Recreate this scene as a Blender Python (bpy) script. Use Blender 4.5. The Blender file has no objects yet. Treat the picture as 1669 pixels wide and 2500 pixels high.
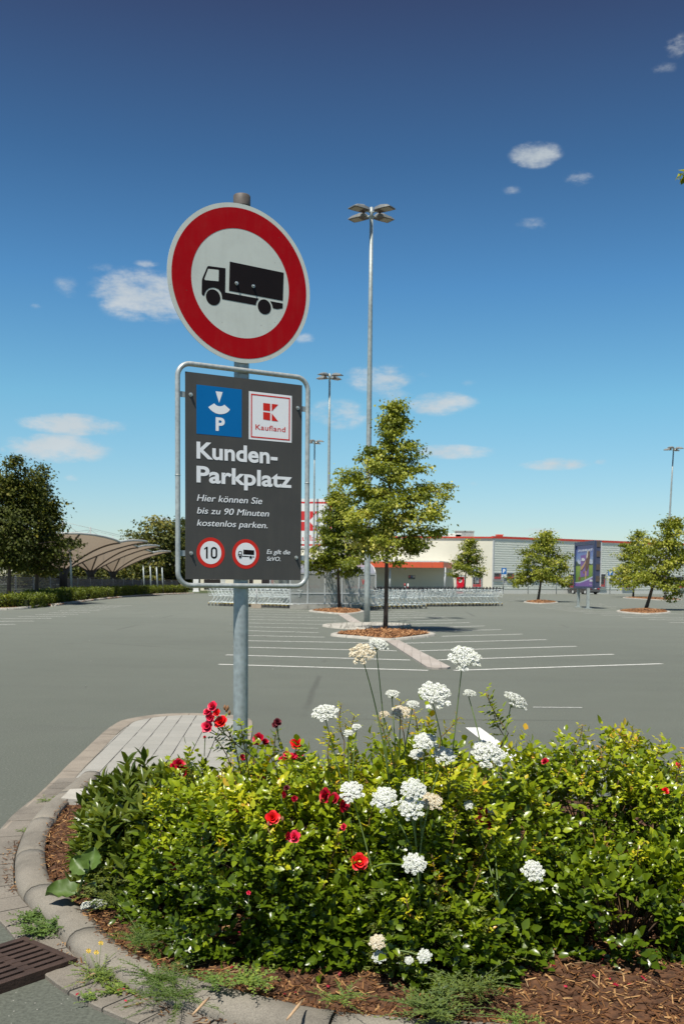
import bpy, math, random
import numpy as np
from mathutils import Vector, Matrix

random.seed(7)
rng = np.random.default_rng(11)
SC = bpy.context.scene
COL = SC.collection

# ------------------------------------------------------------------ camera
FPX, IW, IH, HOR = 2431.0, 1669.0, 2500.0, 1416.0
TH, RHO, EYE, CX = math.radians(4.0), math.radians(0.55), 1.6, 834.5
YP = HOR + FPX * math.tan(TH)
cF = np.array([0, math.cos(TH), -math.sin(TH)])
cU0 = np.array([0, math.sin(TH), math.cos(TH)])
cR0 = np.array([1.0, 0, 0])
cR = cR0 * math.cos(RHO) + cU0 * math.sin(RHO)
cU = cU0 * math.cos(RHO) - cR0 * math.sin(RHO)
CAMP = np.array([0, 0, EYE])
cam_d = bpy.data.cameras.new("camera")
cam = bpy.data.objects.new("camera", cam_d)
COL.objects.link(cam)
M = Matrix(((cR[0], cU[0], -cF[0], 0), (cR[1], cU[1], -cF[1], 0), (cR[2], cU[2], -cF[2], EYE), (0, 0, 0, 1)))
cam.matrix_world = M
cam_d.sensor_fit = 'VERTICAL'
cam_d.sensor_height = 36.0
cam_d.lens = 36.0 * FPX / IH
cam_d.shift_y = (YP - IH / 2) / IH
cam_d.clip_start = 0.1
cam_d.clip_end = 5000
cam_d.dof.use_dof = True
cam_d.dof.focus_distance = 4.9
cam_d.dof.aperture_fstop = 9.0
SC.camera = cam

def ray(px, py):
    return cF * FPX + cR * (px - CX) + cU * (YP - py)
def G(px, py, z=0.0):
    d = ray(px, py)
    return CAMP + d * ((z - EYE) / d[2])
def P(px, py, Y):
    d = ray(px, py)
    return CAMP + d * (Y / d[1])

# ------------------------------------------------------------------ sun, sky, exposure
SUNV = Vector((-0.24, -0.42, 1.0)).normalized()
sun_d = bpy.data.lights.new("sun", 'SUN')
sun_d.energy = 4.6
sun_d.angle = math.radians(0.53)
sun_d.color = (1.0, 0.95, 0.86)
sun = bpy.data.objects.new("sun", sun_d)
COL.objects.link(sun)
sun.rotation_euler = SUNV.to_track_quat('Z', 'Y').to_euler()
SC.view_settings.view_transform = 'Standard'
SC.view_settings.look = 'None'
SC.view_settings.exposure = 0.4
SC.view_settings.gamma = 1.0
SC.view_settings.use_curve_mapping = False
SC.render.engine = 'CYCLES'
SC.cycles.max_bounces = 6
SC.cycles.transparent_max_bounces = 12
try:
    SC.cycles.use_denoising = True
except Exception:
    pass

class NT:
    """small wrapper for writing node maths"""
    def __init__(s, tree):
        s.t = tree; s.n = tree.nodes; s.l = tree.links
    def node(s, kind, **kw):
        nd = s.n.new(kind)
        for k, v in kw.items():
            setattr(nd, k, v)
        return nd
    def put(s, sock, v):
        if isinstance(v, bpy.types.NodeSocket):
            s.l.new(v, sock)
        else:
            sock.default_value = v
    def m(s, op, a, b=None, c=None, clamp=False):
        nd = s.n.new('ShaderNodeMath'); nd.operation = op; nd.use_clamp = clamp
        s.put(nd.inputs[0], a)
        if b is not None: s.put(nd.inputs[1], b)
        if c is not None: s.put(nd.inputs[2], c)
        return nd.outputs[0]
    def mix(s, fac, a, b, blend='MIX'):
        nd = s.n.new('ShaderNodeMix'); nd.data_type = 'RGBA'; nd.blend_type = blend
        s.put(nd.inputs[0], fac); s.put(nd.inputs[6], a); s.put(nd.inputs[7], b)
        return nd.outputs[2]
    def ramp(s, fac, stops, interp='LINEAR'):
        nd = s.n.new('ShaderNodeValToRGB'); nd.color_ramp.interpolation = interp
        e = nd.color_ramp.elements
        while len(e) < len(stops): e.new(0.5)
        for i, (p, c) in enumerate(stops):
            e[i].position = p; e[i].color = (*c, 1) if len(c) == 3 else c
        s.put(nd.inputs[0], fac)
        return nd.outputs[0]
    def noise(s, vec, scale, detail=4, rough=0.55, out=0):
        nd = s.n.new('ShaderNodeTexNoise')
        nd.inputs['Scale'].default_value = scale; nd.inputs['Detail'].default_value = detail
        nd.inputs['Roughness'].default_value = rough
        if vec is not None: s.put(nd.inputs['Vector'], vec)
        return nd.outputs[out]

world = bpy.data.worlds.new("World")
SC.world = world
world.use_nodes = True
w = NT(world.node_tree)
for nd in list(w.n): w.n.remove(nd)
sky = w.node('ShaderNodeTexSky', sky_type='NISHITA', sun_disc=False)
sky.sun_elevation = math.asin(SUNV.z)
sky.sun_rotation = math.atan2(SUNV.x, SUNV.y)
sky.altitude = 50; sky.air_density = 1.0; sky.dust_density = 0.3; sky.ozone_density = 2.2
tc = w.node('ShaderNodeTexCoord')
sep = w.node('ShaderNodeSeparateXYZ'); w.l.new(tc.outputs['Generated'], sep.inputs[0])
dx, dy, dz = sep.outputs
az = w.m('ARCTAN2', dx, dy)
el = w.m('ARCSINE', dz)
grade = w.ramp(w.m('DIVIDE', el, 0.62, clamp=True), [(0.0, (0.78, 0.80, 0.82)), (0.10, (0.70, 0.83, 0.88)), (0.28, (0.56, 0.92, 0.94)), (0.45, (0.39, 0.73, 0.89)),
               (0.62, (0.29, 0.50, 0.64)), (0.85, (0.28, 0.265, 0.345)), (1.0, (0.29, 0.235, 0.30))])
skycol = w.mix(1.0, sky.outputs[0], grade, 'MULTIPLY')
# clouds: soft ellipses of density in the sky, broken up by noise.  (pixel centre, half sizes, strength)
clouds = [(360, 722, 125, 56, 1.1), (300, 705, 62, 36, .8), (178, 1037, 125, 25, 1.0), (138, 1095, 118, 34, 1.1), (1305, 378, 58, 26, 1.0), (1412, 430, 38, 20, .5),
          (1250, 466, 26, 12, .45), (1300, 550, 46, 18, .4), (925, 925, 85, 34, .8), (1078, 985, 85, 28, .95), (825, 1012, 78, 34, .8),
          (955, 968, 60, 26, .55), (1110, 1103, 105, 17, .9), (1060, 1098, 45, 15, .6), (1352, 1133, 88, 15, .8), (1465, 1127, 20, 9, .5),
          (1655, 110, 30, 24, .6), (1618, 168, 34, 12, .35), (745, 825, 28, 16, .5), (90, 745, 22, 10, .4), (160, 702, 32, 28, .35),
          (360, 645, 34, 10, .5), (245, 655, 36, 14, .35), (178, 1167, 22, 10, .55), (10, 1096, 14, 10, .5), (10, 1168, 16, 16, .6), (395, 1272, 60, 12, .5), (270, 1258, 34, 9, .4),
          (1300, 1300, 90, 12, .55), (1155, 1180, 22, 8, .35), (1035, 915, 22, 9, .4), (1145, 935, 26, 12, .3), (680, 830, 30, 10, .3), (520, 1290, 90, 12, .4)]
dens = None
for (px, py, rx, ry, k) in clouds:
    d = ray(px, py); d = d / np.linalg.norm(d)
    a0 = math.atan2(d[0], d[1]); e0 = math.asin(d[2])
    ra = rx / FPX * 1.18 / max(0.3, math.cos(e0)); re = ry / FPX * 1.25
    u = w.m('DIVIDE', w.m('SUBTRACT', az, a0), ra)
    v = w.m('DIVIDE', w.m('SUBTRACT', el, e0), re)
    q = w.m('MULTIPLY', w.m('SUBTRACT', 1.0, w.m('ADD', w.m('MULTIPLY', u, u), w.m('MULTIPLY', v, v)), clamp=True), k)
    dens = q if dens is None else w.m('MAXIMUM', dens, q)
comb = w.node('ShaderNodeCombineXYZ'); w.l.new(az, comb.inputs[0]); w.put(comb.inputs[1], w.m('MULTIPLY', el, 2.2))
nz = w.noise(comb.outputs[0], 24.0, 9, 0.66)
nz2 = w.noise(comb.outputs[0], 9.0, 3, 0.5)
dn = w.m('ADD', dens, w.m('MULTIPLY', w.m('SUBTRACT', nz, 0.5), 2.9))
dn = w.m('MULTIPLY', dn, w.m('MULTIPLY', dens, 2.2, clamp=True))
alpha = w.node('ShaderNodeMapRange'); alpha.interpolation_type = 'SMOOTHSTEP'
w.put(alpha.inputs[0], dn); alpha.inputs[1].default_value = 0.05; alpha.inputs[2].default_value = 1.25
al = w.m('MULTIPLY', alpha.outputs[0], 0.86)
cc = w.ramp(nz2, [(0.3, (4.2, 4.6, 4.8)), (0.7, (5.3, 5.5, 5.6))])
final = w.mix(al, skycol, cc)
bg = w.node('ShaderNodeBackground'); w.l.new(final, bg.inputs[0]); bg.inputs[1].default_value = 0.1
wo = w.node('ShaderNodeOutputWorld'); w.l.new(bg.outputs[0], wo.inputs[0])

# ------------------------------------------------------------------ helpers
def tag(o, label=None, cat=None, group=None, kind=None):
    if label: o['label'] = label
    if cat: o['category'] = cat
    if group: o['group'] = group
    if kind: o['kind'] = kind
    return o
def thing(name, label, cat, loc=(0, 0, 0), rz=0.0, group=None):
    o = bpy.data.objects.new(name, None); COL.objects.link(o)
    o.empty_display_size = 0.2
    o.location = tuple(float(c) for c in loc); o.rotation_euler = (0, 0, rz)
    return tag(o, label, cat, group)
def copy_tree(o, parent=None):
    c = o.copy(); COL.objects.link(c); c.parent = parent
    for ch in [x for x in bpy.data.objects if x.parent == o]:
        copy_tree(ch, c)
    return c
def proto_copy(kids, root):
    """copy part trees recorded as (object, [children]) under a new root"""
    for o, sub in kids:
        c = o.copy(); COL.objects.link(c); c.parent = root
        proto_copy(sub, c)
def record(root):
    allk = {}
    for x in bpy.data.objects:
        if x.parent: allk.setdefault(x.parent.name, []).append(x)
    def rec(o): return [(k, rec(k)) for k in allk.get(o.name, [])]
    return rec(root)

def arr_mesh(name, V, loops, totals, mats, smooth=False, tint=None, mi=None):
    me = bpy.data.meshes.new(name)
    V = np.asarray(V, np.float32); loops = np.asarray(loops, np.int32); totals = np.asarray(totals, np.int32)
    me.vertices.add(len(V)); me.vertices.foreach_set('co', V.ravel())
    me.loops.add(len(loops)); me.loops.foreach_set('vertex_index', loops)
    me.polygons.add(len(totals))
    me.polygons.foreach_set('loop_start', np.concatenate(([0], np.cumsum(totals)[:-1])).astype(np.int32))
    if smooth: me.polygons.foreach_set('use_smooth', np.ones(len(totals), bool))
    if mi is not None: me.polygons.foreach_set('material_index', np.asarray(mi, np.int32))
    me.update(calc_edges=True)
    if tint is not None:
        at = me.attributes.new('tint', 'FLOAT', 'FACE'); at.data.foreach_set('value', np.asarray(tint, np.float32))
    for m_ in (mats if isinstance(mats, (list, tuple)) else [mats]): me.materials.append(m_)
    return me
def link(name, me, parent=None, loc=None):
    o = bpy.data.objects.new(name, me); COL.objects.link(o)
    if parent is not None: o.parent = parent
    if loc is not None: o.location = loc
    return o

class MB:
    """collects shapes and links them as one mesh object"""
    def __init__(s, off=(0, 0, 0)):
        s.V = []; s.F = []; s.I = []; s.S = []; s.off = np.array(off, float); s.uv = None
    def add(s, V, F, mi=0, smooth=False):
        b = len(s.V)
        for v in V: s.V.append((float(v[0]) - s.off[0], float(v[1]) - s.off[1], float(v[2]) - s.off[2]))
        for f in F:
            s.F.append([b + i for i in f]); s.I.append(mi); s.S.append(smooth)
        return s
    def box(s, c, size, rz=0.0, mi=0, R=None):
        hx, hy, hz = size[0] / 2, size[1] / 2, size[2] / 2
        V = np.array([(x, y, z) for x in (-hx, hx) for y in (-hy, hy) for z in (-hz, hz)])
        if R is None:
            c_, s_ = math.cos(rz), math.sin(rz); R = np.array([[c_, -s_, 0], [s_, c_, 0], [0, 0, 1]])
        V = V @ np.asarray(R).T + np.array(c, float)
        return s.add(V, [(0, 1, 3, 2), (4, 6, 7, 5), (0, 4, 5, 1), (2, 3, 7, 6), (0, 2, 6, 4), (1, 5, 7, 3)], mi)
    def boxu(s, o, u, v, n, mi=0):
        """box from corner o spanned by three vectors"""
        o, u, v, n = map(lambda a: np.array(a, float), (o, u, v, n))
        V = [o, o + u, o + u + v, o + v, o + n, o + u + n, o + u + v + n, o + v + n]
        return s.add(V, [(0, 3, 2, 1), (4, 5, 6, 7), (0, 1, 5, 4), (1, 2, 6, 5), (2, 3, 7, 6), (3, 0, 4, 7)], mi)
    def tube(s, pts, r, seg=8, mi=0, caps=True, closed=False, smooth=True):
        pts = [np.array(p, float) for p in pts]; n = len(pts)
        rr = r if hasattr(r, '__len__') else [r] * n
        V = []; prev = None
        for i, p in enumerate(pts):
            if closed: t = pts[(i + 1) % n] - pts[i - 1]
            else: t = pts[min(i + 1, n - 1)] - pts[max(i - 1, 0)]
            t = t / (np.linalg.norm(t) + 1e-12)
            if prev is None:
                a = np.array([0, 0, 1.]) if abs(t[2]) < 0.9 else np.array([1., 0, 0])
                e = np.cross(a, t)
            else:
                e = prev - t * (prev @ t)
            e = e / (np.linalg.norm(e) + 1e-12); prev = e; b = np.cross(t, e)
            for k in range(seg):
                q = 2 * math.pi * k / seg
                V.append(p + (e * math.cos(q) + b * math.sin(q)) * rr[i])
        F = []
        for i in range(n if closed else n - 1):
            j = (i + 1) % n
            for k in range(seg):
                k2 = (k + 1) % seg
                F.append((i * seg + k, i * seg + k2, j * seg + k2, j * seg + k))
        s.add(V, F, mi, smooth)
        if caps and not closed:
            s.F.append([len(s.V) - n * seg + k for k in range(seg)][::-1]); s.I.append(mi); s.S.append(False)
            s.F.append([len(s.V) - seg + k for k in range(seg)]); s.I.append(mi); s.S.append(False)
        return s
    def lathe(s, prof, c=(0, 0, 0), seg=24, mi=0, smooth=True):
        V = []; F = []; n = len(prof)
        for r, z in prof:
            for k in range(seg):
                q = 2 * math.pi * k / seg; V.append((c[0] + r * math.cos(q), c[1] + r * math.sin(q), c[2] + z))
        for i in range(n - 1):
            for k in range(seg):
                k2 = (k + 1) % seg; F.append((i * seg + k, i * seg + k2, (i + 1) * seg + k2, (i + 1) * seg + k))
        return s.add(V, F, mi, smooth)
    def prism(s, poly, z0, z1, mi=0):
        n = len(poly); V = [(p[0], p[1], z0) for p in poly] + [(p[0], p[1], z1) for p in poly]
        a = sum(poly[i][0] * poly[(i + 1) % n][1] - poly[(i + 1) % n][0] * poly[i][1] for i in range(n))
        F = [tuple(range(n))[::-1], tuple(range(n, 2 * n))] + [(i, (i + 1) % n, n + (i + 1) % n, n + i) for i in range(n)]
        if a < 0: F = [f[::-1] for f in F]
        return s.add(V, F, mi)
    def quad(s, a, b, c, d, mi=0): return s.add([a, b, c, d], [(0, 1, 2, 3)], mi)
    def build(s, name, mats, parent=None, label=None):
        me = bpy.data.meshes.new(name)
        me.from_pydata(s.V, [], s.F)
        me.polygons.foreach_set('material_index', s.I)
        me.polygons.foreach_set('use_smooth', s.S)
        for m_ in (mats if isinstance(mats, (list, tuple)) else [mats]): me.materials.append(m_)
        me.update()
        o = link(name, me, parent)
        if label: o['label'] = label
        return o

# ------------------------------------------------------------------ materials
def pmat(name, col, rough=0.6, metal=0.0, var=0.12, scale=6.0, bump=0.0, bscale=None, spec=0.5, col2=None, alpha=1.0, coat=0.0):
    m = bpy.data.materials.new(name); m.use_nodes = True
    t = NT(m.node_tree); b = t.n['Principled BSDF']
    tc = t.node('ShaderNodeTexCoord')
    n = t.noise(tc.outputs['Object'], scale, 5, 0.6)
    c1 = tuple(c * (1 - var) for c in col); c2 = tuple(min(1, c * (1 + var)) for c in (col2 or col))
    t.l.new(t.ramp(n, [(0.3, c1), (0.7, c2)]), b.inputs['Base Color'])
    b.inputs['Roughness'].default_value = rough; b.inputs['Metallic'].default_value = metal
    b.inputs['Specular IOR Level'].default_value = spec
    b.inputs['Coat Weight'].default_value = coat
    if rough > 0.15:
        t.l.new(t.m('ADD', t.m('MULTIPLY', n, 0.16), rough - 0.08), b.inputs['Roughness'])
    if bump:
        bp = t.node('ShaderNodeBump'); bp.inputs['Strength'].default_value = bump; bp.inputs['Distance'].default_value = 0.01
        t.l.new(t.noise(tc.outputs['Object'], bscale or scale * 6, 4, 0.6), bp.inputs['Height'])
        t.l.new(bp.outputs[0], b.inputs['Normal'])
    b.inputs['Alpha'].default_value = alpha
    return m

def streaked(m, amount=0.12, scale=9):
    t = NT(m.node_tree); b = t.n['Principled BSDF']; src = b.inputs['Base Color'].links[0].from_socket
    tc = t.node('ShaderNodeTexCoord'); mp = t.node('ShaderNodeMapping'); mp.inputs['Scale'].default_value = (1, 1, .12); t.l.new(tc.outputs['Object'], mp.inputs[0])
    n1 = t.noise(mp.outputs[0], scale * 3, 5, .7); n2 = t.noise(tc.outputs['Object'], scale, 6, .7)
    f = t.m('MULTIPLY', t.ramp(t.m('MULTIPLY', t.m('ADD', n1, n2), .5), [(.46, (0, 0, 0)), (.66, (1, 1, 1))]), amount)
    c = t.mix(f, src, (.23, .21, .17, 1))
    vo = t.node('ShaderNodeTexVoronoi'); vo.inputs['Scale'].default_value = 22; t.l.new(tc.outputs['Object'], vo.inputs['Vector'])
    c = t.mix(t.m('MULTIPLY', t.ramp(vo.outputs['Distance'], [(0, (1, 1, 1)), (.045, (1, 1, 1)), (.06, (0, 0, 0))]), .5), c, (.10, .09, .07, 1))
    t.l.new(c, b.inputs['Base Color']); t.l.new(t.m('ADD', .38, t.m('MULTIPLY', n2, .35)), b.inputs['Roughness'])
    return m

def leafmat(name, stops, rough=0.35, trans=0.3, spec=0.5):
    m = bpy.data.materials.new(name); m.use_nodes = True
    t = NT(m.node_tree); b = t.n['Principled BSDF']
    at = t.node('ShaderNodeAttribute', attribute_name='tint')
    tc = t.node('ShaderNodeTexCoord')
    n = t.noise(tc.outputs['Object'], 40, 2, 0.5)
    f = t.m('ADD', at.outputs['Fac'], t.m('MULTIPLY', t.m('SUBTRACT', n, 0.5), 0.25), clamp=True)
    c = t.ramp(f, stops)
    t.l.new(c, b.inputs['Base Color'])
    b.inputs['Roughness'].default_value = rough; b.inputs['Specular IOR Level'].default_value = spec
    tr = t.node('ShaderNodeBsdfTranslucent')
    hs = t.node('ShaderNodeHueSaturation'); hs.inputs['Saturation'].default_value = 1.1; hs.inputs['Value'].default_value = 1.5
    hs.inputs['Hue'].default_value = 0.49
    t.l.new(c, hs.inputs['Color']); t.l.new(hs.outputs[0], tr.inputs[0])
    mx = t.node('ShaderNodeMixShader'); mx.inputs[0].default_value = trans
    t.l.new(b.outputs[0], mx.inputs[1]); t.l.new(tr.outputs[0], mx.inputs[2])
    t.l.new(mx.outputs[0], t.n['Material Output'].inputs[0])
    return m

def tintmat(name, stops, rough=0.8, spec=0.3):
    m = bpy.data.materials.new(name); m.use_nodes = True
    t = NT(m.node_tree); b = t.n['Principled BSDF']
    at = t.node('ShaderNodeAttribute', attribute_name='tint')
    t.l.new(t.ramp(at.outputs['Fac'], stops), b.inputs['Base Color'])
    b.inputs['Roughness'].default_value = rough; b.inputs['Specular IOR Level'].default_value = spec
    return m

def asphalt_mat():
    m = bpy.data.materials.new('asphalt'); m.use_nodes = True
    t = NT(m.node_tree); b = t.n['Principled BSDF']
    tc = t.node('ShaderNodeTexCoord'); O = tc.outputs['Object']
    big = t.noise(O, 0.12, 4, 0.6); mid = t.noise(O, 1.3, 5, 0.65); fine = t.noise(O, 160, 2, 0.6); fine2 = t.noise(O, 60, 3, 0.7)
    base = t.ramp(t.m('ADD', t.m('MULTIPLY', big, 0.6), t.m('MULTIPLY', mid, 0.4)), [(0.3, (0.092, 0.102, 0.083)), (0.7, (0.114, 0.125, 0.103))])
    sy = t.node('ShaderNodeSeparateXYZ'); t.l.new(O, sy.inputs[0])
    far_bright = t.m('ADD', t.m('DIVIDE', sy.outputs[1], 46.0), t.m('MULTIPLY', t.m('SUBTRACT', t.noise(O, 0.09, 3, 0.5), 0.5), 0.5), clamp=True)  # corner falloff and grazing-angle brightening put into the colour, rising with distance
    base = t.mix(far_bright, base, t.ramp(t.m('ADD', t.m('MULTIPLY', big, 0.6), t.m('MULTIPLY', mid, 0.4)), [(0.3, (0.150, 0.164, 0.138)), (0.7, (0.176, 0.190, 0.160))]))
    cr = t.node('ShaderNodeTexVoronoi', feature='DISTANCE_TO_EDGE'); cr.inputs['Scale'].default_value = 0.16; t.l.new(t.mix(0.06, O, t.noise(O, 1.1, 4, 0.6, 1)), cr.inputs['Vector'])
    base = t.mix(t.m('MULTIPLY', t.ramp(cr.outputs['Distance'], [(0.0, (1, 1, 1)), (0.003, (1, 1, 1)), (0.006, (0, 0, 0))]), t.ramp(big, [(0.48, (0, 0, 0)), (0.56, (.5, .5, .5))])), base, (0.06, 0.06, 0.052, 1))
    stn = t.noise(O, 0.55, 3, 0.5)
    base = t.mix(t.ramp(stn, [(0.68, (0, 0, 0)), (0.76, (.45, .45, .45))]), base, (0.075, 0.075, 0.066, 1))
    mp = t.node('ShaderNodeMapping'); mp.inputs['Scale'].default_value = (0.25, 1.4, 1); mp.inputs['Rotation'].default_value = (0, 0, 0.25)
    t.l.new(O, mp.inputs[0])
    st = t.noise(mp.outputs[0], 0.8, 4, 0.6)
    c = t.mix(t.m('MULTIPLY', t.ramp(st, [(0.5, (0, 0, 0)), (0.72, (1, 1, 1))]), 0.3), base, (0.10, 0.105, 0.092, 1))
    c = t.mix(0.75, c, t.ramp(fine2, [(0.3, (0.55, 0.55, 0.55)), (0.7, (1.35, 1.35, 1.35))]), 'MULTIPLY')
    vo = t.node('ShaderNodeTexVoronoi'); vo.inputs['Scale'].default_value = 55; t.l.new(O, vo.inputs['Vector'])
    spk = t.ramp(vo.outputs['Distance'], [(0.0, (1, 1, 1)), (0.16, (1, 1, 1)), (0.22, (0, 0, 0))])
    pick = t.ramp(t.noise(O, 33, 1, 0.5), [(0.60, (0, 0, 0)), (0.64, (1, 1, 1))])
    c = t.mix(t.m('MULTIPLY', t.m('MULTIPLY', spk, pick), 0.6), c, (0.42, 0.41, 0.37, 1))
    t.l.new(c, b.inputs['Base Color'])
    b.inputs['Roughness'].default_value = 0.85; b.inputs['Specular IOR Level'].default_value = 0.35
    bp = t.node('ShaderNodeBump'); bp.inputs['Strength'].default_value = 0.6; bp.inputs['Distance'].default_value = 0.004
    t.l.new(fine2, bp.inputs['Height']); t.l.new(bp.outputs[0], b.inputs['Normal'])
    return m

def paver_mat(name, ang, w, l, c1, c2, joint=(0.03, 0.028, 0.022), wob=1.0):
    """long rows of pavers: dark gaps between the rows, faint gaps across"""
    m = bpy.data.materials.new(name); m.use_nodes = True
    t = NT(m.node_tree); b = t.n['Principled BSDF']
    tc = t.node('ShaderNodeTexCoord')
    mp = t.node('ShaderNodeMapping'); mp.inputs['Rotation'].default_value = (0, 0, ang); t.l.new(tc.outputs['Object'], mp.inputs[0])
    sp = t.node('ShaderNodeSeparateXYZ'); t.l.new(mp.outputs[0], sp.inputs[0])
    x = t.m('ADD', t.m('DIVIDE', sp.outputs[0], w), 100.0); y0 = t.m('DIVIDE', sp.outputs[1], l)
    row = t.m('FLOOR', x); fx = t.m('FRACT', x)
    wn = t.node('ShaderNodeTexWhiteNoise', noise_dimensions='1D'); t.l.new(row, wn.inputs['W'])
    y = t.m('ADD', y0, t.m('ADD', t.m('MULTIPLY', wn.outputs[0], 0.6), 100.0)); fy = t.m('FRACT', y); cy = t.m('FLOOR', y)
    cb = t.node('ShaderNodeCombineXYZ'); t.l.new(row, cb.inputs[0]); t.l.new(cy, cb.inputs[1])
    w2 = t.node('ShaderNodeTexWhiteNoise', noise_dimensions='2D'); t.l.new(cb.outputs[0], w2.inputs['Vector'])
    gw = t.m('ADD', 0.018, t.m('MULTIPLY', w2.outputs[0], 0.06 * wob))
    gx = t.m('LESS_THAN', fx, gw)
    gy = t.m('LESS_THAN', fy, 0.018)
    n = t.noise(tc.outputs['Object'], 3, 5, 0.6); nf = t.noise(tc.outputs['Object'], 120, 3, 0.6)
    c = t.ramp(t.m('ADD', t.m('MULTIPLY', n, 0.55), t.m('MULTIPLY', w2.outputs[0], 0.45)), [(0.2, c1), (0.8, c2)])
    c = t.mix(0.5, c, t.ramp(nf, [(0.3, (.75, .75, .75)), (0.7, (1.2, 1.2, 1.2))]), 'MULTIPLY')
    c = t.mix(t.m('MULTIPLY', gy, 0.35), c, (*joint, 1)); c = t.mix(gx, c, (*joint, 1))
    t.l.new(c, b.inputs['Base Color']); b.inputs['Roughness'].default_value = 0.85
    bp = t.node('ShaderNodeBump'); bp.inputs['Strength'].default_value = 0.7; bp.inputs['Distance'].default_value = 0.006
    t.l.new(t.m('SUBTRACT', t.m('MULTIPLY', nf, 0.3), t.m('MAXIMUM', gx, t.m('MULTIPLY', gy, 0.5))), bp.inputs['Height'])
    t.l.new(bp.outputs[0], b.inputs['Normal'])
    return m

def galv_mat(name='galvanised_steel', base=(0.36, 0.40, 0.40), metal=0.35, rough=0.5, scale=30):
    m = bpy.data.materials.new(name); m.use_nodes = True
    t = NT(m.node_tree); b = t.n['Principled BSDF']
    tc = t.node('ShaderNodeTexCoord'); O = tc.outputs['Object']
    vo = t.node('ShaderNodeTexVoronoi'); vo.inputs['Scale'].default_value = scale; t.l.new(O, vo.inputs['Vector'])
    n = t.noise(O, scale * 0.25, 5, 0.7)
    f = t.m('ADD', t.m('MULTIPLY', vo.outputs['Distance'], 0.4), t.m('MULTIPLY', n, 0.7))
    c = t.ramp(f, [(0.3, tuple(x * 0.80 for x in base)), (0.75, tuple(min(1, x * 1.22) for x in base))])
    t.l.new(c, b.inputs['Base Color']); b.inputs['Metallic'].default_value = metal
    t.l.new(t.m('ADD', t.m('MULTIPLY', n, 0.3), rough - 0.15), b.inputs['Roughness'])
    return m

def concrete_mat(name, col, speck=0.35):
    m = bpy.data.materials.new(name); m.use_nodes = True
    t = NT(m.node_tree); b = t.n['Principled BSDF']
    tc = t.node('ShaderNodeTexCoord'); O = tc.outputs['Object']
    n = t.noise(O, 2.5, 6, 0.65); nf = t.noise(O, 170, 3, 0.7)
    c = t.ramp(n, [(0.3, tuple(x * 0.66 for x in col)), (0.5, tuple(x * 0.98 for x in col)), (0.72, tuple(x * 1.15 for x in col))])
    c = t.mix(0.8, c, t.ramp(nf, [(0.32, (1 - speck,) * 3), (0.5, (1, 1, 1)), (0.7, (1 + speck,) * 3)]), 'MULTIPLY')
    t.l.new(c, b.inputs['Base Color']); b.inputs['Roughness'].default_value = 0.88; b.inputs['Specular IOR Level'].default_value = 0.3
    bp = t.node('ShaderNodeBump'); bp.inputs['Strength'].default_value = 0.5; bp.inputs['Distance'].default_value = 0.003
    t.l.new(nf, bp.inputs['Height']); t.l.new(bp.outputs[0], b.inputs['Normal'])
    return m

def corrugated_mat():
    m = bpy.data.materials.new('corrugated_cladding'); m.use_nodes = True
    t = NT(m.node_tree); b = t.n['Principled BSDF']
    tc = t.node('ShaderNodeTexCoord'); n = t.noise(tc.outputs['Object'], 0.4, 4, 0.6)
    t.l.new(t.ramp(n, [(0.3, (0.70, 0.72, 0.64)), (0.7, (0.76, 0.77, 0.69))]), b.inputs['Base Color'])
    b.inputs['Roughness'].default_value = 0.45; b.inputs['Metallic'].default_value = 0.15
    return m

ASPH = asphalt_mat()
WHITE_LINE = pmat('road_paint', (0.62, 0.62, 0.58), 0.7, var=0.22, scale=9, bump=0.2)
CONC = concrete_mat('kerb_concrete', (0.225, 0.205, 0.17))
CONC_W = concrete_mat('pale_concrete', (0.42, 0.40, 0.35), 0.2)
GUT = concrete_mat('gutter_stone', (0.20, 0.18, 0.15))
GALV = galv_mat('galvanised_post', (0.33, 0.38, 0.39), 0.30, 0.5, 40)
GALV_L = galv_mat('galvanised_mast', (0.34, 0.38, 0.37), 0.25, 0.5, 9)
CHROME = pmat('trolley_wire', (0.80, 0.86, 0.85), 0.4, 0.0, var=0.1)
BLACKP = pmat('black_plastic', (0.02, 0.02, 0.022), 0.45)
REDP = pmat('red_plastic', (0.5, 0.03, 0.03), 0.4)
YELP = pmat('yellow_plastic', (0.75, 0.5, 0.05), 0.45)
TYRE = pmat('tyre_rubber', (0.03, 0.03, 0.03), 0.8)
BARK = pmat('bark', (0.085, 0.062, 0.048), 0.9, var=0.35, scale=12, bump=0.8, bscale=40)
CREAM = pmat('cream_render', (0.74, 0.70, 0.57), 0.85, var=0.04, scale=0.7)
REDTRIM = pmat('red_trim', (0.58, 0.055, 0.03), 0.45, var=0.06)
REDSIGN = pmat('red_foil', (0.66, 0.035, 0.035), 0.4, var=0.03)
WHITE = pmat('white_paint', (0.80, 0.81, 0.80), 0.5, var=0.03)
DARKWIN = pmat('dark_glass', (0.035, 0.03, 0.03), 0.3, var=0.1, spec=0.15)
GREY = pmat('grey_metal', (0.33, 0.34, 0.34), 0.5, 0.2)
LGREY = pmat('light_grey_metal', (0.52, 0.54, 0.54), 0.5, 0.1)
DGREY = pmat('dark_grey_metal', (0.06, 0.06, 0.065), 0.5)
BLUE = pmat('blue_foil', (0.0, 0.13, 0.42), 0.4, var=0.03)
CORR = corrugated_mat()

# ------------------------------------------------------------------ ground
g = MB()
nx = 24
g.quad((-420, -60, 0), (420, -60, 0), (420, 1200, 0), (-420, 1200, 0))
tag(g.build('ground', ASPH), kind='structure')

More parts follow.
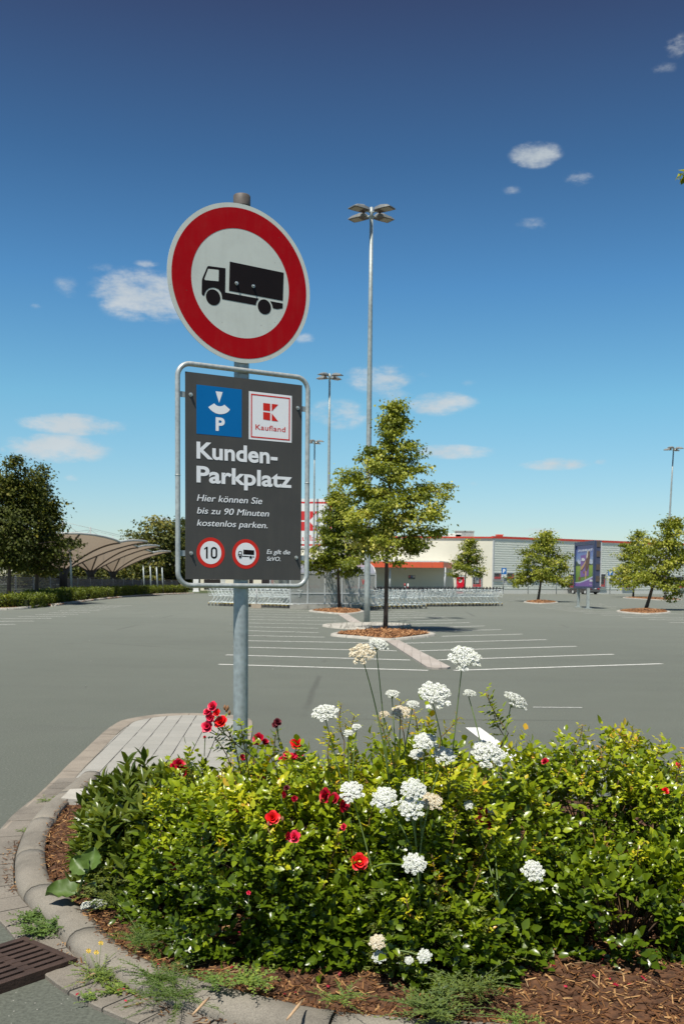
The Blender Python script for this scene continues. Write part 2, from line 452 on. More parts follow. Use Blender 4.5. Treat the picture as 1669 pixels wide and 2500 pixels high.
def line_px(mb, a, b, w=0.12, z=0.004):
    A = G(*a); B = G(*b); d = (B - A)[:2]; d = d / np.linalg.norm(d); n = np.array([-d[1], d[0]]) * w / 2
    mb.add([(A[0] - n[0], A[1] - n[1], z), (B[0] - n[0], B[1] - n[1], z), (B[0] + n[0], B[1] + n[1], z), (A[0] + n[0], A[1] + n[1], z)], [(0, 1, 2, 3)])
zs = lambda x, y: (500 + x / 1.3413, 1400 + y / 1.3413)
lm = MB()
for L in [((45, 298), (730, 318)), ((815, 318), (1495, 296)), ((68, 267), (672, 284)), ((755, 284), (1337, 265)), ((92, 241), (628, 254)), ((695, 254), (1215, 239)),
          ((100, 220), (560, 228)), ((655, 229), (1117, 217)), ((110, 203), (392, 209)), ((775, 206), (1037, 199)), ((115, 187), (372, 194)), ((690, 191), (970, 184)),
          ((120, 174.5), (372, 180)), ((690, 179), (914, 172)), ((125, 162), (450, 168)), ((600, 167), (866, 161)), ((128, 151), (440, 156)), ((545, 157), (824, 153)),
          ((132, 141.5), (430, 146)), ((545, 147), (785, 143)), ((138, 133), (350, 137)), ((545, 139), (755, 136)), ((142, 125), (345, 129)), ((540, 132), (727, 129.5)),
          ((150, 118), (340, 122)), ((540, 126), (700, 123.5))]:
    line_px(lm, zs(*L[0]), zs(*L[1]))
zl = lambda x, y: (x / 3.267, 1100 + y / 3.267)
for (x0, x1, y) in [(-60, 125, 1388), (-40, 275, 1362), (-20, 410, 1340), (150, 525, 1323), (285, 625, 1307), (390, 720, 1292.5), (470, 800, 1278), (560, 870, 1265.5), (630, 930, 1254), (700, 1000, 1244.5), (760, 1050, 1236)]:
    line_px(lm, zl(x0, y + 1), zl(x1, y - 1), 0.14)
zr = lambda x, y: (900 + x / 2.039, 1250 + y / 2.039)
for a, b in [((1490, 550), (1640, 553)), ((1390, 535.5), (1640, 540)), ((1255, 524), (1640, 529)), ((1155, 513.5), (1500, 518)), ((1070, 504), (1290, 507)), ((990, 495.5), (1260, 499)),
             ((930, 488), (1110, 490.5)), ((880, 480.5), (1040, 483)), ((850, 474), (1010, 476)), ((1130, 478), (1250, 480)), ((820, 468), (980, 470)), ((1130, 470), (1230, 471.5)),
             ((1110, 462), (1210, 463.5)), ((900, 461), (1010, 462)), ((930, 455), (1000, 456)), ((1100, 455), (1190, 456)), ((690, 440), (760, 441.5)), ((720, 433), (800, 434)), ((640, 447), (700, 448.5)),
             ((1420, 505), (1640, 510)), ((1500, 470), (1640, 473)), ((1480, 462), (1640, 465))]:
    line_px(lm, zr(*a), zr(*b), 0.14)
tag(lm.build('parking_lines', WHITE_LINE), kind='structure')
wl = MB()
line_px(wl, (1153, 1777), (1262, 1858), 0.16, 0.004)
line_px(wl, (1300, 1727), (1420, 1728), 0.03, 0.004)
tag(wl.build('road_marking', pmat('fresh_road_paint', (0.78, 0.78, 0.75), 0.6, var=0.08, scale=20)), kind='structure')

# paving strips between the tree islands
ps = MB()
z2 = lambda x, y: (850 + x / 5.227, 1540 + y / 5.227)
poly = [G(*z2(*p)) for p in [(480, 140), (640, 132), (1300, 482), (1260, 492), (1150, 496), (1060, 492), (1000, 480)]]
ps.prism([p[:2] for p in poly], -0.05, 0.035)
z3 = lambda x, y: (480 + x / 2.412, 1150 + y / 2.412)
poly = [G(*z3(*p)) for p in [(828, 845), (888, 845), (985, 908), (925, 910)]]
ps.prism([p[:2] for p in poly], -0.05, 0.035)
PAVE_S = paver_mat('strip_paving', 0.07, 0.18, 0.9, (0.34, 0.30, 0.26), (0.42, 0.38, 0.34), (0.16, 0.14, 0.12), 0.3)
tag(ps.build('paving_strip', PAVE_S), kind='structure')

# ------------------------------------------------------------------ swept kerbs
def smooth_path(pts, step=0.03, closed=False):
    pts = [np.array(p[:2], float) for p in pts]; out = []
    n = len(pts)
    rngi = range(n if closed else n - 1)
    for i in rngi:
        p0 = pts[(i - 1) % n] if closed or i > 0 else pts[0]; p1 = pts[i]; p2 = pts[(i + 1) % n]
        p3 = pts[(i + 2) % n] if closed or i + 2 < n else pts[-1]
        k = max(2, int(np.linalg.norm(p2 - p1) / step))
        for j in range(k):
            t = j / k
            out.append(0.5 * ((2 * p1) + (-p0 + p2) * t + (2 * p0 - 5 * p1 + 4 * p2 - p3) * t * t + (-p0 + 3 * p1 - 3 * p2 + p3) * t ** 3))
    if not closed: out.append(pts[-1])
    return np.array(out)
def sweep_blocks(mb, path, prof, blen, gap, jit=0.0, closed=False, smooth=True):
    """blocks with profile [(offset to the left, z)...] along the path, gap between blocks"""
    if closed: path = np.vstack([path, path[:1]])
    seg = np.linalg.norm(np.diff(path, axis=0), axis=1); s = np.concatenate(([0], np.cumsum(seg)))
    def at(q):
        q = min(max(q, 0), s[-1]); i = min(np.searchsorted(s, q, 'right') - 1, len(seg) - 1)
        t = (q - s[i]) / max(seg[i], 1e-9); return path[i] * (1 - t) + path[i + 1] * t
    def tan(q):
        d = at(q + 0.02) - at(q - 0.02); return d / (np.linalg.norm(d) + 1e-9)
    pos = 0.0
    while pos < s[-1] - 0.02:
        L = blen * (1 + random.uniform(-jit, jit)); e = min(pos + L - gap, s[-1]); k = max(2, int((e - pos) / 0.08) + 1)
        dz = random.uniform(-1, 1) * 0.003 * (1 if jit else 0)
        V = []; n = len(prof)
        for j in range(k):
            q = pos + (e - pos) * j / (k - 1); p = at(q); t = tan(q); nn = np.array([-t[1], t[0]])
            for (o, z) in prof: V.append((p[0] + nn[0] * o, p[1] + nn[1] * o, z + dz))
        F = []
        for j in range(k - 1):
            for i in range(n - 1): F.append((j * n + i, j * n + i + 1, (j + 1) * n + i + 1, (j + 1) * n + i))
        mb.add(V, F, 0, smooth)
        b = len(mb.V) - len(V)
        for cap in ([b + i for i in range(n)][::-1], [b + (k - 1) * n + i for i in range(n)]):
            mb.F.append(cap); mb.I.append(0); mb.S.append(False)
        pos += L

zA = lambda x, y: (x / 2.613, 1850 + y / 2.613)
kerb_px = [(196, 1906), (176, 1925), (136, 1957), (96, 1994), (61, 2041), (40, 2095), (36, 2141), (42, 2182), (72, 2222), (115, 2262), (150, 2303), (186, 2345), (226, 2378), (283, 2412), (383, 2455), (478, 2488), (600, 2520), (800, 2562)]
kerb_pts = [G(*p)[:2] for p in kerb_px]
last = kerb_pts[-1]
kerb_pts += [last + np.array([0.8, -0.10]), last + np.array([2.2, -0.16]), last + np.array([4.5, -0.18])]
kerb_out = smooth_path(kerb_pts, 0.04)
km = MB()
KW = 0.16
kprof = [(0.0, -0.05), (0.003, 0.03), (0.015, 0.055), (0.04, 0.074), (0.08, 0.082), (0.125, 0.079), (KW, 0.066), (KW, -0.05)]
sweep_blocks(km, kerb_out, kprof, 0.78, 0.010, 0.10)
tag(km.build('kerb', CONC), kind='structure')
gm = MB()
gprof = [(-0.17, -0.05), (-0.17, 0.014), (-0.165, 0.018), (-0.008, 0.022), (-0.004, 0.018), (-0.004, -0.05)]
gp = smooth_path(kerb_pts, 0.04)
sweep_blocks(gm, gp, gprof, 0.20, 0.008, 0.06, smooth=False)
tag(gm.build('gutter_paving', GUT), kind='structure')

# flush paved nose behind the bed
zP = lambda x, y: (x / 2.24, 1700 + y / 2.24)
nose_left = [(0, 756), (60, 700), (150, 610), (270, 495), (380, 385), (480, 290), (560, 215), (650, 150), (720, 128), (850, 108), (1000, 100), (1150, 103), (1290, 115), (1350, 130), (1376, 150)]
nose_w = [G(*zP(*p), 0)[:2] for p in nose_left]
nose_w = [nose_w[0] + np.array([0.0, -0.45])] + nose_w + [np.array([-0.90, 9.8]), np.array([-0.84, 8.6]), np.array([-0.80, 7.2])]
inner = smooth_path(nose_w, 0.1)
pm_ = MB()
pl = [tuple(p) for p in inner] + [(-1.3, 6.7), (-2.0, 6.75)]
pm_.prism(pl, -0.05, 0.012)
NA = math.atan2(G(*zP(1060, 125))[0] - G(*zP(905, 370))[0], G(*zP(1060, 125))[1] - G(*zP(905, 370))[1])
tag(pm_.build('island_paving', paver_mat('island_pavers', NA, 0.165, 0.24, (0.29, 0.285, 0.255), (0.345, 0.335, 0.30), (0.025, 0.022, 0.018), 0.8)), kind='structure')
bm_ = MB()
sweep_blocks(bm_, smooth_path(nose_w, 0.05), [(-0.15, -0.05), (-0.15, 0.012), (-0.145, 0.017), (0.005, 0.02), (0.008, -0.05)][::1], 0.5, 0.004, 0.05, smooth=False)
tag(bm_.build('paving_border', concrete_mat('border_stone', (0.27, 0.235, 0.19), 0.25)), kind='structure')

# ------------------------------------------------------------------ mulch bed
inner_edge = []
for i in range(len(kerb_out)):
    t = kerb_out[min(i + 1, len(kerb_out) - 1)] - kerb_out[max(i - 1, 0)]; t = t / np.linalg.norm(t)
    inner_edge.append(kerb_out[i] + np.array([-t[1], t[0]]) * KW)
inner_edge = np.array(inner_edge)
bed = [tuple(p) for p in inner_edge[4:]] + [(6.3, 6.6), (1.2, 6.9), (-0.4, 7.0), (-1.3, 6.72), (-2.02, 6.72)]
bedA = np.array(bed)
def inside(x, y, poly=bedA):
    c = np.zeros(np.shape(x), bool); n = len(poly); j = n - 1
    for i in range(n):
        xi, yi = poly[i]; xj, yj = poly[j]
        with np.errstate(divide='ignore', invalid='ignore'):
            hit = ((yi > y) != (yj > y)) & (x < (xj - xi) * (y - yi) / (yj - yi + 1e-12) + xi)
        c ^= hit; j = i
    return c
def lumps(x, y, s=1.0, seed=0.0):
    return (np.sin(x * 3.1 * s + seed) * np.cos(y * 2.7 * s + seed * 1.7) + 0.5 * np.sin(x * 7.3 * s + y * 5.1 * s + seed) + 0.25 * np.cos(x * 17 * s - y * 13 * s + seed * 2)) / 1.75
def edge_dist(x, y):
    d = np.full(np.shape(x), 9.0)
    for p in inner_edge[::2]: d = np.minimum(d, np.hypot(x - p[0], y - p[1]))
    return d
def mulch_z(x, y):
    return 0.046 + 0.055 * np.clip(edge_dist(x, y) / 0.5, 0, 1) + 0.018 * lumps(x, y, 2.0)
MULCH = pmat('mulch_soil', (0.055, 0.024, 0.010), 0.95, var=0.5, scale=30, bump=1.0, bscale=90, col2=(0.11, 0.05, 0.022))
gx_, gy_ = np.meshgrid(np.arange(-2.4, 3.2, 0.045), np.arange(3.3, 6.95, 0.045), indexing='ij')
ok = inside(gx_, gy_); zz = mulch_z(gx_, gy_)
idx = -np.ones(gx_.shape, int); idx[ok] = np.arange(ok.sum())
V = np.stack([gx_[ok], gy_[ok], zz[ok]], 1)
a, b_, c_, d_ = idx[:-1, :-1], idx[1:, :-1], idx[1:, 1:], idx[:-1, 1:]
q = (a >= 0) & (b_ >= 0) & (c_ >= 0) & (d_ >= 0)
L = np.stack([a[q], b_[q], c_[q], d_[q]], 1)
tag(link('mulch_ground', arr_mesh('mulch_ground', V, L.ravel(), np.full(len(L), 4), MULCH, True)), kind='structure')
um = MB(); um.prism(bed, -0.05, 0.025); tag(um.build('planting_soil', MULCH), kind='structure')

# scattered chips of bark
def chips(name, X, Y, Z, Lr, Wr, mat, stand=0.35):
    n = len(X); az_ = rng.uniform(0, 2 * np.pi, n); tl = rng.normal(0, stand, n)
    L_ = rng.uniform(*Lr, n) * rng.choice([0.6, 1, 1.0, 1.7], n); W_ = rng.uniform(*Wr, n)
    d = np.stack([np.cos(az_) * np.cos(tl), np.sin(az_) * np.cos(tl), np.sin(tl)], 1)
    s_ = np.stack([-np.sin(az_), np.cos(az_), rng.normal(0, .3, n)], 1); s_ /= np.linalg.norm(s_, axis=1)[:, None]
    n_ = np.cross(d, s_)
    c = np.stack([X, Y, Z], 1)
    T = np.array([(-.5, -.35, 0), (.5, -.5, 0), (.42, .5, 0), (-.5, .3, 0), (0, 0, .35)])
    V = c[:, None, :] + d[:, None, :] * (T[None, :, 0, None] * L_[:, None, None]) + s_[:, None, :] * (T[None, :, 1, None] * W_[:, None, None]) + n_[:, None, :] * (T[None, :, 2, None] * W_[:, None, None])
    F = np.array([(0, 1, 4), (1, 2, 4), (2, 3, 4), (3, 0, 4)]); loops = (F[None] + (np.arange(n) * 5)[:, None, None]).ravel()
    ti = np.repeat(rng.random(n) ** 1.6, 4)
    return link(name, arr_mesh(name, V.reshape(-1, 3), loops, np.full(n * 4, 3), mat, False, ti))
CHIP = tintmat('bark_chip', [(0, (0.040, 0.015, 0.006)), (0.35, (0.105, 0.042, 0.015)), (0.7, (0.225, 0.105, 0.036)), (1, (0.46, 0.28, 0.12))])
n = 60000
X = rng.uniform(-2.4, 2.6, n); Y = rng.uniform(3.35, 6.7, n)
k_ = inside(X, Y) & (rng.random(n) < np.where((Y < 4.7) | (X < -1.1), 1.0, 0.15)); X = X[k_]; Y = Y[k_]
tag(chips('bark_mulch', X, Y, mulch_z(X, Y) + 0.004, (0.015, 0.05), (0.003, 0.009), CHIP), kind='stuff')
# chips that spilled onto kerb and gutter
sp_ = []
for i in range(len(kerb_out)):
    for _ in range(10 if kerb_out[i][1] < 4.4 else 2):
        o = abs(rng.normal(0, 0.03 if kerb_out[i][1] < 4.4 else .008)); sp_.append((inner_edge[i] - (inner_edge[i] - kerb_out[i]) / KW * o + rng.normal(0, .012, 2), 0.078))
    p = kerb_out[i]
    if 4.9 < p[1] < 5.9 and p[0] < 0 or p[1] < 4.2:
        for _ in range(5):
            t = (kerb_out[i] - inner_edge[i]) / KW; sp_.append((p + t * abs(rng.normal(0.0, 0.035)) + rng.normal(0, .02, 2), 0.026))
XX = np.array([s[0][0] for s in sp_]); YY = np.array([s[0][1] for s in sp_]); ZZ = np.array([s[1] for s in sp_])
tag(chips('spilled_mulch', XX, YY, ZZ, (0.012, 0.035), (0.003, 0.007), CHIP, 0.15), kind='stuff')

# ------------------------------------------------------------------ leaves
T8 = np.array([(0, 0, 0), (.33, -.5, .10), (.70, -.36, .03), (1, 0, -.13), (.70, .36, .03), (.33, .5, .10), (.33, 0, 0), (.70, 0, -.04)])
F8 = [(0, 6, 1), (0, 5, 6), (1, 6, 7, 2), (6, 5, 4, 7), (2, 7, 3), (7, 4, 3)]
T4 = np.array([(0, 0, 0), (.45, -.5, .12), (1, 0, -.1), (.45, .5, .12)])
F4 = [(0, 2, 1), (0, 3, 2)]
def leaves_arrays(Pt, D, N, L_, W_, tint, big=True):
    T, F = (T8, F8) if big else (T4, F4)
    D = D / (np.linalg.norm(D, axis=1)[:, None] + 1e-9)
    S_ = np.cross(D, N); S_ /= (np.linalg.norm(S_, axis=1)[:, None] + 1e-9); N2 = np.cross(S_, D)
    # fold and droop vary
    fz = rng.uniform(0.3, 1.6, len(Pt))
    V = Pt[:, None, :] + D[:, None, :] * (T[None, :, 0, None] * L_[:, None, None]) + S_[:, None, :] * (T[None, :, 1, None] * W_[:, None, None]) \
        + N2[:, None, :] * (T[None, :, 2, None] * (L_ * fz)[:, None, None])
    k = len(T); n = len(Pt)
    fl = np.concatenate([np.array(f) for f in F]); tot = np.array([len(f) for f in F])
    loops = (fl[None, :] + (np.arange(n) * k)[:, None]).ravel()
    totals = np.tile(tot, n); ti = np.repeat(tint, len(F))
    return V.reshape(-1, 3), loops, totals, ti
def merge(parts):
    Vs, Ls, Ts, Is = [], [], [], []; b = 0
    for V, L_, T_, I_ in parts:
        Vs.append(V); Ls.append(L_ + b); Ts.append(T_); Is.append(I_); b += len(V)
    return np.concatenate(Vs), np.concatenate(Ls), np.concatenate(Ts), np.concatenate(Is)
def rand_unit(n):
    v = rng.normal(0, 1, (n, 3)); return v / np.linalg.norm(v, axis=1)[:, None]
def unit(v): return v / (np.linalg.norm(v, axis=-1, keepdims=True) + 1e-9)

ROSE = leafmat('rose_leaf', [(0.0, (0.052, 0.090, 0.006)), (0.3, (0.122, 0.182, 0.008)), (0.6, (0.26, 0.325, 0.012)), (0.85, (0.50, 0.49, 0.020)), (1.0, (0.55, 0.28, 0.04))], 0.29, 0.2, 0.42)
LAUREL = leafmat('laurel_leaf', [(0.0, (0.040, 0.070, 0.010)), (0.5, (0.085, 0.125, 0.016)), (1.0, (0.22, 0.26, 0.03))], 0.33, 0.2, 0.45)
WEED = leafmat('weed_leaf', [(0.0, (0.06, 0.11, 0.03)), (0.5, (0.13, 0.21, 0.045)), (1.0, (0.30, 0.36, 0.06))], 0.5, 0.3, 0.3)
LINDEN = leafmat('linden_leaf', [(0.0, (0.07, 0.10, 0.014)), (0.5, (0.20, 0.235, 0.026)), (0.85, (0.40, 0.42, 0.06)), (1.0, (0.56, 0.52, 0.13))], 0.5, 0.3, 0.25)
MAPLE = leafmat('maple_leaf', [(0.0, (0.03, 0.042, 0.008)), (0.6, (0.085, 0.100, 0.014)), (1.0, (0.24, 0.21, 0.03))], 0.6, 0.15, 0.2)
WOODG = leafmat('woodland_leaf', [(0.0, (0.035, 0.050, 0.014)), (0.6, (0.10, 0.115, 0.022)), (1.0, (0.24, 0.21, 0.04))], 0.6, 0.2, 0.25)
HEDGE = leafmat('hedge_leaf', [(0.0, (0.05, 0.07, 0.010)), (0.6, (0.13, 0.165, 0.018)), (1.0, (0.34, 0.36, 0.03))], 0.5, 0.2, 0.3)
GSTEM = pmat('green_stem', (0.13, 0.19, 0.05), 0.6)
TWIG = pmat('brown_twig', (0.12, 0.075, 0.045), 0.85)
REDSTEM = pmat('reddish_shoot', (0.20, 0.12, 0.05), 0.6)

# domes: (x, y, rx, ry, height)
class Dome:
    def __init__(s, x, y, rx, ry, h, seed, lump=0.16, z0=0.08):
        s.c = np.array([x, y, z0]); s.r = np.array([rx, ry, h - z0]); s.seed = seed; s.lump = lump
    def mod(s, D):
        a = np.arctan2(D[:, 1], D[:, 0]); e = D[:, 2]
        return 1 + s.lump * (0.5 * np.sin(a * 9 + e * 11 + s.seed) + np.sin(a * 3 + s.seed) * 0.5 + np.sin(a * 5 - s.seed * 2 + e * 4) * 0.4 + np.sin(e * 7 + a * 2 + s.seed) * 0.5)
    def shell(s, n, lo=0.72, hi=1.03, down=-0.12):
        D = rand_unit(n * 3); D = D[D[:, 2] > down][:n]
        Dq = np.sign(D) * np.abs(D) ** 0.8           # squarer than an ellipsoid
        k = np.power(rng.random(len(D)), 0.45) * (hi - lo) + lo
        Pt = s.c + Dq * s.r * (k * s.mod(D))[:, None]
        Nn = unit(D / s.r)
        Pt[:, 2] = np.maximum(Pt[:, 2], 0.10)
        return Pt, Nn, k
    def has(s, p):
        q = (p - s.c) / s.r
        return (np.abs(q) ** 2.3).sum() < 1.0 and q[2] > -0.3

def rose_arrays(dm, n, size=0.036, young=0.3, amp=1.0):
    Pt, Nn, k = dm.shell(n)
    q_ = Pt * 9.0 + dm.seed; hole = np.sin(q_[:, 0] + 1.3 * np.sin(q_[:, 2])) * np.sin(q_[:, 1] * 1.1 + np.sin(q_[:, 0] * .7)) * np.sin(q_[:, 2] * 1.3 + q_[:, 0] * .4)
    ok_ = hole < .16; Pt, Nn, k = Pt[ok_], Nn[ok_], k[ok_]
    n = len(Pt)
    out = unit(Nn * 0.9 + rand_unit(n) * 0.75 + np.array([0, 0, 0.35]))
    up = unit(Nn * 0.5 + np.array([0, -0.1, 0.8]) + rand_unit(n) * 0.55)
    sd = unit(np.cross(out, up)); parts = []
    # clump-wise tint: young tops are yellow-green
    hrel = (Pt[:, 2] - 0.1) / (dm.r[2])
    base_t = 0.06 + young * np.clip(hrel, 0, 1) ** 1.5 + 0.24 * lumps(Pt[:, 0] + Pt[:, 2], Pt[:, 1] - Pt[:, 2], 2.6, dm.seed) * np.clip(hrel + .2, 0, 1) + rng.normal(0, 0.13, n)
    sc_ = size * rng.uniform(0.55, 1.4, n)
    for j, (along, side, tw) in enumerate([(1.9, 0, 0), (1.15, 1, 0), (1.15, -1, 0), (0.4, 1, 0), (0.4, -1, 0)]):
        q = Pt + out * (along * sc_)[:, None]
        d = out if side == 0 else unit(out * 0.55 + sd * side * 0.85 + rand_unit(n) * 0.15)
        nn = unit(up + rand_unit(n) * 0.35)
        sz = sc_ * (1.15 if j == 0 else 1.0) * rng.uniform(0.85, 1.1, n)
        keep = rng.random(n) < 0.93
        parts.append(leaves_arrays(q[keep], d[keep], nn[keep], sz[keep], sz[keep] * 0.66, np.clip(base_t[keep] + rng.normal(0, .06, keep.sum()), 0, 0.97)))
    return parts
def shoot_arrays(base, tip, n, size, tint, curve=0.1):
    """leafy shoot: stem points and leaves along it"""
    base = np.array(base, float); tip = np.array(tip, float); L = np.linalg.norm(tip - base)
    t = np.linspace(0.1, 1, n); bend = rand_unit(1)[0] * curve * L; bend[2] = abs(bend[2]) * 0.3
    pts = base + (tip - base) * t[:, None] + bend * (np.sin(t * np.pi))[:, None]
    ax = unit(tip - base); parts = []
    az_ = np.arange(n) * 2.4 + rng.uniform(0, 6)
    e1 = unit(np.cross(ax, [0.3, 0.2, 1.0])); e2 = np.cross(ax, e1)
    rad = e1 * np.cos(az_)[:, None] + e2 * np.sin(az_)[:, None]
    d = unit(rad * 0.8 + ax * 0.55 + rand_unit(n) * 0.2 - np.array([0, 0, 0.1])); sd = unit(np.cross(d, ax)); nn = unit(ax + rand_unit(n) * .3 + np.array([0, 0, .4]))
    s_ = size * (1.1 - 0.5 * t)
    for al, sdv in [(1.6, 0), (0.9, 1), (0.9, -1), (0.25, 1), (0.25, -1)]:
        dd = d if sdv == 0 else unit(d * .6 + sd * sdv * .8)
        parts.append(leaves_arrays(pts + d * (al * s_)[:, None], dd, nn, s_ * 1.05, s_ * .66, np.clip(tint + rng.normal(0, .1, n), 0, 1)))
    path = [base] + [p for p in pts]
    return parts, path

# ------------------------------------------------------------------ trees
def make_tree(name, label, cat, base, height, prof, nb, nleaf, lsize, lmat, trunk_r=0.07, clear=1.8, lean=(0, 0), group=None, seed=1, droop=0.25, clump=0.16,
              lobes=None, tint0=0.45, barkmat=None, extra=None, wide_y=1.0, rspan=(0.55, 1.28)):
    """tapered trunk, limbs that carry leaf clumps; prof(h in 0..1) gives crown radius"""
    r_ = random.Random(seed); base = np.array([base[0], base[1], 0.05 if len(base) < 3 else base[2]], float)
    root = thing(name, label, cat, base, 0, group)
    def axis(h):
        t = h / height
        return np.array([lean[0] * t + 0.04 * math.sin(t * 6 + seed), lean[1] * t + 0.04 * math.cos(t * 5 + seed), h])
    tr = MB(); hs = np.linspace(-0.1, height * 0.96, 14)
    tr.tube([axis(h) for h in hs], [trunk_r * (1.15 if i == 0 else 1) * max(0.12, 1 - 0.9 * (max(0, h) / height)) for i, h in enumerate(hs)], 10)
    tr.build('trunk', barkmat or BARK, root)
    br = MB(); cl = []; small_ = []
    for i in range(nb):
        t = (i + 0.5) / nb; h = clear + (height - clear) * (t ** 0.95)
        if h > height * 0.985: h = height * 0.985
        h = max(clear, h + r_.uniform(-.12, .12))
        a = i * 2.399 + r_.uniform(-.4, .4); R_ = prof((h - clear) / (height - clear)) * r_.uniform(*rspan)
        p0 = axis(max(clear * 0.85, h - R_ * 0.35)); n_ = 5
        rise = R_ * (0.35 - droop * (1 - t) * 1.6) * r_.uniform(0.6, 1.3)
        pts = []
        for k in range(n_ + 1):
            u = k / n_; z = rise * math.sin(u * math.pi * 0.6) - droop * R_ * u * u * (1 - t)
            pts.append(p0 + np.array([math.cos(a) * R_ * u, math.sin(a) * R_ * u * wide_y, z + (h - p0[2]) * u * 0.8]))
        rr = max(0.010, trunk_r * 0.42 * (1 - t * 0.6))
        br.tube(pts, [rr * (1 - 0.75 * k / n_) for k in range(n_ + 1)], 5)
        m = max(2, int(R_ / 0.22))
        for k in range(m):
            u = 0.22 + 0.78 * (k + r_.random()) / m; u = min(u, 1.0)
            j = min(int(u * n_), n_ - 1); f = u * n_ - j; c = pts[j] * (1 - f) + pts[j + 1] * f
            sp = R_ * 0.30 * (1 - 0.55 * u)
            c = c + np.array([r_.gauss(0, sp), r_.gauss(0, sp), r_.gauss(0, sp * 0.45) - 0.04])
            cl.append((c, a))
    if lobes:
        for (lx, ly, lz, lr, lh, nn) in lobes:       # upright leader: clumps in a narrow cone
            br.tube([axis(min(lz, height) * 0.55), np.array([lx, ly, lz + lh * .85])], [trunk_r * .4, .01], 5)
            for _ in range(nn):
                u = r_.random(); rad = lr * (1 - u) ** 0.7 * math.sqrt(r_.random()); q = r_.uniform(0, 6.28)
                cl.append((np.array([lx + rad * math.cos(q), ly + rad * math.sin(q), lz + lh * u]), q))
    if extra:
        for e in extra:
            e = [np.array(v, float) - base for v in e]
            br.tube(e, [0.015, 0.008, 0.003][:len(e)] if len(e) == 3 else 0.01, 5)
            for u in np.linspace(0.45, 1, 5): cl.append((e[-2] * (1 - u) + e[-1] * u, 0)); small_.append(len(cl) - 1)
    # leader tip
    for k in range(4): cl.append((axis(height * (0.93 + 0.02 * k)) + np.array([0, 0, 0.02]), 0))
    br.build('limbs', barkmat or BARK, root)
    C_ = np.array([c for c, _ in cl]); per = max(1, nleaf // len(C_)); n = per * len(C_)
    cs = rng.uniform(0.6, 1.35, len(C_)) * clump; cs[small_] = .035
    cc = np.repeat(C_, per, 0); off = rng.normal(0, 1, (n, 3)) * np.array([1, 1, 0.46]) * np.repeat(cs, per)[:, None]
    Pt = cc + off; axn = np.stack([np.zeros(n), np.zeros(n), Pt[:, 2]], 1)
    rad = unit(np.stack([Pt[:, 0], Pt[:, 1], np.zeros(n)], 1))
    D = unit(rad * 0.6 + rand_unit(n) * 0.7 - np.array([0, 0, 0.45])); N_ = unit(np.array([0, 0, 0.8]) + rad * 0.25 + rand_unit(n) * 0.6)
    s_ = lsize * rng.uniform(0.65, 1.25, n)
    ti = np.clip(tint0 + np.repeat(rng.normal(-.03, 0.2, len(C_)), per) + rng.normal(0, 0.15, n), 0, 1)
    V, L_, T_, I_ = leaves_arrays(Pt, D, N_, s_, s_ * 0.85, ti, False)
    link('crown', arr_mesh('crown', V, L_, T_, lmat, False, I_), root)
    return root

# ------------------------------------------------------------------ the two signs on their post
POLE = P(589, 1100, 4.85); POLE = np.array([POLE[0], POLE[1], 0.0])
AZS = math.radians(60.0)
su = np.array([math.sin(AZS), math.cos(AZS), 0.0]); sn = np.array([math.cos(AZS), -math.sin(AZS), 0.0]); sup = np.array([0, 0, 1.0])
SO = POLE + sn * 0.05
def S(px, py):
    d = ray(px, py); t = ((SO - CAMP) @ sn) / (d @ sn); q = CAMP + d * t - SO
    return np.array([q @ su, q[2]])
def W3(a, b, off=0.0): return SO + su * a + sup * b + sn * off
za = lambda x, y: (380 + x / 3.733, 450 + y / 3.733)
zb = lambda x, y: (400 + x / 3.915, 860 + y / 3.915)

def plane_poly(mb, pts, off, mi=0):
    """filled outline on the sign plane, facing the road"""
    V = [W3(p[0], p[1], off) for p in pts]
    a = sum(pts[i][0] * pts[(i + 1) % len(pts)][1] - pts[(i + 1) % len(pts)][0] * pts[i][1] for i in range(len(pts)))
    f = tuple(range(len(pts)))
    mb.add(V, [f if a > 0 else f[::-1]], mi)
def plane_slab(mb, pts, o0, o1, mi=0):
    n = len(pts); V = [W3(p[0], p[1], o1) for p in pts] + [W3(p[0], p[1], o0) for p in pts]
    a = sum(pts[i][0] * pts[(i + 1) % n][1] - pts[(i + 1) % n][0] * pts[i][1] for i in range(n))
    F = [tuple(range(n)), tuple(range(n, 2 * n))[::-1]] + [(i, n + i, n + (i + 1) % n, (i + 1) % n) for i in range(n)]
    if a < 0: F = [f[::-1] for f in F]
    mb.add(V, F, mi)
def circ(c, r, n=72, r2=None): return [(c[0] + r * math.cos(2 * math.pi * k / n), c[1] + (r2 or r) * math.sin(2 * math.pi * k / n)) for k in range(n)]
def plane_ring(mb, c, r0, r1, off, mi=0, n=96):
    V = [W3(c[0] + r * math.cos(2 * math.pi * k / n), c[1] + r * math.sin(2 * math.pi * k / n), off) for r in (r0, r1) for k in range(n)]
    mb.add(V, [(k, n + k, n + (k + 1) % n, (k + 1) % n) for k in range(n)], mi)

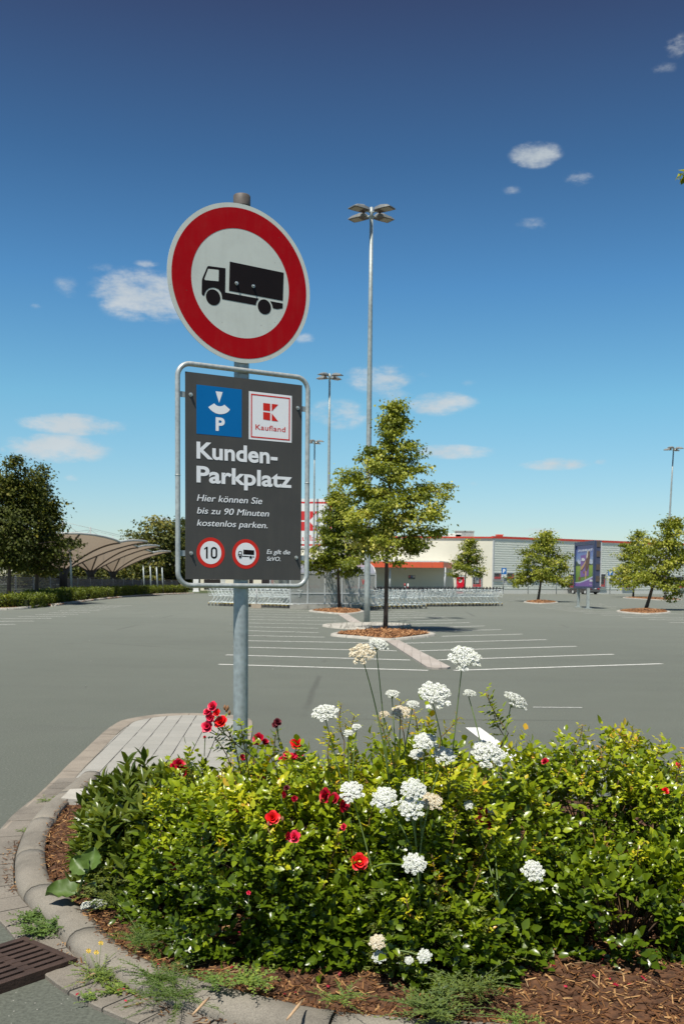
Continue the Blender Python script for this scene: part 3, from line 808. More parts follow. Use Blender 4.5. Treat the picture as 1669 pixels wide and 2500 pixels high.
_fonts = {}
def text_geo(s, bold=0.0, shear=0.0, spacing=1.0):
    cu = bpy.data.curves.new('lettering', 'FONT'); cu.body = s; cu.size = 1.0; cu.offset = bold; cu.shear = shear
    cu.space_character = spacing; cu.resolution_u = 6
    ob = bpy.data.objects.new('lettering', cu); COL.objects.link(ob)
    dg = bpy.context.evaluated_depsgraph_get(); dg.update()
    me = bpy.data.meshes.new_from_object(ob.evaluated_get(dg))
    V = np.array([v.co[:] for v in me.vertices]); F = [tuple(p.vertices) for p in me.polygons]
    bpy.data.objects.remove(ob); bpy.data.curves.remove(cu); bpy.data.meshes.remove(me)
    return V, F
CAPH = {}
def text_on(mb, s, x0, x1, yb, cap, place, bold=0.0, shear=0.0, mi=0, spacing=1.0):
    """text from x0 to x1 with its baseline at yb and capitals of height cap; place(a, b) gives the point"""
    V, F = text_geo(s, bold, shear, spacing)
    if (bold,) not in CAPH:
        h, _ = text_geo('H', bold); CAPH[(bold,)] = (h[:, 1].min(), h[:, 1].max())
    lo, hi = CAPH[(bold,)]
    sx = (x1 - x0) / (V[:, 0].max() - V[:, 0].min()); sy = cap / (hi - lo)
    a = x0 + (V[:, 0] - V[:, 0].min()) * sx; b = yb + (V[:, 1] - lo) * sy
    mb.add([place(p, q) for p, q in zip(a, b)], F, mi)

SIGNWHITE = pmat('reflective_white', (0.60, 0.64, 0.59), 0.5, spec=0.25, var=0.05, scale=7)
SIGNRED = pmat('reflective_red', (0.40, 0.0, 0.004), 0.5, spec=0.15, var=0.05, scale=5)
SIGNBLACK = pmat('sign_black', (0.012, 0.008, 0.008), 0.5, spec=0.15, var=0.1)
PANELGREY = pmat('panel_grey', (0.078, 0.077, 0.074), 0.6, spec=0.2, var=0.05, scale=5)
FOILWHITE = pmat('foil_white', (0.90, 0.91, 0.93), 0.5, spec=0.3, var=0.02)
FOILRED = pmat('foil_red', (0.68, 0.03, 0.02), 0.5, spec=0.2, var=0.03)
FOILBLUE = pmat('foil_blue', (0.0, 0.155, 0.44), 0.5, spec=0.2, var=0.03)
for _m in (SIGNWHITE, SIGNRED, PANELGREY): streaked(_m, {'reflective_white': .14, 'reflective_red': .05}.get(_m.name, .08))
STEELBOLT = pmat('bolt_steel', (0.5, 0.52, 0.5), 0.35, 0.6)

ptop = P(589, 478, 4.85)[2]
post = thing('sign_post', 'round galvanised steel post with a dark plastic cap carrying both signs', 'post', POLE)
mb = MB(POLE); mb.tube([POLE + [0, 0, z] for z in (-0.05, 0.6, 1.2, 1.8, 2.4, 3.0, ptop - 0.035)], 0.036, 28, caps=True); mb.build('pole', GALV, post)
mb = MB(POLE)
mb.lathe([(0.0405, ptop - 0.05), (0.0405, ptop - 0.004), (0.037, ptop + 0.001), (0.0, ptop + 0.003)], POLE, 28)
mb.build('cap', pmat('weathered_cap', (0.10, 0.085, 0.075), 0.6, var=0.35, scale=18), post)
mb = MB(POLE); mb.tube([POLE + [0, 0, 0.09], POLE + [0, 0, 0.14]], 0.05, 20); mb.build('ground_collar', CONC, post)

# round sign
dc = S(*za(780, 906)); DR = 0.3655
disc = thing('traffic_sign', 'round white sign with red ring and black lorry, no lorries allowed', 'road sign', W3(dc[0], dc[1]))
mb = MB(W3(dc[0], dc[1])); plane_slab(mb, circ(dc, DR, 96), -0.003, 0.0, 0)
mb.build('disc_plate', [SIGNWHITE], disc)
mb = MB(W3(dc[0], dc[1])); plane_ring(mb, dc, DR * 0.685, DR * 0.943, 0.0007); mb.build('red_ring', SIGNRED, disc)
mb = MB(W3(dc[0], dc[1]))
pz = lambda pts, z: [S(*z(*p)) for p in pts]
plane_poly(mb, pz([(675, 704), (1166, 806), (1158, 1062), (668, 970)], za), 0.0009)
cabpoly = [(470, 752), (480, 744), (636, 765), (633, 985), (940, 1042), (925, 1058), (916, 1080), (912, 1102), (605, 1046), (603, 1020), (595, 985), (574, 958), (545, 944), (517, 941), (488, 947), (464, 965), (449, 990), (443, 1015), (428, 1011), (419, 998), (421, 880), (425, 858)]
win = [(478, 771), (571, 781), (575, 785), (573, 884), (450, 873), (444, 862)]
cabp = pz(cabpoly, za); winp = pz(win, za)
plane_poly(mb, cabp, 0.0009)
plane_poly(mb, pz([(1043, 1064), (1157, 1086), (1156, 1130), (1108, 1138), (1067, 1130), (1058, 1095)], za), 0.0009)
for (cx_, cy_, rr_) in ((524, 1030, 65), (990, 1117, 63)):
    c = S(*za(cx_, cy_)); plane_poly(mb, circ(c, rr_ / 3.733 * 0.00207, 40), 0.0009)
mb.build('lorry_symbol', SIGNBLACK, disc)
mb = MB(W3(dc[0], dc[1])); plane_poly(mb, winp, 0.0013); mb.build('lorry_window', SIGNWHITE, disc)
def bolt(mb, p, r=0.007, off=0.0):
    c = W3(p[0], p[1], off); 
    mb.tube([c, c + sn * 0.003], r * 1.5, 14); mb.tube([c + sn * 0.003, c + sn * 0.010], r, 6, smooth=False); mb.tube([c + sn * .010, c + sn * .014], r * 0.5, 8)
for p in ((736, 903), (888, 930)):
    mb = MB(W3(dc[0], dc[1])); bolt(mb, S(*za(*p)), 0.0058, 0.001); mb.build('bolt', STEELBOLT, disc)
for z in (dc[1] - 0.12, dc[1] + 0.12):
    mb = MB(W3(dc[0], dc[1])); mb.tube([POLE + [0, 0, z - 0.012], POLE + [0, 0, z + 0.012]], 0.042, 24); c = W3(0, z, -0.018); mb.boxu(c - su * 0.035 - sup * 0.012, su * 0.07, sup * 0.024, sn * 0.014)
    mb.build('clamp', GALV, disc)

# parking panel
PC = S(*zb(760, 1215))
panel = thing('parking_sign', 'dark grey customer parking panel in a rounded tubular frame below the round sign', 'sign', W3(PC[0], PC[1]))
off_p = W3(PC[0], PC[1])
tl, tr_, bl, br_ = S(*zb(200, 172)), S(*zb(1322, 325)), S(*zb(213, 2160)), S(*zb(1308, 2187))
xa0, xa1, yb0, yb1 = (tl[0] + bl[0]) / 2, (tr_[0] + br_[0]) / 2, (bl[1] + br_[1]) / 2, (tl[1] + tr_[1]) / 2
mb = MB(off_p); plane_slab(mb, [(xa0, yb0), (xa1, yb0), (xa1, yb1), (xa0, yb1)], -0.003, 0.0); mb.build('panel_plate', PANELGREY, panel)
def rect_of(q):
    q = [S(*zb(*p)) for p in q]; xs = sorted(p[0] for p in q); ys = sorted(p[1] for p in q)
    return (xs[0] + xs[1]) / 2, (xs[2] + xs[3]) / 2, (ys[0] + ys[1]) / 2, (ys[2] + ys[3]) / 2
def prect(mb, r, off, mi=0): plane_poly(mb, [(r[0], r[2]), (r[1], r[2]), (r[1], r[3]), (r[0], r[3])], off, mi)
rb = rect_of([(310, 305), (744, 358), (744, 818), (313, 775)]); rw = rect_of([(810, 368), (1222, 420), (1220, 868), (813, 828)])
place = lambda off: (lambda a, b: W3(a, b, off))
mb = MB(off_p); prect(mb, rb, 0.0006); bs = mb.build('blue_square', FOILBLUE, panel)
mb = MB(off_p)
plane_poly(mb, pz([(494, 373), (562, 381), (528, 484)], zb), 0.0012)
plane_poly(mb, pz([(424, 524), (482, 488), (495, 503), (512, 513), (530, 517), (548, 516), (564, 511), (578, 501), (632, 548), (618, 566), (600, 579), (578, 588), (552, 592), (524, 591), (495, 583), (468, 568), (445, 549)], zb), 0.0012)
p0, p1 = S(*zb(495, 750)), S(*zb(495, 620)); p2 = S(*zb(582, 680))
text_on(mb, 'P', p0[0], p2[0], p0[1], p1[1] - p0[1], place(0.0012), bold=0.035)
mb.build('parking_disc_symbol', FOILWHITE, bs)
mb = MB(off_p); prect(mb, rw, 0.0006); ws = mb.build('white_square', FOILWHITE, panel)
mb = MB(off_p)
ro = rect_of([(830, 391), (1204, 440), (1203, 847), (832, 811)]); tk = 0.0058
for r in ((ro[0], ro[1], ro[3] - tk, ro[3]), (ro[0], ro[1], ro[2], ro[2] + tk), (ro[0], ro[0] + tk, ro[2] + tk, ro[3] - tk), (ro[1] - tk, ro[1], ro[2] + tk, ro[3] - tk)):
    prect(mb, r, 0.0012)
for q in ([(948, 484), (1015, 492), (1015, 563), (948, 556)], [(948, 571), (1015, 579), (1015, 652), (948, 642)], [(1030, 493), (1092, 501), (1030, 565)], [(1030, 584), (1092, 662), (1030, 655)]):
    plane_poly(mb, pz(q, zb), 0.0012)
def signtext(mb, s, x0, y0, ycap, x1, bold, shear=0.0, spacing=1.0):
    a = S(*zb(x0, y0)); c = S(*zb(x0, ycap)); e = S(*zb(x1, y0 + (x1 - x0) * 0.10))
    text_on(mb, s, a[0], e[0], a[1], c[1] - a[1], place(0.0012), bold, shear, 0, spacing)
signtext(mb, 'Kaufland', 875, 738, 688, 1160, 0.008, 0, 1.05)
mb.build('store_logo', FOILRED, ws)
mb = MB(off_p); signtext(mb, 'Kunden-', 312, 1015, 853, 1085, 0.028); mb.build('heading_text', FOILWHITE, panel)
mb = MB(off_p); signtext(mb, 'Parkplatz', 312, 1243, 1084, 1222, 0.028); mb.build('heading_text', FOILWHITE, panel)
for (tx_, x0_, y0_, yc_, x1_) in (('Hier können Sie', 316, 1420, 1358, 937), ('bis zu 90 Minuten', 316, 1540, 1480, 1003), ('kostenlos parken.', 316, 1657, 1598, 988), ('Es gilt die', 982, 1927, 1885, 1204), ('StVO.', 982, 1993, 1954, 1112)):
    mb = MB(off_p)
    for sh_x, sh_o in ((0, 0), (2.2, .0001), (1.1, .0002)):      # the strokes laid twice, slightly apart, for the photo's heavier weight
        a = S(*zb(x0_ + sh_x, y0_ + (sh_x and .0))); c = S(*zb(x0_, yc_)); e = S(*zb(x1_ + sh_x, y0_ + (x1_ - x0_) * .1)); b_0 = S(*zb(x0_, y0_))
        text_on(mb, tx_, a[0], e[0], b_0[1], c[1] - b_0[1], place(0.0012 + sh_o), 0.0, 0.2)
    mb.build('text_line', FOILWHITE, panel)
c1 = S(*zb(448, 1915)); c2 = S(*zb(783, 1928)); R1 = abs(S(*zb(583, 1925))[0] - S(*zb(314, 1905))[0]) / 2
for c, nm in ((c1, 'speed_roundel'), (c2, 'lorry_roundel')):
    mb = MB(off_p); plane_poly(mb, circ(c, R1, 64), 0.0006, 0); plane_poly(mb, circ(c, R1 * 0.755, 64), 0.0010, 1)
    if nm == 'speed_roundel':
        a = S(*zb(385, 1971)); t_ = S(*zb(385, 1858)); e = S(*zb(510, 1978))
        w_ = e[0] - a[0]; h_ = t_[1] - a[1]
        plane_poly(mb, [(a[0] + w_ * .14, a[1]), (a[0] + w_ * .27, a[1]), (a[0] + w_ * .27, a[1] + h_), (a[0] + w_ * .17, a[1] + h_), (a[0], a[1] + h_ * .84), (a[0] + .0, a[1] + h_ * .74), (a[0] + w_ * .14, a[1] + h_ * .84)], .0014, 2)
        def stad(x0, x1, y0, y1): r_ = (x1 - x0) / 2; return [(x0 + r_ + r_ * math.cos(t), (y1 - r_ if math.sin(t) >= 0 else y0 + r_) + r_ * math.sin(t)) for t in np.linspace(0, 2 * math.pi, 32, endpoint=False) + .01]
        o_ = stad(a[0] + w_ * .50, e[0], a[1], a[1] + h_); i_ = stad(a[0] + w_ * .63, e[0] - w_ * .13, a[1] + w_ * .13, a[1] + h_ - w_ * .13)
        V_ = [W3(*q, .0014) for q in o_] + [W3(*q, .0014) for q in i_]; mb.add(V_, [(k, (k + 1) % 32, 32 + (k + 1) % 32, 32 + k) for k in range(32)], 2)
    else:
        plane_poly(mb, pz([(760, 1886), (862, 1893), (862, 1938), (758, 1932)], zb), 0.0014, 2)
        plane_poly(mb, pz([(712, 1908), (720, 1900), (745, 1902), (746, 1944), (864, 1953), (864, 1961), (707, 1951), (708, 1930)], zb), 0.0014, 2)
        plane_poly(mb, pz([(719, 1910), (738, 1911), (738, 1930), (715, 1928)], zb), 0.0018, 1)
        for q in ((728, 1953), (828, 1959)):
            plane_poly(mb, circ(S(*zb(*q)), 0.0085, 24), 0.0018, 1); plane_poly(mb, circ(S(*zb(*q)), 0.0068, 24), 0.0022, 2)
    mb.build(nm, [FOILRED, FOILWHITE, SIGNBLACK], panel)
# tubular frame
fx0 = (S(*zb(137, 700))[0] + S(*zb(137, 1700))[0]) / 2; fx1 = (S(*zb(1381, 700))[0] + S(*zb(1366, 1700))[0]) / 2
fy1 = (S(*zb(300, 112))[1] + S(*zb(1200, 229))[1]) / 2; fy0 = (S(*zb(300, 2226))[1] + S(*zb(1200, 2238))[1]) / 2; fr = 0.062
path = []
for (cx_, cy_, a0) in ((fx1 - fr, fy1 - fr, 0), (fx0 + fr, fy1 - fr, 90), (fx0 + fr, fy0 + fr, 180), (fx1 - fr, fy0 + fr, 270)):
    for k in range(9):
        a = math.radians(a0 + k * 11.25); path.append(W3(cx_ + fr * math.cos(a), cy_ + fr * math.sin(a), -0.004))
    
mb = MB(off_p); mb.tube(path, 0.0118, 14, closed=True)
for yy in (zb(137, 1172), ):
    q = S(*yy); 
    for xx in (fx0, fx1): mb.tube([W3(xx, q[1] - 0.002, -0.004), W3(xx, q[1] + 0.002, -0.004)], 0.0132, 14)
mb.build('tube_frame', galv_mat('frame_steel', (0.42, 0.45, 0.44), 0.3, 0.42, 60), panel)
for (x, y) in ((257, 405), (1278, 533), (260, 1920), (1264, 1963)):
    q = S(*zb(x, y)); left = x < 700
    mb = MB(off_p); bolt(mb, q, 0.0062, 0.0); mb.build('bolt', STEELBOLT, panel)
    mb = MB(off_p); xs0 = fx0 if left else q[0] - 0.03
    mb.boxu(W3(xs0, q[1] - 0.014, -0.007), su * (abs(q[0] - fx0) + 0.03 if left else fx1 - q[0] + 0.03), sup * 0.026, sn * 0.003)
    mb.build('bracket', GALV, panel)
for z in (yb1 - 0.03, yb0 + 0.1):
    mb = MB(off_p); mb.tube([POLE + [0, 0, z - 0.014], POLE + [0, 0, z + 0.014]], 0.042, 24); c = W3(0, z, -0.02); mb.boxu(c - su * 0.04 - sup * 0.014, su * 0.08, sup * 0.028, sn * 0.015)
    mb.build('clamp', GALV, panel)

# ------------------------------------------------------------------ lot lamps
def lamp_kids():
    root = thing('lamp_mast', 'tall galvanised mast with four floodlights beside the near linden island', 'street lamp', (0, 0, 0), 0, 'floodlight masts of the car park')
    Hh = 14.6
    mb = MB(); mb.tube([(0, 0, z) for z in (-0.05, 1.2, 4, 8, 11.5, Hh)], [0.112, 0.11, 0.103, 0.092, 0.078, 0.06], 16); mb.build('mast', GALV_L, root)
    mb = MB(); mb.tube([(0, 0, Hh), (0, 0, Hh + 0.42)], 0.065, 12); mb.build('mast_head', GALV_L, root)
    for k, a in enumerate((35, 145, 215, 325)):
        a = math.radians(a); d = np.array([math.cos(a), math.sin(a), 0]); s = np.array([-d[1], d[0], 0]); z = Hh + (0.12 if k in (0, 1) else 0.24)
        mb = MB(); mb.tube([np.array([0, 0, z]) + d * 0.05, np.array([0, 0, z + 0.02]) + d * 0.32], 0.03, 8); ar = mb.build('arm', GALV_L, root)
        mb = MB(); o = np.array([0, 0, z + 0.0])
        # housing: flat underneath, domed on top
        secs = [(0.16, 0.10, 0.05), (0.24, 0.20, 0.14), (0.45, 0.235, 0.17), (0.72, 0.235, 0.13), (0.90, 0.22, 0.03)]
        V = []
        for (r, hw, hh) in secs:
            for (q, f) in ((-1, 0), (-0.92, 0.6), (-0.45, 1), (0.45, 1), (0.92, 0.6), (1, 0)): V.append(o + d * r + s * hw * q + np.array([0, 0, hh * f]))
        F = []
        for i in range(4):
            for j in range(5): F.append((i * 6 + j, (i + 1) * 6 + j, (i + 1) * 6 + j + 1, i * 6 + j + 1))
        F += [tuple(range(6)), tuple(range(24, 30))[::-1]]
        F += [(i * 6, i * 6 + 5, (i + 1) * 6 + 5, (i + 1) * 6) for i in range(4)]
        mb.add(V, F, 0, False); fl = mb.build('floodlight', LAMPGREY, root)
        mb = MB()
        for (r0, r1, hw) in ((0.47, 0.84, 0.17),):
            mb.boxu(o + d * r0 - s * hw + np.array([0, 0, -0.012]), d * (r1 - r0), s * 2 * hw, np.array([0, 0, 0.01]))
        mb.build('lens', LENS, fl)
        mb = MB(); mb.boxu(o + d * 0.20 - s * 0.2 + np.array([0, 0, -0.006]), d * 0.69, s * 0.4, np.array([0, 0, 0.004])); mb.build('rim', LAMPDARK, fl)
    return root
LAMPGREY = pmat('lamp_housing', (0.26, 0.27, 0.26), 0.4, 0.2)
LAMPDARK = pmat('lamp_rim', (0.06, 0.035, 0.028), 0.5)
LENS = pmat('lamp_lens', (0.26, 0.21, 0.14), 0.3)
lamp = lamp_kids(); lk = record(lamp)
b0 = G(895, 1522); lamp.location = b0
for (px, Y, label) in ((800, 66.0, 'tall galvanised floodlight mast seen between the parking panel and the linden'), (765, 97.0, 'farthest floodlight mast, partly behind the right frame tube of the panel'),
                       (1622, 96.0, 'tall floodlight mast at the right in front of the corrugated wall')):
    o = lamp.copy(); COL.objects.link(o); proto_copy(lk, o); o['label'] = label
    q = P(px, 1450, Y); o.location = (q[0], Y, 0); o.rotation_euler = (0, 0, random.uniform(-.25, .25))
    if px == 765: o.rotation_euler = (0.0, 0, 0.5)
    if px == 1622: o.scale = (1, 1, 0.97); o.rotation_euler = (0, math.radians(1.6), 0.2)

# ------------------------------------------------------------------ tree islands
ISLE_MULCH = CHIP
def island(name, label, pts, mulch=True, h=0.07):
    c = np.mean([p[:2] for p in pts], 0); root = thing(name, label, 'traffic island', (c[0], c[1], 0))
    path = smooth_path([p[:2] - c for p in pts], 0.15, True)
    a = sum(path[i][0] * path[(i + 1) % len(path)][1] - path[(i + 1) % len(path)][0] * path[i][1] for i in range(len(path)))
    if a < 0: path = path[::-1]
    mb = MB(); sweep_blocks(mb, path, [(0.0, -0.05), (0.01, h * .8), (0.05, h), (0.16, h), (0.18, h * 0.9), (0.18, -0.05)], 1.0, 0.012, 0.0, closed=True); mb.build('kerb_ring', CONC_W, root)
    inn = []
    for i in range(len(path)):
        t = path[(i + 1) % len(path)] - path[i - 1]; t = t / (np.linalg.norm(t) + 1e-9); inn.append(path[i] + np.array([-t[1], t[0]]) * 0.17)
    mb = MB(); mb.prism([tuple(p) for p in inn], -0.04, h - 0.02)
    mb.build('infill', MULCH if mulch else CONC_W, root)
    if mulch:
        inn = np.array(inn); lo, hi = inn.min(0), inn.max(0); n = 5200
        x = rng.uniform(lo[0], hi[0], n); y = rng.uniform(lo[1], hi[1], n); k = inside(x, y, inn * 0.97); x = x[k]; y = y[k]
        z = h - 0.01 + 0.13 * np.exp(-((x) ** 2 + (y) ** 2) / 1.2) * 1.0
        ch = chips('mulch', x, y, z, (0.05, 0.12), (0.015, 0.04), BRIGHTCHIP, 0.4); ch.parent = root; ch['kind'] = 'stuff'
        mb = MB(); m_ = 16; V = []
        for i in range(m_ + 1):
            for j in range(m_ + 1):
                xx, yy = lo[0] + (hi[0] - lo[0]) * i / m_, lo[1] + (hi[1] - lo[1]) * j / m_
                V.append((xx, yy, h - 0.045 + 0.13 * math.exp(-(xx * xx + yy * yy) / 1.2)))
        F = [(i * (m_ + 1) + j, (i + 1) * (m_ + 1) + j, (i + 1) * (m_ + 1) + j + 1, i * (m_ + 1) + j + 1) for i in range(m_) for j in range(m_)
             if all(inside(np.array([V[q][0]]), np.array([V[q][1]]), inn)[0] for q in (i * (m_ + 1) + j, (i + 1) * (m_ + 1) + j, (i + 1) * (m_ + 1) + j + 1, i * (m_ + 1) + j + 1))]
        mb.add(V, F, 0, True); mb.build('mulch_mound', MULCH, root)
    return root
BRIGHTCHIP = tintmat('fresh_bark_chip', [(0, (0.16, 0.07, 0.03)), (0.5, (0.36, 0.17, 0.07)), (1, (0.60, 0.34, 0.16))])
z7 = lambda x, y: (700 + x / 2.412, 1520 + y / 2.412)
zt = lambda x, y: (480 + x / 2.412, 1150 + y / 2.412)
island('tree_island', 'mulched island with pale kerb under the nearest linden', [G(*z7(*p)) for p in [(256, 78), (420, 95), (600, 109), (740, 98), (876, 76), (760, 60), (560, 50), (380, 58)]])
island('lamp_island', 'bare concrete island at the foot of the near lamp mast', [G(*z7(*p)) for p in [(208, 22), (300, 36), (480, 43), (640, 38), (735, 22), (640, 12), (480, 8), (300, 12)]], False)
island('tree_island', 'mulched island under the second linden in front of the trolley shelter', [G(*zt(*p)) for p in [(660, 826), (800, 842), (900, 845), (985, 832), (930, 815), (800, 812)]])
island('tree_island', 'mulched island of the linden left of the billboard', [G(*zr(*p)) for p in [(768, 450), (850, 458), (940, 453), (900, 444), (830, 443)]])
island('tree_island', 'mulched island of the leaning linden right of the billboard', [G(*zr(*p)) for p in [(1230, 497), (1370, 510), (1500, 503), (1440, 489), (1320, 486)]])
island('tree_island', 'mulched island behind the leaning linden by the right lamp mast', [G(*zr(*p)) for p in [(1262, 427), (1330, 433), (1480, 441), (1560, 438), (1480, 428), (1340, 423)]])
# loose grasses at the kerb of the near island
for (px, py, lab) in ((880, 1541, 'dry grey weeds on the back edge of the near tree island'),):
    q = G(px, py); t = thing('dry_weeds', lab, 'weeds', (q[0], q[1], 0.1)); mb = MB()
    for i in range(60):
        a = random.uniform(0, 6.28); x = random.uniform(-1.0, 1.6); y = random.uniform(-.3, .3); hh = random.uniform(.1, .3)
        mb.tube([(x, y, 0), (x + math.cos(a) * .08, y + math.sin(a) * .08, hh)], [.006, .002], 3)
    mb.build('stalks', pmat('dry_stalk', (0.2, 0.19, 0.12), 0.9), t)

# trees of the car park
def linden_prof(u):
    if u < 0.12: return 1.45 + u * 5
    if u < 0.35: return 2.05 - (u - 0.12) * 0.8
    return max(0.10, 1.80 * (1 - (u - 0.35) / 0.66) ** 1.05 + 0.05)
tb = G(937, 1541)
make_tree('linden_tree', 'nearest young linden with a tall pointed crown in front of the lamp mast', 'tree', (tb[0], tb[1], 0.1), 7.0, linden_prof, 50, 23000, 0.098, LINDEN, 0.078, 2.75, (0.22, 0.0), 'lindens of the car park', seed=8, droop=0.24, clump=0.165, rspan=(.62, 1.06), tint0=.56)
tb = G(828, 1490)
make_tree('linden_tree', 'broad linden between the parking panel and the nearest linden', 'tree', (tb[0], tb[1], 0.1), 6.1, lambda u: (1.6 + u * 2.4 if u < .2 else 2.1 * (1 - (u - .2) / .82) ** 1.35 + .12), 42, 14000, 0.135, LINDEN, 0.10, 2.6, (-0.15, 0), 'lindens of the car park', seed=9, droop=0.32, clump=0.22)
small = [((1313, 1469), 5.5, 2.0, 'small linden left of the billboard with a bare gap in its crown', 12, (.5, 0), 2.7, 0.95),
         ((1574, 1489), 5.3, 1.75, 'leaning linden right of the billboard with drooping leaves', 14, (1.5, 0), 2.3, 1.1),
         ((1545, 1458), 7.2, 2.3, 'linden behind the leaning one, against the corrugated wall', 17, (.3, 0), 3.3, .9)]
for (p, hgt, rad, lab, sd, ln, clr, dp) in small:
    tb = G(*p); k = tb[1] / 60.0
    make_tree('linden_tree', lab, 'tree', (tb[0], tb[1], 0.08), hgt, (lambda rad: (lambda u: rad * (0.75 + u * 1.2 if u < .2 else (1 - (u - .2) / .85) ** 1.1 * 0.95 + .08)))(rad * 1.28), 26, 9500, 0.15 * k ** .4, LINDEN, 0.11, clr, ln, 'lindens of the car park', seed=sd, droop=0.45, clump=0.27, tint0=0.55)
tb = P(1131, 1440, 112.0)
make_tree('linden_tree', 'slender linden in front of the cream wall beside the red door', 'tree', (tb[0], 112.0, 0), 6.2, lambda u: 2.2 * (0.8 + u if u < .25 else (1 - (u - .25) / .8) ** 1.2 * .95 + .1), 28, 5200, 0.20, LINDEN, 0.10, 3.4, (.6, 0), 'lindens of the car park', seed=21, droop=0.4, clump=0.28)

# ------------------------------------------------------------------ store
def lerp(a, b, t): return np.array(a, float) * (1 - t) + np.array(b, float) * t
CRN = np.array([19.4, 130.0]); ROOF = 7.35
GR = np.array([66.0, 157.9]); CL = np.array([-19.0, 133.5])
gd = (GR - CRN) / np.linalg.norm(GR - CRN); gn = np.array([gd[1], -gd[0]])       # along, outward (to the viewer)
cd = (CL - CRN) / np.linalg.norm(CL - CRN); cn = np.array([-cd[1], cd[0]])
if cn[1] > 0: cn = -cn
if gn[1] > 0: gn = -gn
store = thing('supermarket', 'long low supermarket with cream front, red roof edge and grey corrugated side', 'building', (CRN[0], CRN[1], 0))
SB = (CRN[0], CRN[1], 0)
back = [GR + np.array([-20, 40]), CL + np.array([5, 45])]
mb = MB(SB); mb.prism([CRN, GR, back[0], back[1], CL], 0.0, ROOF - 0.12); 
mb.build('wall', CREAM, store)
# corrugated cladding: real horizontal ribs
mb = MB(SB); A = CRN + gn * 0.02; B = GR + gn * 0.02; pitch = 0.305; z = 0.55; V = []; rows = []
prof = [(0.0, 0.0), (0.0, 0.05), (0.05, 0.11), (0.05, 0.27), (0.0, 0.305)]
zz_ = []
while z < ROOF - 0.25:
    for (o, dz_) in prof[:-1]: zz_.append((o + 0.05, z + dz_))
    z += pitch
zz_.append((0.05, z))
for (o, z_) in zz_:
    for q in (A, B): V.append((q[0] + gn[0] * o, q[1] + gn[1] * o, z_))
F = [(2 * i, 2 * i + 1, 2 * i + 3, 2 * i + 2) for i in range(len(zz_) - 1)]
mb.add(V, F); 
q0, q1 = CRN, CRN + gn * 0.14
mb.build('corrugated_cladding', CORR, store)
mb = MB(SB); c = CRN + gd * 0.1
mb.boxu((CRN[0] + gn[0] * .0, CRN[1] + gn[1] * .0, 0.4), (*(gd * 0.18), 0), (*(gn * 0.16), 0), (0, 0, ROOF - 0.5)); mb.build('corner_trim', LGREY, store)
mb = MB(SB); L_ = np.linalg.norm(GR - CRN)
mb.boxu((*(CRN + gn * 0.001), 0.0), (*(gd * L_), 0), (*(gn * 0.10), 0), (0, 0, 0.52)); mb.build('plinth', pmat('plinth_white', (0.62, 0.62, 0.57), 0.8, var=0.08), store)
mb = MB(SB)
mb.boxu((*(CRN - gd * 0.1 - gn * 0.2), ROOF - 0.16), (*(gd * L_), 0), (*(gn * 0.42), 0), (0, 0, 0.28))
Lc = np.linalg.norm(CL - CRN)
mb.boxu((*(CRN - cn * 0.2), ROOF - 0.16), (*(cd * Lc), 0), (*(cn * 0.36), 0), (0, 0, 0.20)); mb.build('roof_edge', REDTRIM, store)
# roof units
for (px, w_, h_, hh, nm, mt) in ((1104, 1.9, 0.55, 0, 'roof_unit', WHITE), (1120, 1.25, 0.95, 0, 'roof_duct', GREY), (1142, 1.25, 0.95, 0, 'roof_duct', GREY), (1216, .8, 0.5, 0, 'roof_duct', REDTRIM), (1378, .5, .45, 0, 'roof_duct', GREY)):
    q = P(px, 1400, 136.0); 
    if px > 1250: q = P(px, 1400, 148.0)
    mb = MB(SB); mb.box((q[0], q[1], ROOF + h_ / 2 - .1), (w_, 1.2, h_ + .2)); mb.box((q[0], q[1], ROOF + h_ + 0.05), (w_ + .15, 1.35, 0.1)); mb.build(nm, mt, store)
def wall_pt(px, py, o, d, n, off=0.0):
    """where a sight line meets a wall (top view line o + d t), pushed out by off"""
    r = ray(px, py); O = np.array(o) + n * off; t = ((O - CAMP[:2]) @ n) / (r[:2] @ n); return CAMP + r * t
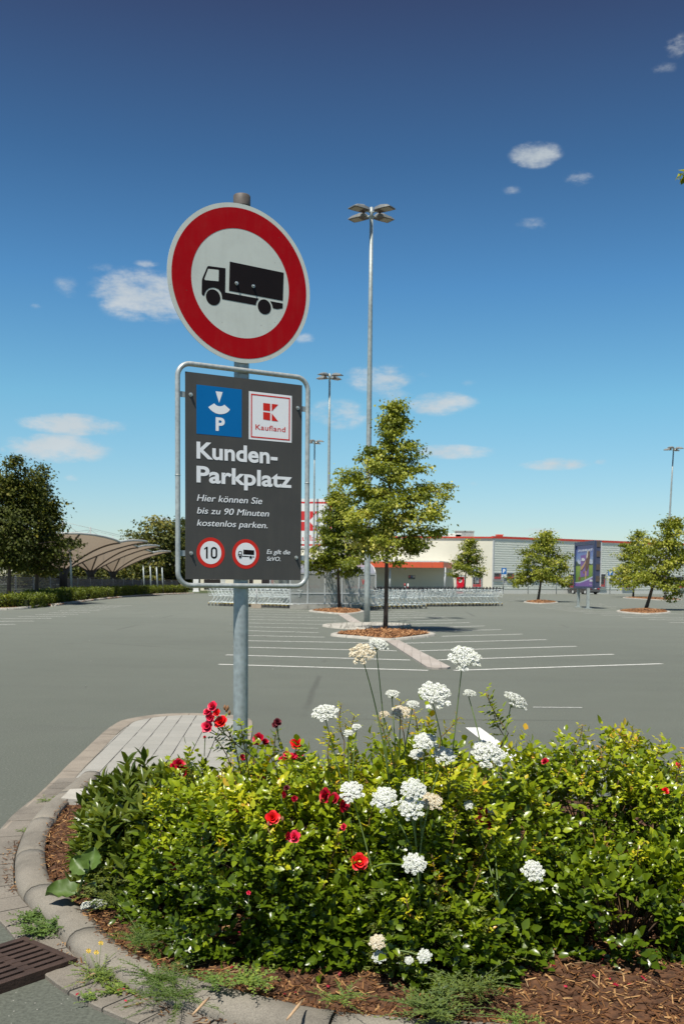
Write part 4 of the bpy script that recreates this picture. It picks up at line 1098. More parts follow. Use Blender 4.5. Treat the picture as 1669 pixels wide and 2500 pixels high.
def opening(name, px0, px1, py0, py1, o, d, n, mats, frame=True, grille=True, sill=True, redf=None):
    a = wall_pt(px0, py1, o, d, n, 0.0); b = wall_pt(px1, py1, o, d, n, 0.0); t = wall_pt(px0, py0, o, d, n, 0.0)
    z0, z1 = a[2], t[2]; off = 0.13
    dd = (b - a)[:2]; Lw = np.linalg.norm(dd); dd = dd / Lw
    A_ = a[:2] + n * 0.0
    mb = MB(SB); mb.boxu((*(A_), z0), (*(dd * Lw), 0), (*(n * off), 0), (0, 0, z1 - z0)); f = mb.build(name, [DARKWIN], store)
    if frame:
        mb = MB(SB); w_ = 0.14
        for (x0, x1, q0, q1) in ((-.05, Lw + .05, z1 - .02, z1 + .12), (-.05, .09, z0, z1), (Lw - .09, Lw + .05, z0, z1)):
            mb.boxu((*(A_ + dd * x0), q0), (*(dd * (x1 - x0)), 0), (*(n * (off + .05)), 0), (0, 0, q1 - q0))
        mb.build('frame', LGREY, f)
        mb = MB(SB); mb.boxu((*(A_ + dd * .1), z0 + .0), (*(dd * (Lw - .2)), 0), (*(n * (off + .02)), 0), (0, 0, 0.32)); mb.boxu((*(A_ + dd * (Lw - .28)), z0 + .33), (*(dd * .14), 0), (*(n * (off + .02)), 0), (0, 0, (z1 - z0) * .45)); mb.build('red_sash', REDSIGN, f)
    if sill: mb = MB(SB); mb.boxu((*(A_ - dd * .08), z0 - .22), (*(dd * (Lw + .16)), 0), (*(n * (off + .12)), 0), (0, 0, 0.2)); mb.build('sill', GREY, f)
    if grille:
        mb = MB(SB); k = int(Lw / 0.2)
        for i in range(k + 1): q = A_ + dd * (Lw * i / k) + n * (off + .09); mb.box((q[0], q[1], (z0 + z1) / 2), (.02, .02, z1 - z0))
        m_ = max(2, int((z1 - z0) / 0.3))
        for i in range(m_ + 1):
            q = A_ + n * (off + .09); mb.boxu((q[0], q[1], z0 + (z1 - z0) * i / m_ - .015), (*(dd * Lw), 0), (*(n * .02), 0), (0, 0, .02))
        mb.build('grille', GREY, f)
    return f
zw = lambda x, y: (1190 + x / 7.84, 1380 + y / 7.84)
for (x0, y0, x1, y1) in ((95, 150, 245, 268), (345, 150, 492, 268), (822, 158, 968, 268), (1212, 160, 1375, 268), (1512, 172, 1640, 425)):
    a = zw(x0, y0); b = zw(x1, y1); opening('window', a[0], b[0], a[1], b[1], CRN, gd, gn, None)
for (x0, y0, x1, y1) in ((1132, 310, 1172, 372), (1255, 317, 1300, 375), (1518, 322, 1562, 378)):
    a = zr(x0, y0); b = zr(x1, y1); opening('window', a[0], b[0], a[1], b[1], CRN, gd, gn, None)
z5 = lambda x, y: (930 + x / 5.227, 1360 + y / 5.227)
a = z5(1160, 255); b = z5(1280, 378); opening('window', a[0], b[0], a[1], b[1], CRN, cd, cn, None)
# red door
a = z5(960, 252); b = z5(1058, 470)
q0 = wall_pt(a[0], a[1], CRN, cd, cn); q1 = wall_pt(b[0], a[1], CRN, cd, cn); dd = (q1 - q0)[:2]; Lw = np.linalg.norm(dd); dd /= Lw
mb = MB(SB); mb.boxu((*q0[:2], 0.0), (*(dd * Lw), 0), (*(cn * .08), 0), (0, 0, q0[2])); door = mb.build('door', pmat('door_red', (0.62, 0.0, 0.02), 0.4, var=.03), store)
mb = MB(SB)
for (x0, x1, u0, u1) in ((-.12, 0, 0, q0[2] + .12), (Lw, Lw + .12, 0, q0[2] + .12), (-.2, Lw + .2, q0[2] + .12, q0[2] + .2), (0, Lw, q0[2] + .0, q0[2] + .12)):
    mb.boxu((*(q0[:2] + dd * x0), u0), (*(dd * (x1 - x0)), 0), (*(cn * .12), 0), (0, 0, u1 - u0))
mb.build('door_frame', LGREY, door)
mb = MB(SB); e = q0[:2] + dd * Lw * .5 + cn * .083; V = [(e[0] + dd[0] * .22 * math.cos(t), e[1] + dd[1] * .22 * math.cos(t), 1.62 + .22 * math.sin(t)) for t in np.linspace(0, 2 * math.pi, 20, endpoint=False)]
mb.add(V, [tuple(range(20))]); mb.add([(e[0] + dd[0] * u_ + cn[0] * .003, e[1] + dd[1] * u_ + cn[1] * .003, 1.62 + v_) for u_, v_ in ((-.07, -.1), (.07, -.1), (.05, .03), (.09, .05), (0, .16), (-.09, .05), (-.05, .03))], [tuple(range(7))], 1)
mb.build('door_emblem', [WHITE, DGREY], door)
mb = MB(SB); e = q0[:2] + dd * .12 + cn * .08; mb.box((e[0], e[1] - .03, 1.05), (.05, .06, .3)); mb.build('handle', GREY, door)
# canopy over the entrance
Yw = lambda px: wall_pt(px, 1400, CRN, cd, cn)[:2]
fa = P(1081, 1376, 125.3)[:2]; fb = Yw(1101); fc = P(700, 1376, 126.0)[:2]; fd = Yw(690)
zt_ = 3.95; zb_ = 3.28
mb = MB(SB); mb.prism([fa, fb + cn * .01, fd + cn * .01, fc], zb_, zt_); can = mb.build('canopy', pmat('canopy_soffit', (0.5, 0.48, 0.42), .8), store)
mb = MB(SB)
def strip(p, q, z0, z1, t=.05):
    d_ = (q - p) / np.linalg.norm(q - p); n_ = np.array([d_[1], -d_[0]])
    if n_[1] > 0: n_ = -n_
    mb.boxu((*p, z0), (*(q - p), 0), (*(n_ * t), 0), (0, 0, z1 - z0))
L_ = np.linalg.norm(fc - fa); k = 14
for i in range(k):
    p = fa + (fc - fa) * (i / k); q = fa + (fc - fa) * ((i + .985) / k); strip(p, q, zb_ - .04, zt_)
strip(fa, fa + (fb - fa) * .5, zb_ - .04, zt_); strip(fa + (fb - fa) * .505, fb, zb_ - .04, zt_)
mb.build('fascia', pmat('fascia_orange_red', (0.68, 0.11, 0.045), .45, var=.05, scale=.4), can)
mb = MB(SB); mb.prism([fa + (fd - fa) * .02, fb - cd * -.3, fd, fc + cn * -.3], zt_ + .003, zt_ + .16); mb.build('canopy_upstand', LGREY, can)
for px in (1085.5, 951.5, 830, 715):
    q = P(px, 1400, 125.8 if px > 1000 else 126.2); mb = MB(SB); mb.tube([(q[0], q[1], 0), (q[0], q[1], zb_)], .12, 12); mb.build('column', LGREY, store)
# small sign board, entrance doors, panels
def board(name, px0, px1, py0, py1, o, d, n, mats, parent=store, off=.06):
    a = wall_pt(px0, py1, o, d, n); b = wall_pt(px1, py1, o, d, n); t = wall_pt(px0, py0, o, d, n); dd = (b - a)[:2]; Lw = np.linalg.norm(dd); dd /= Lw
    mb = MB(SB); mb.boxu((*a[:2], a[2]), (*(dd * Lw), 0), (*(n * off), 0), (0, 0, t[2] - a[2]))
    return mb, a, dd, Lw, t[2] - a[2]
a = z5(345, 232); b = z5(430, 282)
mb, p, dd, Lw, hh = board('notice', a[0], b[0], a[1], b[1], CRN, cd, cn, None)
for i, (c0, mi) in enumerate(((.05, 1), (.37, 2), (.69, 3))):
    mb.boxu((*(p[:2] + dd * Lw * c0 + cn * .06), p[2] + hh * .42), (*(dd * Lw * .26), 0), (*(cn * .01), 0), (0, 0, hh * .48), mi)
    for r_ in range(2): mb.boxu((*(p[:2] + dd * Lw * (c0 + .05) + cn * .07), p[2] + hh * (.52 + .16 * r_)), (*(dd * Lw * .14), 0), (*(cn * .006), 0), (0, 0, hh * .07), 3 if mi != 3 else 1)
mb.boxu((*(p[:2] + dd * Lw * .08 + cn * .06), p[2] + hh * .14), (*(dd * Lw * .84), 0), (*(cn * .01), 0), (0, 0, hh * .08), 4)
mb.build('notice_board', [DGREY, REDSIGN, BLUE, WHITE, GREY], store)
for (x0, x1, c) in ((968, 1000, BLUE), (1010, 1046, YELP), (1105, 1125, REDSIGN), (1135, 1150, REDSIGN), (1212, 1230, pmat('pink_plate', (.7, .05, .2), .5))):
    a = z5(x0, 40); b = z5(x1, 68); mb, *_r = board('plate', a[0], b[0], a[1], b[1], CRN, cd, cn, None); mb.build('wall_plate', c, store)
z6 = lambda x, y: (500 + x / 6.03, 1400 + y / 6.03)
for (x0, x1, y0, y1, mt) in ((650, 710, 70, 150, DARKWIN), (835, 975, 20, 330, DARKWIN), (1080, 1240, 20, 330, LGREY), (430, 600, 20, 330, DARKWIN), (980, 1010, 20, 330, REDTRIM)):
    a = z6(x0, y0); b = z6(x1, y1); b = (b[0], 1447 if y1 > 200 else b[1])
    mb, *_r = board('x', a[0], b[0], a[1], b[1], CRN, cd, cn, None); mb.build('entrance_panel', mt, store)
for i in range(6):
    a = z6(235, 60 + i * 22); b = z6(298, 60 + i * 22 + 13); mb, *_r = board('x', a[0], b[0], a[1], b[1], CRN, cd, cn, None); mb.build('white_louvre', WHITE, store)
a = z6(-10, 85); b = z6(228, 230); mb, *_r = board('x', a[0], b[0], a[1], b[1], CRN, cd, cn, None); mb.build('dark_opening', DARKWIN, store)
a = z6(-14, 0); b = z6(-2, 260)
# white pillar left of the store
q = P(479, 1440, 118); t = thing('white_pillar', 'short white pillar at the store corner seen under the panel', 'pillar', (q[0], 118, 0)); mb = MB()
mb.box((0, 0, 1.05), (.62, .5, 2.1)); mb.box((0, 0, 2.13), (.72, .6, .08)); mb.box((0, 0, .08), (.72, .6, .16)); mb.build('shaft', WHITE, t)
for i, px in enumerate((987.5, 995)):
    q = P(px, 1440, 104.0); t = thing('barrier_post', ('red tipped white safety post standing behind the trolley rows' if i == 0 else 'white tipped red safety post standing behind the trolley rows'), 'post', (q[0], 104, 0), 0, 'red and white posts')
    mb = MB(); mb.tube([(0, 0, 0), (0, 0, 1.3)], .05, 10); mb.build('shaft', WHITE, t)
    mb = MB(); zs_ = ((1.0, 1.3), (.4, .7)) if i == 0 else ((.7, 1.0), (.1, .4))
    for z0, z1 in zs_: mb.tube([(0, 0, z0), (0, 0, z1 + .003)], .053, 10)
    mb.build('red_band', REDSIGN, t)
# pylon with the big logo
q = P(754, 1440, 100.0); PB = (q[0], 100.0, 0); pyl = thing('logo_pylon', 'large white and red store logo cube on steel columns above the trolley shelter', 'pylon sign', PB)
cw = 2.45; zc0, zc1 = 4.6, 9.45
mb = MB(); mb.box((0, 0, (zc0 + zc1) / 2), (cw * 2, cw * 2, zc1 - zc0)); cube = mb.build('logo_box', WHITE, pyl)
mb = MB(); yf = -cw - .004
def fr_(x0, x1, z0, z1, mi=0): mb.quad((x0, yf, z0), (x1, yf, z0), (x1, yf, z1), (x0, yf, z1), mi)
W2 = cw * 2; Hh = zc1 - zc0; X_ = lambda s: -cw + W2 * s; Z_ = lambda s: zc1 - Hh * s
fr_(X_(.05), X_(.95), Z_(.095), Z_(.06)); fr_(X_(.05), X_(.95), Z_(.94), Z_(.905)); fr_(X_(.05), X_(.085), Z_(.905), Z_(.095)); fr_(X_(.915), X_(.95), Z_(.905), Z_(.095))
fr_(X_(.33), X_(.485), Z_(.43), Z_(.25)); fr_(X_(.33), X_(.485), Z_(.64), Z_(.46))
mb.add([(X_(.52), yf, Z_(.25)), (X_(.52), yf, Z_(.43)), (X_(.69), yf, Z_(.25))], [(0, 1, 2)]); mb.add([(X_(.52), yf, Z_(.46)), (X_(.52), yf, Z_(.64)), (X_(.69), yf, Z_(.64))], [(0, 1, 2)])
text_on(mb, 'Kaufland', X_(.16), X_(.84), Z_(.84), Hh * .11, lambda a, b: (a, yf, b), 0.01)
mb.build('logo', REDSIGN, cube)
for (x, y) in ((-cw - .35, 0), (cw + .35, 0)):
    mb = MB(); mb.tube([(x, y, 0), (x, y, zc1 + .1)], .2, 14); mb.build('column', GREY, pyl)
for z in (5.2, 8.6):
    mb = MB(); mb.box((0, 0.2, z), (2 * cw + .7, .15, .2)); mb.build('cross_beam', GREY, pyl)

# ------------------------------------------------------------------ parking signs along the wall
def psign():
    root = thing('disabled_bay_sign', 'blue parking sign on a grey post between the first two grilled windows', 'parking sign', (0, 0, 0), 0, 'blue parking signs along the wall')
    mb = MB(); mb.tube([(0, 0, 0), (0, 0, 3.35)], .05, 8); mb.build('post', GREY, root)
    mb = MB(); mb.box((0, -.07, 2.93), (.66, .03, .82)); pl_ = mb.build('blue_plate', BLUE, root)
    mb = MB(); text_on(mb, 'P', -.15, .17, 2.68, .52, lambda a, b: (a, -.09, b), .05); mb.build('letter', WHITE, pl_)
    mb = MB(); mb.box((0, -.07, 2.32), (.56, .03, .34)); for_ = mb.build('white_plate', WHITE, root)
    mb = MB(); mb.box((-.1, -.09, 2.38), (.2, .01, .05)); mb.box((.12, -.09, 2.3), (.14, .01, .1)); mb.build('plate_print', DGREY, for_)
    mb = MB(); mb.box((.2, .12, 1.75), (.5, .03, .75)); mb.build('back_plate', GREY, root)
    return root
ps_ = psign(); pk = record(ps_)
for i, (px, lab) in enumerate(((1228, None), (1288, 'blue parking sign half hidden by the foliage left of the billboard'), (1357, 'blue parking sign just right of the leaning trunk left of the billboard'),
                               (1487.5, 'blue parking sign right of the billboard beside the dark car'), (1159.5, 'blue parking sign in front of the cream wall window'))):
    o = ps_ if lab is None else ps_.copy()
    if lab: COL.objects.link(o); proto_copy(pk, o); o['label'] = lab
    p_ = wall_pt(px, 1440, CRN, gd if px > 1190 else cd, gn if px > 1190 else cn, 2.2); o.location = (p_[0], p_[1], 0); o.rotation_euler = (0, 0, 0.1 if px > 1190 else 0)

# ------------------------------------------------------------------ billboard
pR = G(1433.6, 1485.6); pL = G(1410, 1482.6); bd = np.array([pR[0] + .24 - (pR[0] - .18), pR[1] - (pR[1] + 3.7)]); 
near = np.array([15.28, pR[1] - .55]); far = np.array([14.95, pR[1] + 3.25]); bd = (near - far); BL_ = np.linalg.norm(bd); bd /= BL_
bn = np.array([-bd[1], bd[0]]); 
if bn[0] > 0: bn = -bn
mid = (near + far) / 2; BBo = (mid[0], mid[1], 0)
bb = thing('billboard', 'framed ice cream advertising board on two steel legs in the car park', 'billboard', BBo)
zb0, zb1 = 1.25, 4.12; th_ = .36
mb = MB(BBo); mb.boxu((*far, zb0), (*(bd * BL_), 0), (*(-bn * th_), 0), (0, 0, zb1 - zb0)); 
frame_ = mb.build('case', pmat('billboard_case', (0.055, 0.065, 0.12), .45), bb)
mb = MB(BBo)
for (s0, s1, z0, z1) in ((0, 1, zb1 - .2, zb1 + .02), (0, 1, zb0 - .04, zb0 + .1), (0, .045, zb0 + .1, zb1 - .2), (.945, 1.0, zb0 + .1, zb1 - .2)):
    mb.boxu((*(far + bd * BL_ * s0), z0), (*(bd * BL_ * (s1 - s0)), 0), (*(bn * .09), 0), (0, 0, z1 - z0))
mb.build('frame', pmat('billboard_frame', (0.035, 0.05, 0.11), .4), bb)
mb = MB(BBo); mb.boxu((*(near + bd * .003 - bn * .3), zb0 + .1), (*(bd * .04), 0), (*(-bn * .06), 0), (0, 0, zb1 - zb0 - .2)); mb.build('cable_duct', LGREY, bb)
BPAN = pmat('brown_panel', (.09, .07, .06), .7)
for z in (zb0 + .4, zb0 + 1.1, zb0 + 1.9, zb0 + 2.5): mb = MB(BBo); mb.boxu((*(near + bd * .002 - bn * .05), z), (*(bd * .03), 0), (*(-bn * .22), 0), (0, 0, .35)); mb.build('end_panel', BPAN, bb)
for p in (pR, pL):
    mb = MB(BBo); mb.box((p[0], p[1], zb0 / 2), (.16, .16, zb0)); mb.box((p[0], p[1], .02), (.4, .4, .04)); mb.build('leg', GALV_L, bb)
# poster, drawn in coordinates s (left to right) and t (top to bottom)
def poster_mat():
    m = bpy.data.materials.new('poster_print'); m.use_nodes = True; t = NT(m.node_tree); b = t.n['Principled BSDF']
    tc = t.node('ShaderNodeTexCoord'); sp = t.node('ShaderNodeSeparateXYZ'); t.l.new(tc.outputs['Generated'], sp.inputs[0])
    n = t.noise(tc.outputs['Generated'], 9, 4)
    zc_ = t.m('ADD', sp.outputs[2], t.m('MULTIPLY', t.m('SUBTRACT', n, .5), .05))
    t.l.new(t.ramp(zc_, [(0, (.10, .20, .02)), (.3, (.16, .29, .03)), (.50, (.30, .42, .04)), (.53, (.10, .16, .10)), (.58, (.30, .40, .55)), (.75, (.16, .25, .52)), (1, (.12, .13, .38))]), b.inputs['Base Color']); b.inputs['Roughness'].default_value = .35
    return m
s0_, s1_ = .05, .94; pt0, pt1 = zb0 + .1, zb1 - .2
def PP(s, t, k=1): q = far + bd * BL_ * (s0_ + (s1_ - s0_) * s) + bn * (.02 + .003 * k); return (q[0], q[1], pt1 + (pt0 - pt1) * t)
mb = MB(BBo); mb.add([PP(0, 0, 0), PP(1, 0, 0), PP(1, 1, 0), PP(0, 1, 0)], [(0, 3, 2, 1)]); post_ = mb.build('poster', poster_mat(), bb)
def pp(name, pts, mt, k): mb = MB(BBo); mb.add([PP(s, t, k) for s, t in pts], [tuple(range(len(pts)))]); return mb.build(name, mt, post_)
lil = pmat('print_lilac', (.20, .10, .36), .35, var=.08); brn = pmat('print_brown', (.13, .055, .03), .35, var=.1); snow = pmat('print_snow', (.5, .56, .68), .35); gold = pmat('print_gold', (.55, .34, .13), .35); tree_ = pmat('print_trees', (.06, .10, .05), .4)
pp('poster_hills', [(0, .42), (.08, .37), (.14, .33), (.2, .38), (.3, .33), (.42, .40), (.6, .36), (.72, .40), (.83, .33), (.9, .38), (1, .36), (1, .47), (0, .47)], snow, 1)
pp('poster_trees', [(0, .40), (.05, .37), (.12, .43), (.2, .46), (.32, .44), (.5, .48), (.75, .45), (.9, .47), (1, .42), (1, .485), (0, .50)], tree_, 2)
pp('poster_pack', [(.27, .25), (.74, .22), (.74, .745), (.27, .78)], lil, 3)
pp('poster_spoon', [(.28, .56), (.32, .52), (.42, .48), (.55, .38), (.60, .36), (.57, .42), (.45, .53), (.36, .585), (.29, .60)], gold, 4)
pp('poster_spoon_edge', [(.28, .605), (.36, .59), (.47, .53), (.55, .46), (.5, .55), (.4, .615), (.31, .625)], brn, 4)
pp('poster_stick', [(.55, .62), (.62, .62), (.61, .80), (.585, .835), (.555, .835), (.54, .80)], gold, 4)
pp('poster_bar', [(.56, .62), (.545, .52), (.565, .40), (.60, .25), (.66, .16), (.71, .145), (.76, .165), (.79, .22), (.79, .30), (.765, .42), (.73, .52), (.70, .59), (.63, .64)], brn, 5)
pp('poster_bite', [(.60, .27), (.63, .19), (.67, .145), (.70, .13), (.73, .145), (.70, .165), (.68, .2), (.685, .25), (.66, .3), (.63, .33), (.60, .33)], pmat('print_cream', (.7, .62, .45), .4), 6)
for (s, t, r) in ((.47, .66, .045), (.23, .81, .06)): pp('poster_nut', [(s + r * math.cos(a), t + r * .75 * math.sin(a)) for a in np.linspace(0, 6.28, 12, endpoint=False)], pmat('print_nut', (.26, .09, .04), .4), 4)
pp('poster_wave_edge', [(0, .90), (.2, .90), (.45, .865), (.7, .81), (.9, .77), (1, .745), (1, .80), (.8, .84), (.5, .895), (.25, .93), (0, .93)], snow, 5)
pp('poster_wave', [(0, .92), (.25, .92), (.5, .885), (.75, .84), (.92, .80), (1, .785), (1, 1), (0, 1)], lil, 6)
mb = MB(BBo); pl_f = lambda a, b: PP(a, b, 8)
def ptext(s, x0, x1, y, cap, bold=.01, shear=0): text_on(mb, s, x0, x1, 0, cap, lambda a, b: PP(a, y - b, 8), bold, shear)
ptext('„Zart, schokoladig, mag ich“.', .12, .95, .145, .055, .02); ptext('Milka', .33, .52, .385, .075, .05, .25); ptext('Milka', .80, .97, .885, .055, .05, .25); ptext('Eiscreme', .80, .97, .955, .018, .01)
mb.build('poster_lettering', WHITE, post_)

# ------------------------------------------------------------------ dark saloon car
def car():
    q = P(1449, 1449, 132.5); rz = math.radians(24)
    root = thing('parked_car', 'dark grey saloon car seen from behind under the billboard', 'car', (q[0], q[1], 0), rz)
    # local: -y is the rear, +y the front, x across
    paint = pmat('car_paint', (0.075, 0.07, 0.068), .25, .3, coat=.6); prof = [(-.15, .35), (-.12, .62), (.02, .92), (.25, 1.0), (.75, 1.02), (3.1, .95), (4.2, .78), (4.38, .55), (4.35, .32)]
    def loft(pr, halfs, zb, name, mt, parent):
        V = []; mb = MB(); n = len(pr)
        for (hw, ins) in halfs:
            for (y, z) in pr: V.append((hw, y + (ins if y < 2 else -ins), z - (abs(ins) * .3 if z > zb else 0)))
        F = []
        for i in range(len(halfs) - 1):
            for j in range(n): F.append((i * n + j, i * n + (j + 1) % n, (i + 1) * n + (j + 1) % n, (i + 1) * n + j))
        F += [tuple(range(n)), tuple(range((len(halfs) - 1) * n, len(halfs) * n))[::-1]]
        mb.add(V, F, 0, False); return mb.build(name, mt, parent)
    loft(prof + [(4.1, .22), (.1, .22)], [(-.86, .16), (-.83, .05), (-.6, 0), (.6, 0), (.83, .05), (.86, .16)], .9, 'body', paint, root)
    cab = [(.55, 1.0), (.95, 1.36), (1.25, 1.43), (2.3, 1.42), (3.2, .98)]
    loft(cab, [(-.74, .0), (-.60, .06), (.60, .06), (.74, .0)], 5, 'cabin_glass', DARKWIN, root)
    mb = MB(); mb.add([(-.6, 1.0, 1.40), (.6, 1.0, 1.40), (.58, 1.3, 1.47), (-.58, 1.3, 1.47), (.58, 2.25, 1.46), (-.58, 2.25, 1.46), (-.6, 2.4, 1.36), (.6, 2.4, 1.36)], [(0, 1, 2, 3), (3, 2, 4, 5), (5, 4, 7, 6)]); mb.build('roof', paint, root)
    for s in (-1, 1):
        mb = MB(); mb.box((s * .66, -.06, .80), (.3, .12, .2)); mb.build('tail_light', REDP, root)
        mb = MB(); mb.tube([(s * .74, .62, 1.02), (s * .62, 1.0, 1.40)], .035, 5); mb.build('rear_pillar', paint, root)
    mb = MB(); mb.box((0, -.18, .48), (1.7, .14, .2)); mb.build('bumper', pmat('bumper', (.12, .115, .11), .5), root)
    mb = MB(); mb.box((0, -.12, .78), (.52, .03, .12)); mb.build('number_plate', WHITE, root)
    for s in (-1, 1):
        for y in (.75, 3.4):
            mb = MB(); mb.tube([(s * .70, y, .31), (s * .90, y, .31)], .31, 20); wh = mb.build('wheel', TYRE, root)
            mb = MB(); mb.tube([(s * .895, y, .31), (s * .91, y, .31)], .2, 12); mb.build('rim', LGREY, wh)
car()

# ------------------------------------------------------------------ trolleys
def trolley(handle_mat, label, group):
    root = thing('shopping_trolley', label, 'trolley', (0, 0, 0), 0, group)
    r = 0.007; mb = MB()
    def pt(u, v, w_):    # u 0 front .. 1 handle end, v 0 bottom .. 1 rim, w -1..1 across
        x = -.48 + u * (.92 + .08 * v) ; z0 = .60 - .07 * u; z1 = .88 + .08 * u; z = z0 + (z1 - z0) * v; x = x + (0.09 * v if u > .5 else -.07 * v)
        return (x, w_ * (.20 + .07 * u + .02 * v), z)
    for w_ in (-1, 1):
        for i in range(7): mb.tube([pt(i / 6, 0, w_), pt(i / 6, 1, w_)], r * .7, 3, caps=False)
        for j in range(4): mb.tube([pt(0, j / 3, w_), pt(1, j / 3, w_)], r * (1.6 if j in (0, 3) else .6), 3, caps=False)
    for j in range(5): mb.tube([pt(0, j / 4, -1), pt(0, j / 4, 1)], r * (1.6 if j in (0, 4) else .8), 3, caps=False)
    for i in range(4): mb.tube([pt(0, 0, -1 + i / 1.5), pt(0, 1, -1 + i / 1.5)], r * .7, 3, caps=False); mb.tube([pt(0, 0, -1 + i / 1.5), pt(1, 0, -1 + i / 1.5)], r * .6, 3, caps=False)
    for i in range(0, 11, 5): mb.tube([pt(i / 10, 0, -1), pt(i / 10, 0, 1)], r * .8, 3, caps=False)
    for j in range(4): mb.tube([pt(1, j / 4, -1), pt(1, j / 4, 1)], r, 3, caps=False)
    mb.build('basket', CHROME, root)
    mb = MB()
    for s in (-1, 1):
        mb.tube([(.50, s * .27, 1.0), (.36, s * .26, .90), (.02, s * .23, .50), (.16, s * .24, .28), (.44, s * .27, .20)], .013, 5)
        mb.tube([(-.10, s * .22, .56), (.05, s * .23, .38), (.30, s * .25, .24)], .010, 4)
        mb.tube([(-.50, s * .20, .22), (.46, s * .27, .19)], .014, 5); mb.tube([(-.46, s * .20, .22), (-.50, s * .2, .13)], .014, 4); mb.tube([(.40, s * .27, .2), (.42, s * .27, .13)], .014, 4)
    for x in (-.45, -.2, .1, .4): mb.tube([(x, -.24, .215), (x, .24, .215)], .009, 4)
    mb.build('frame', CHROME, root)
    mb = MB(); mb.tube([(.53, -.29, 1.02), (.53, .29, 1.02)], .019, 6)
    for s in (-1, 1): mb.box((.50, s * .28, 1.0), (.10, .03, .07)); mb.tube([(.53, s * .28, 1.02), (.46, s * .28, 1.10)], .022, 5)
    mb.build('handle', handle_mat, root)
    mb = MB(); mb.box((.30, 0, .84), (.16, .40, .012)); mb.box((.38, 0, .92), (.012, .4, .12)); mb.build('child_seat', DGREY, root)
    for (x, s) in ((-.50, -1), (-.50, 1), (.43, -1), (.43, 1)):
        mb = MB(); y = s * (.2 if x < 0 else .27); mb.tube([(x, y - .016, .065), (x, y + .016, .065)], .062, 9); wh = mb.build('wheel', TYREL, root)
        mb = MB(); mb.box((x + .01, y, .15), (.06, .045, .035)); mb.build('castor_cap', YELP, wh)
    for ch in record(root):
        ch[0].scale = (1, 1, 1.13)
    return root
TYREL = pmat('castor_rubber', (.10, .10, .095), .6)
ORD = [{1: '1st ', 2: '2nd ', 3: '3rd '}.get(k, '%dth ' % k) if k < 20 else '%d%s ' % (k, {1: 'st', 2: 'nd', 3: 'rd'}.get(k % 10, 'th')) for k in range(1, 50)]
protos = {}
def put_row(a, b, n, mt, sgn, lab, grp, ends):
    A = G(*a); B = G(*b); d = (B - A)[:2]; rz = math.atan2(-d[1], -d[0]) ; o0 = np.array([d[0], d[1]]) / np.linalg.norm(d)
    first = None
    for i in range(n):
        p = A[:2] + d * (i / max(1, n - 1)) + o0 * .5
        if first is None:
            key = mt.name
            if key not in protos:
                r = trolley(mt, lab, grp); protos[key] = (r, record(r))
                o = r
            else:
                o = protos[key][0].copy(); COL.objects.link(o); proto_copy(protos[key][1], o)
            first = o
        else:
            o = protos[mt.name][0].copy(); COL.objects.link(o); proto_copy(protos[mt.name][1], o)
        o['label'] = ends[0] if i == 0 and ends[0] else ORD[i] + lab
        o['group'] = grp; o.location = (p[0] + random.uniform(-.01, .01), p[1] + random.uniform(-.04, .04), 0); o.rotation_euler = (0, 0, rz + random.uniform(-.02, .02))
put_row((1219, 1479.5), (905, 1482.0), 37, BLACKP, 1, 'wire trolley from the right end of the long nested row', 'nested trolleys of the long right row', ('rearmost wire trolley at the right end of the long row', None))
put_row((1034, 1485.8), (921, 1487.2), 11, BLACKP, 1, 'wire trolley from the right end of the short row beside the shelter', 'nested trolleys of the short front row', ('rearmost wire trolley at the right end of the short front row', None))
put_row((517, 1478.5), (704, 1485.0), 22, BLACKP, 1, 'wire trolley from the left end of the row under the panel', 'nested trolleys of the left row', ('wire trolley at the left end of the row under the panel', None))
put_row((900, 1480.5), (846, 1480.5), 5, REDP, 1, 'red handled trolley from the right, behind the right shelter panes', 'red handled trolleys in the right half of the shelter', (None, None))
put_row((722, 1480.5), (774, 1480.5), 6, REDP, 1, 'red handled trolley from the left, behind the left shelter panes', 'red handled trolleys in the left half of the shelter', (None, None))
for k_px, k_py, lab in ((627, 1484.3, 'small post on a concrete foot in the left trolley row'),):
    q = G(k_px, k_py); t = thing('row_post', lab, 'post', (q[0], q[1] - .25, 0)); mb = MB(); mb.tube([(0, 0, 0), (0, 0, 1.12)], .035, 8); mb.build('post', GREY, t)
    mb = MB(); mb.prism([(-.28, -.2), (.28, -.2), (.28, .2), (-.28, .2)], 0, .22); mb.build('foot', pmat('sand_concrete', (.40, .33, .25), .85), t)

# trolley shelter
sA = G(708, 1486.2); sB = G(915.5, 1486.2); sd = (sB - sA)[:2]; SL = np.linalg.norm(sd); sd /= SL; sN = np.array([sd[1], -sd[0]])
SHB = (sA[0], sA[1], 0); sh = thing('trolley_shelter', 'glass trolley shelter with arched roof and metal posts', 'shelter', SHB)
GLASS = bpy.data.materials.new('shelter_glass'); GLASS.use_nodes = True
t = NT(GLASS.node_tree); b = t.n['Principled BSDF']; b.inputs['Base Color'].default_value = (.46, .46, .44, 1); b.inputs['Roughness'].default_value = .25
tr = t.node('ShaderNodeBsdfTransparent'); tr.inputs[0].default_value = (.82, .86, .84, 1); mx = t.node('ShaderNodeMixShader'); tcn = t.node('ShaderNodeTexCoord')
t.l.new(t.m('ADD', .30, t.m('MULTIPLY', t.noise(tcn.outputs['Object'], 1.2, 3), .3)), mx.inputs[0]); t.l.new(tr.outputs[0], mx.inputs[1]); t.l.new(b.outputs[0], mx.inputs[2]); t.l.new(mx.outputs[0], t.n['Material Output'].inputs[0])
ROOFGL = bpy.data.materials.new('shelter_roof_glass'); ROOFGL.use_nodes = True
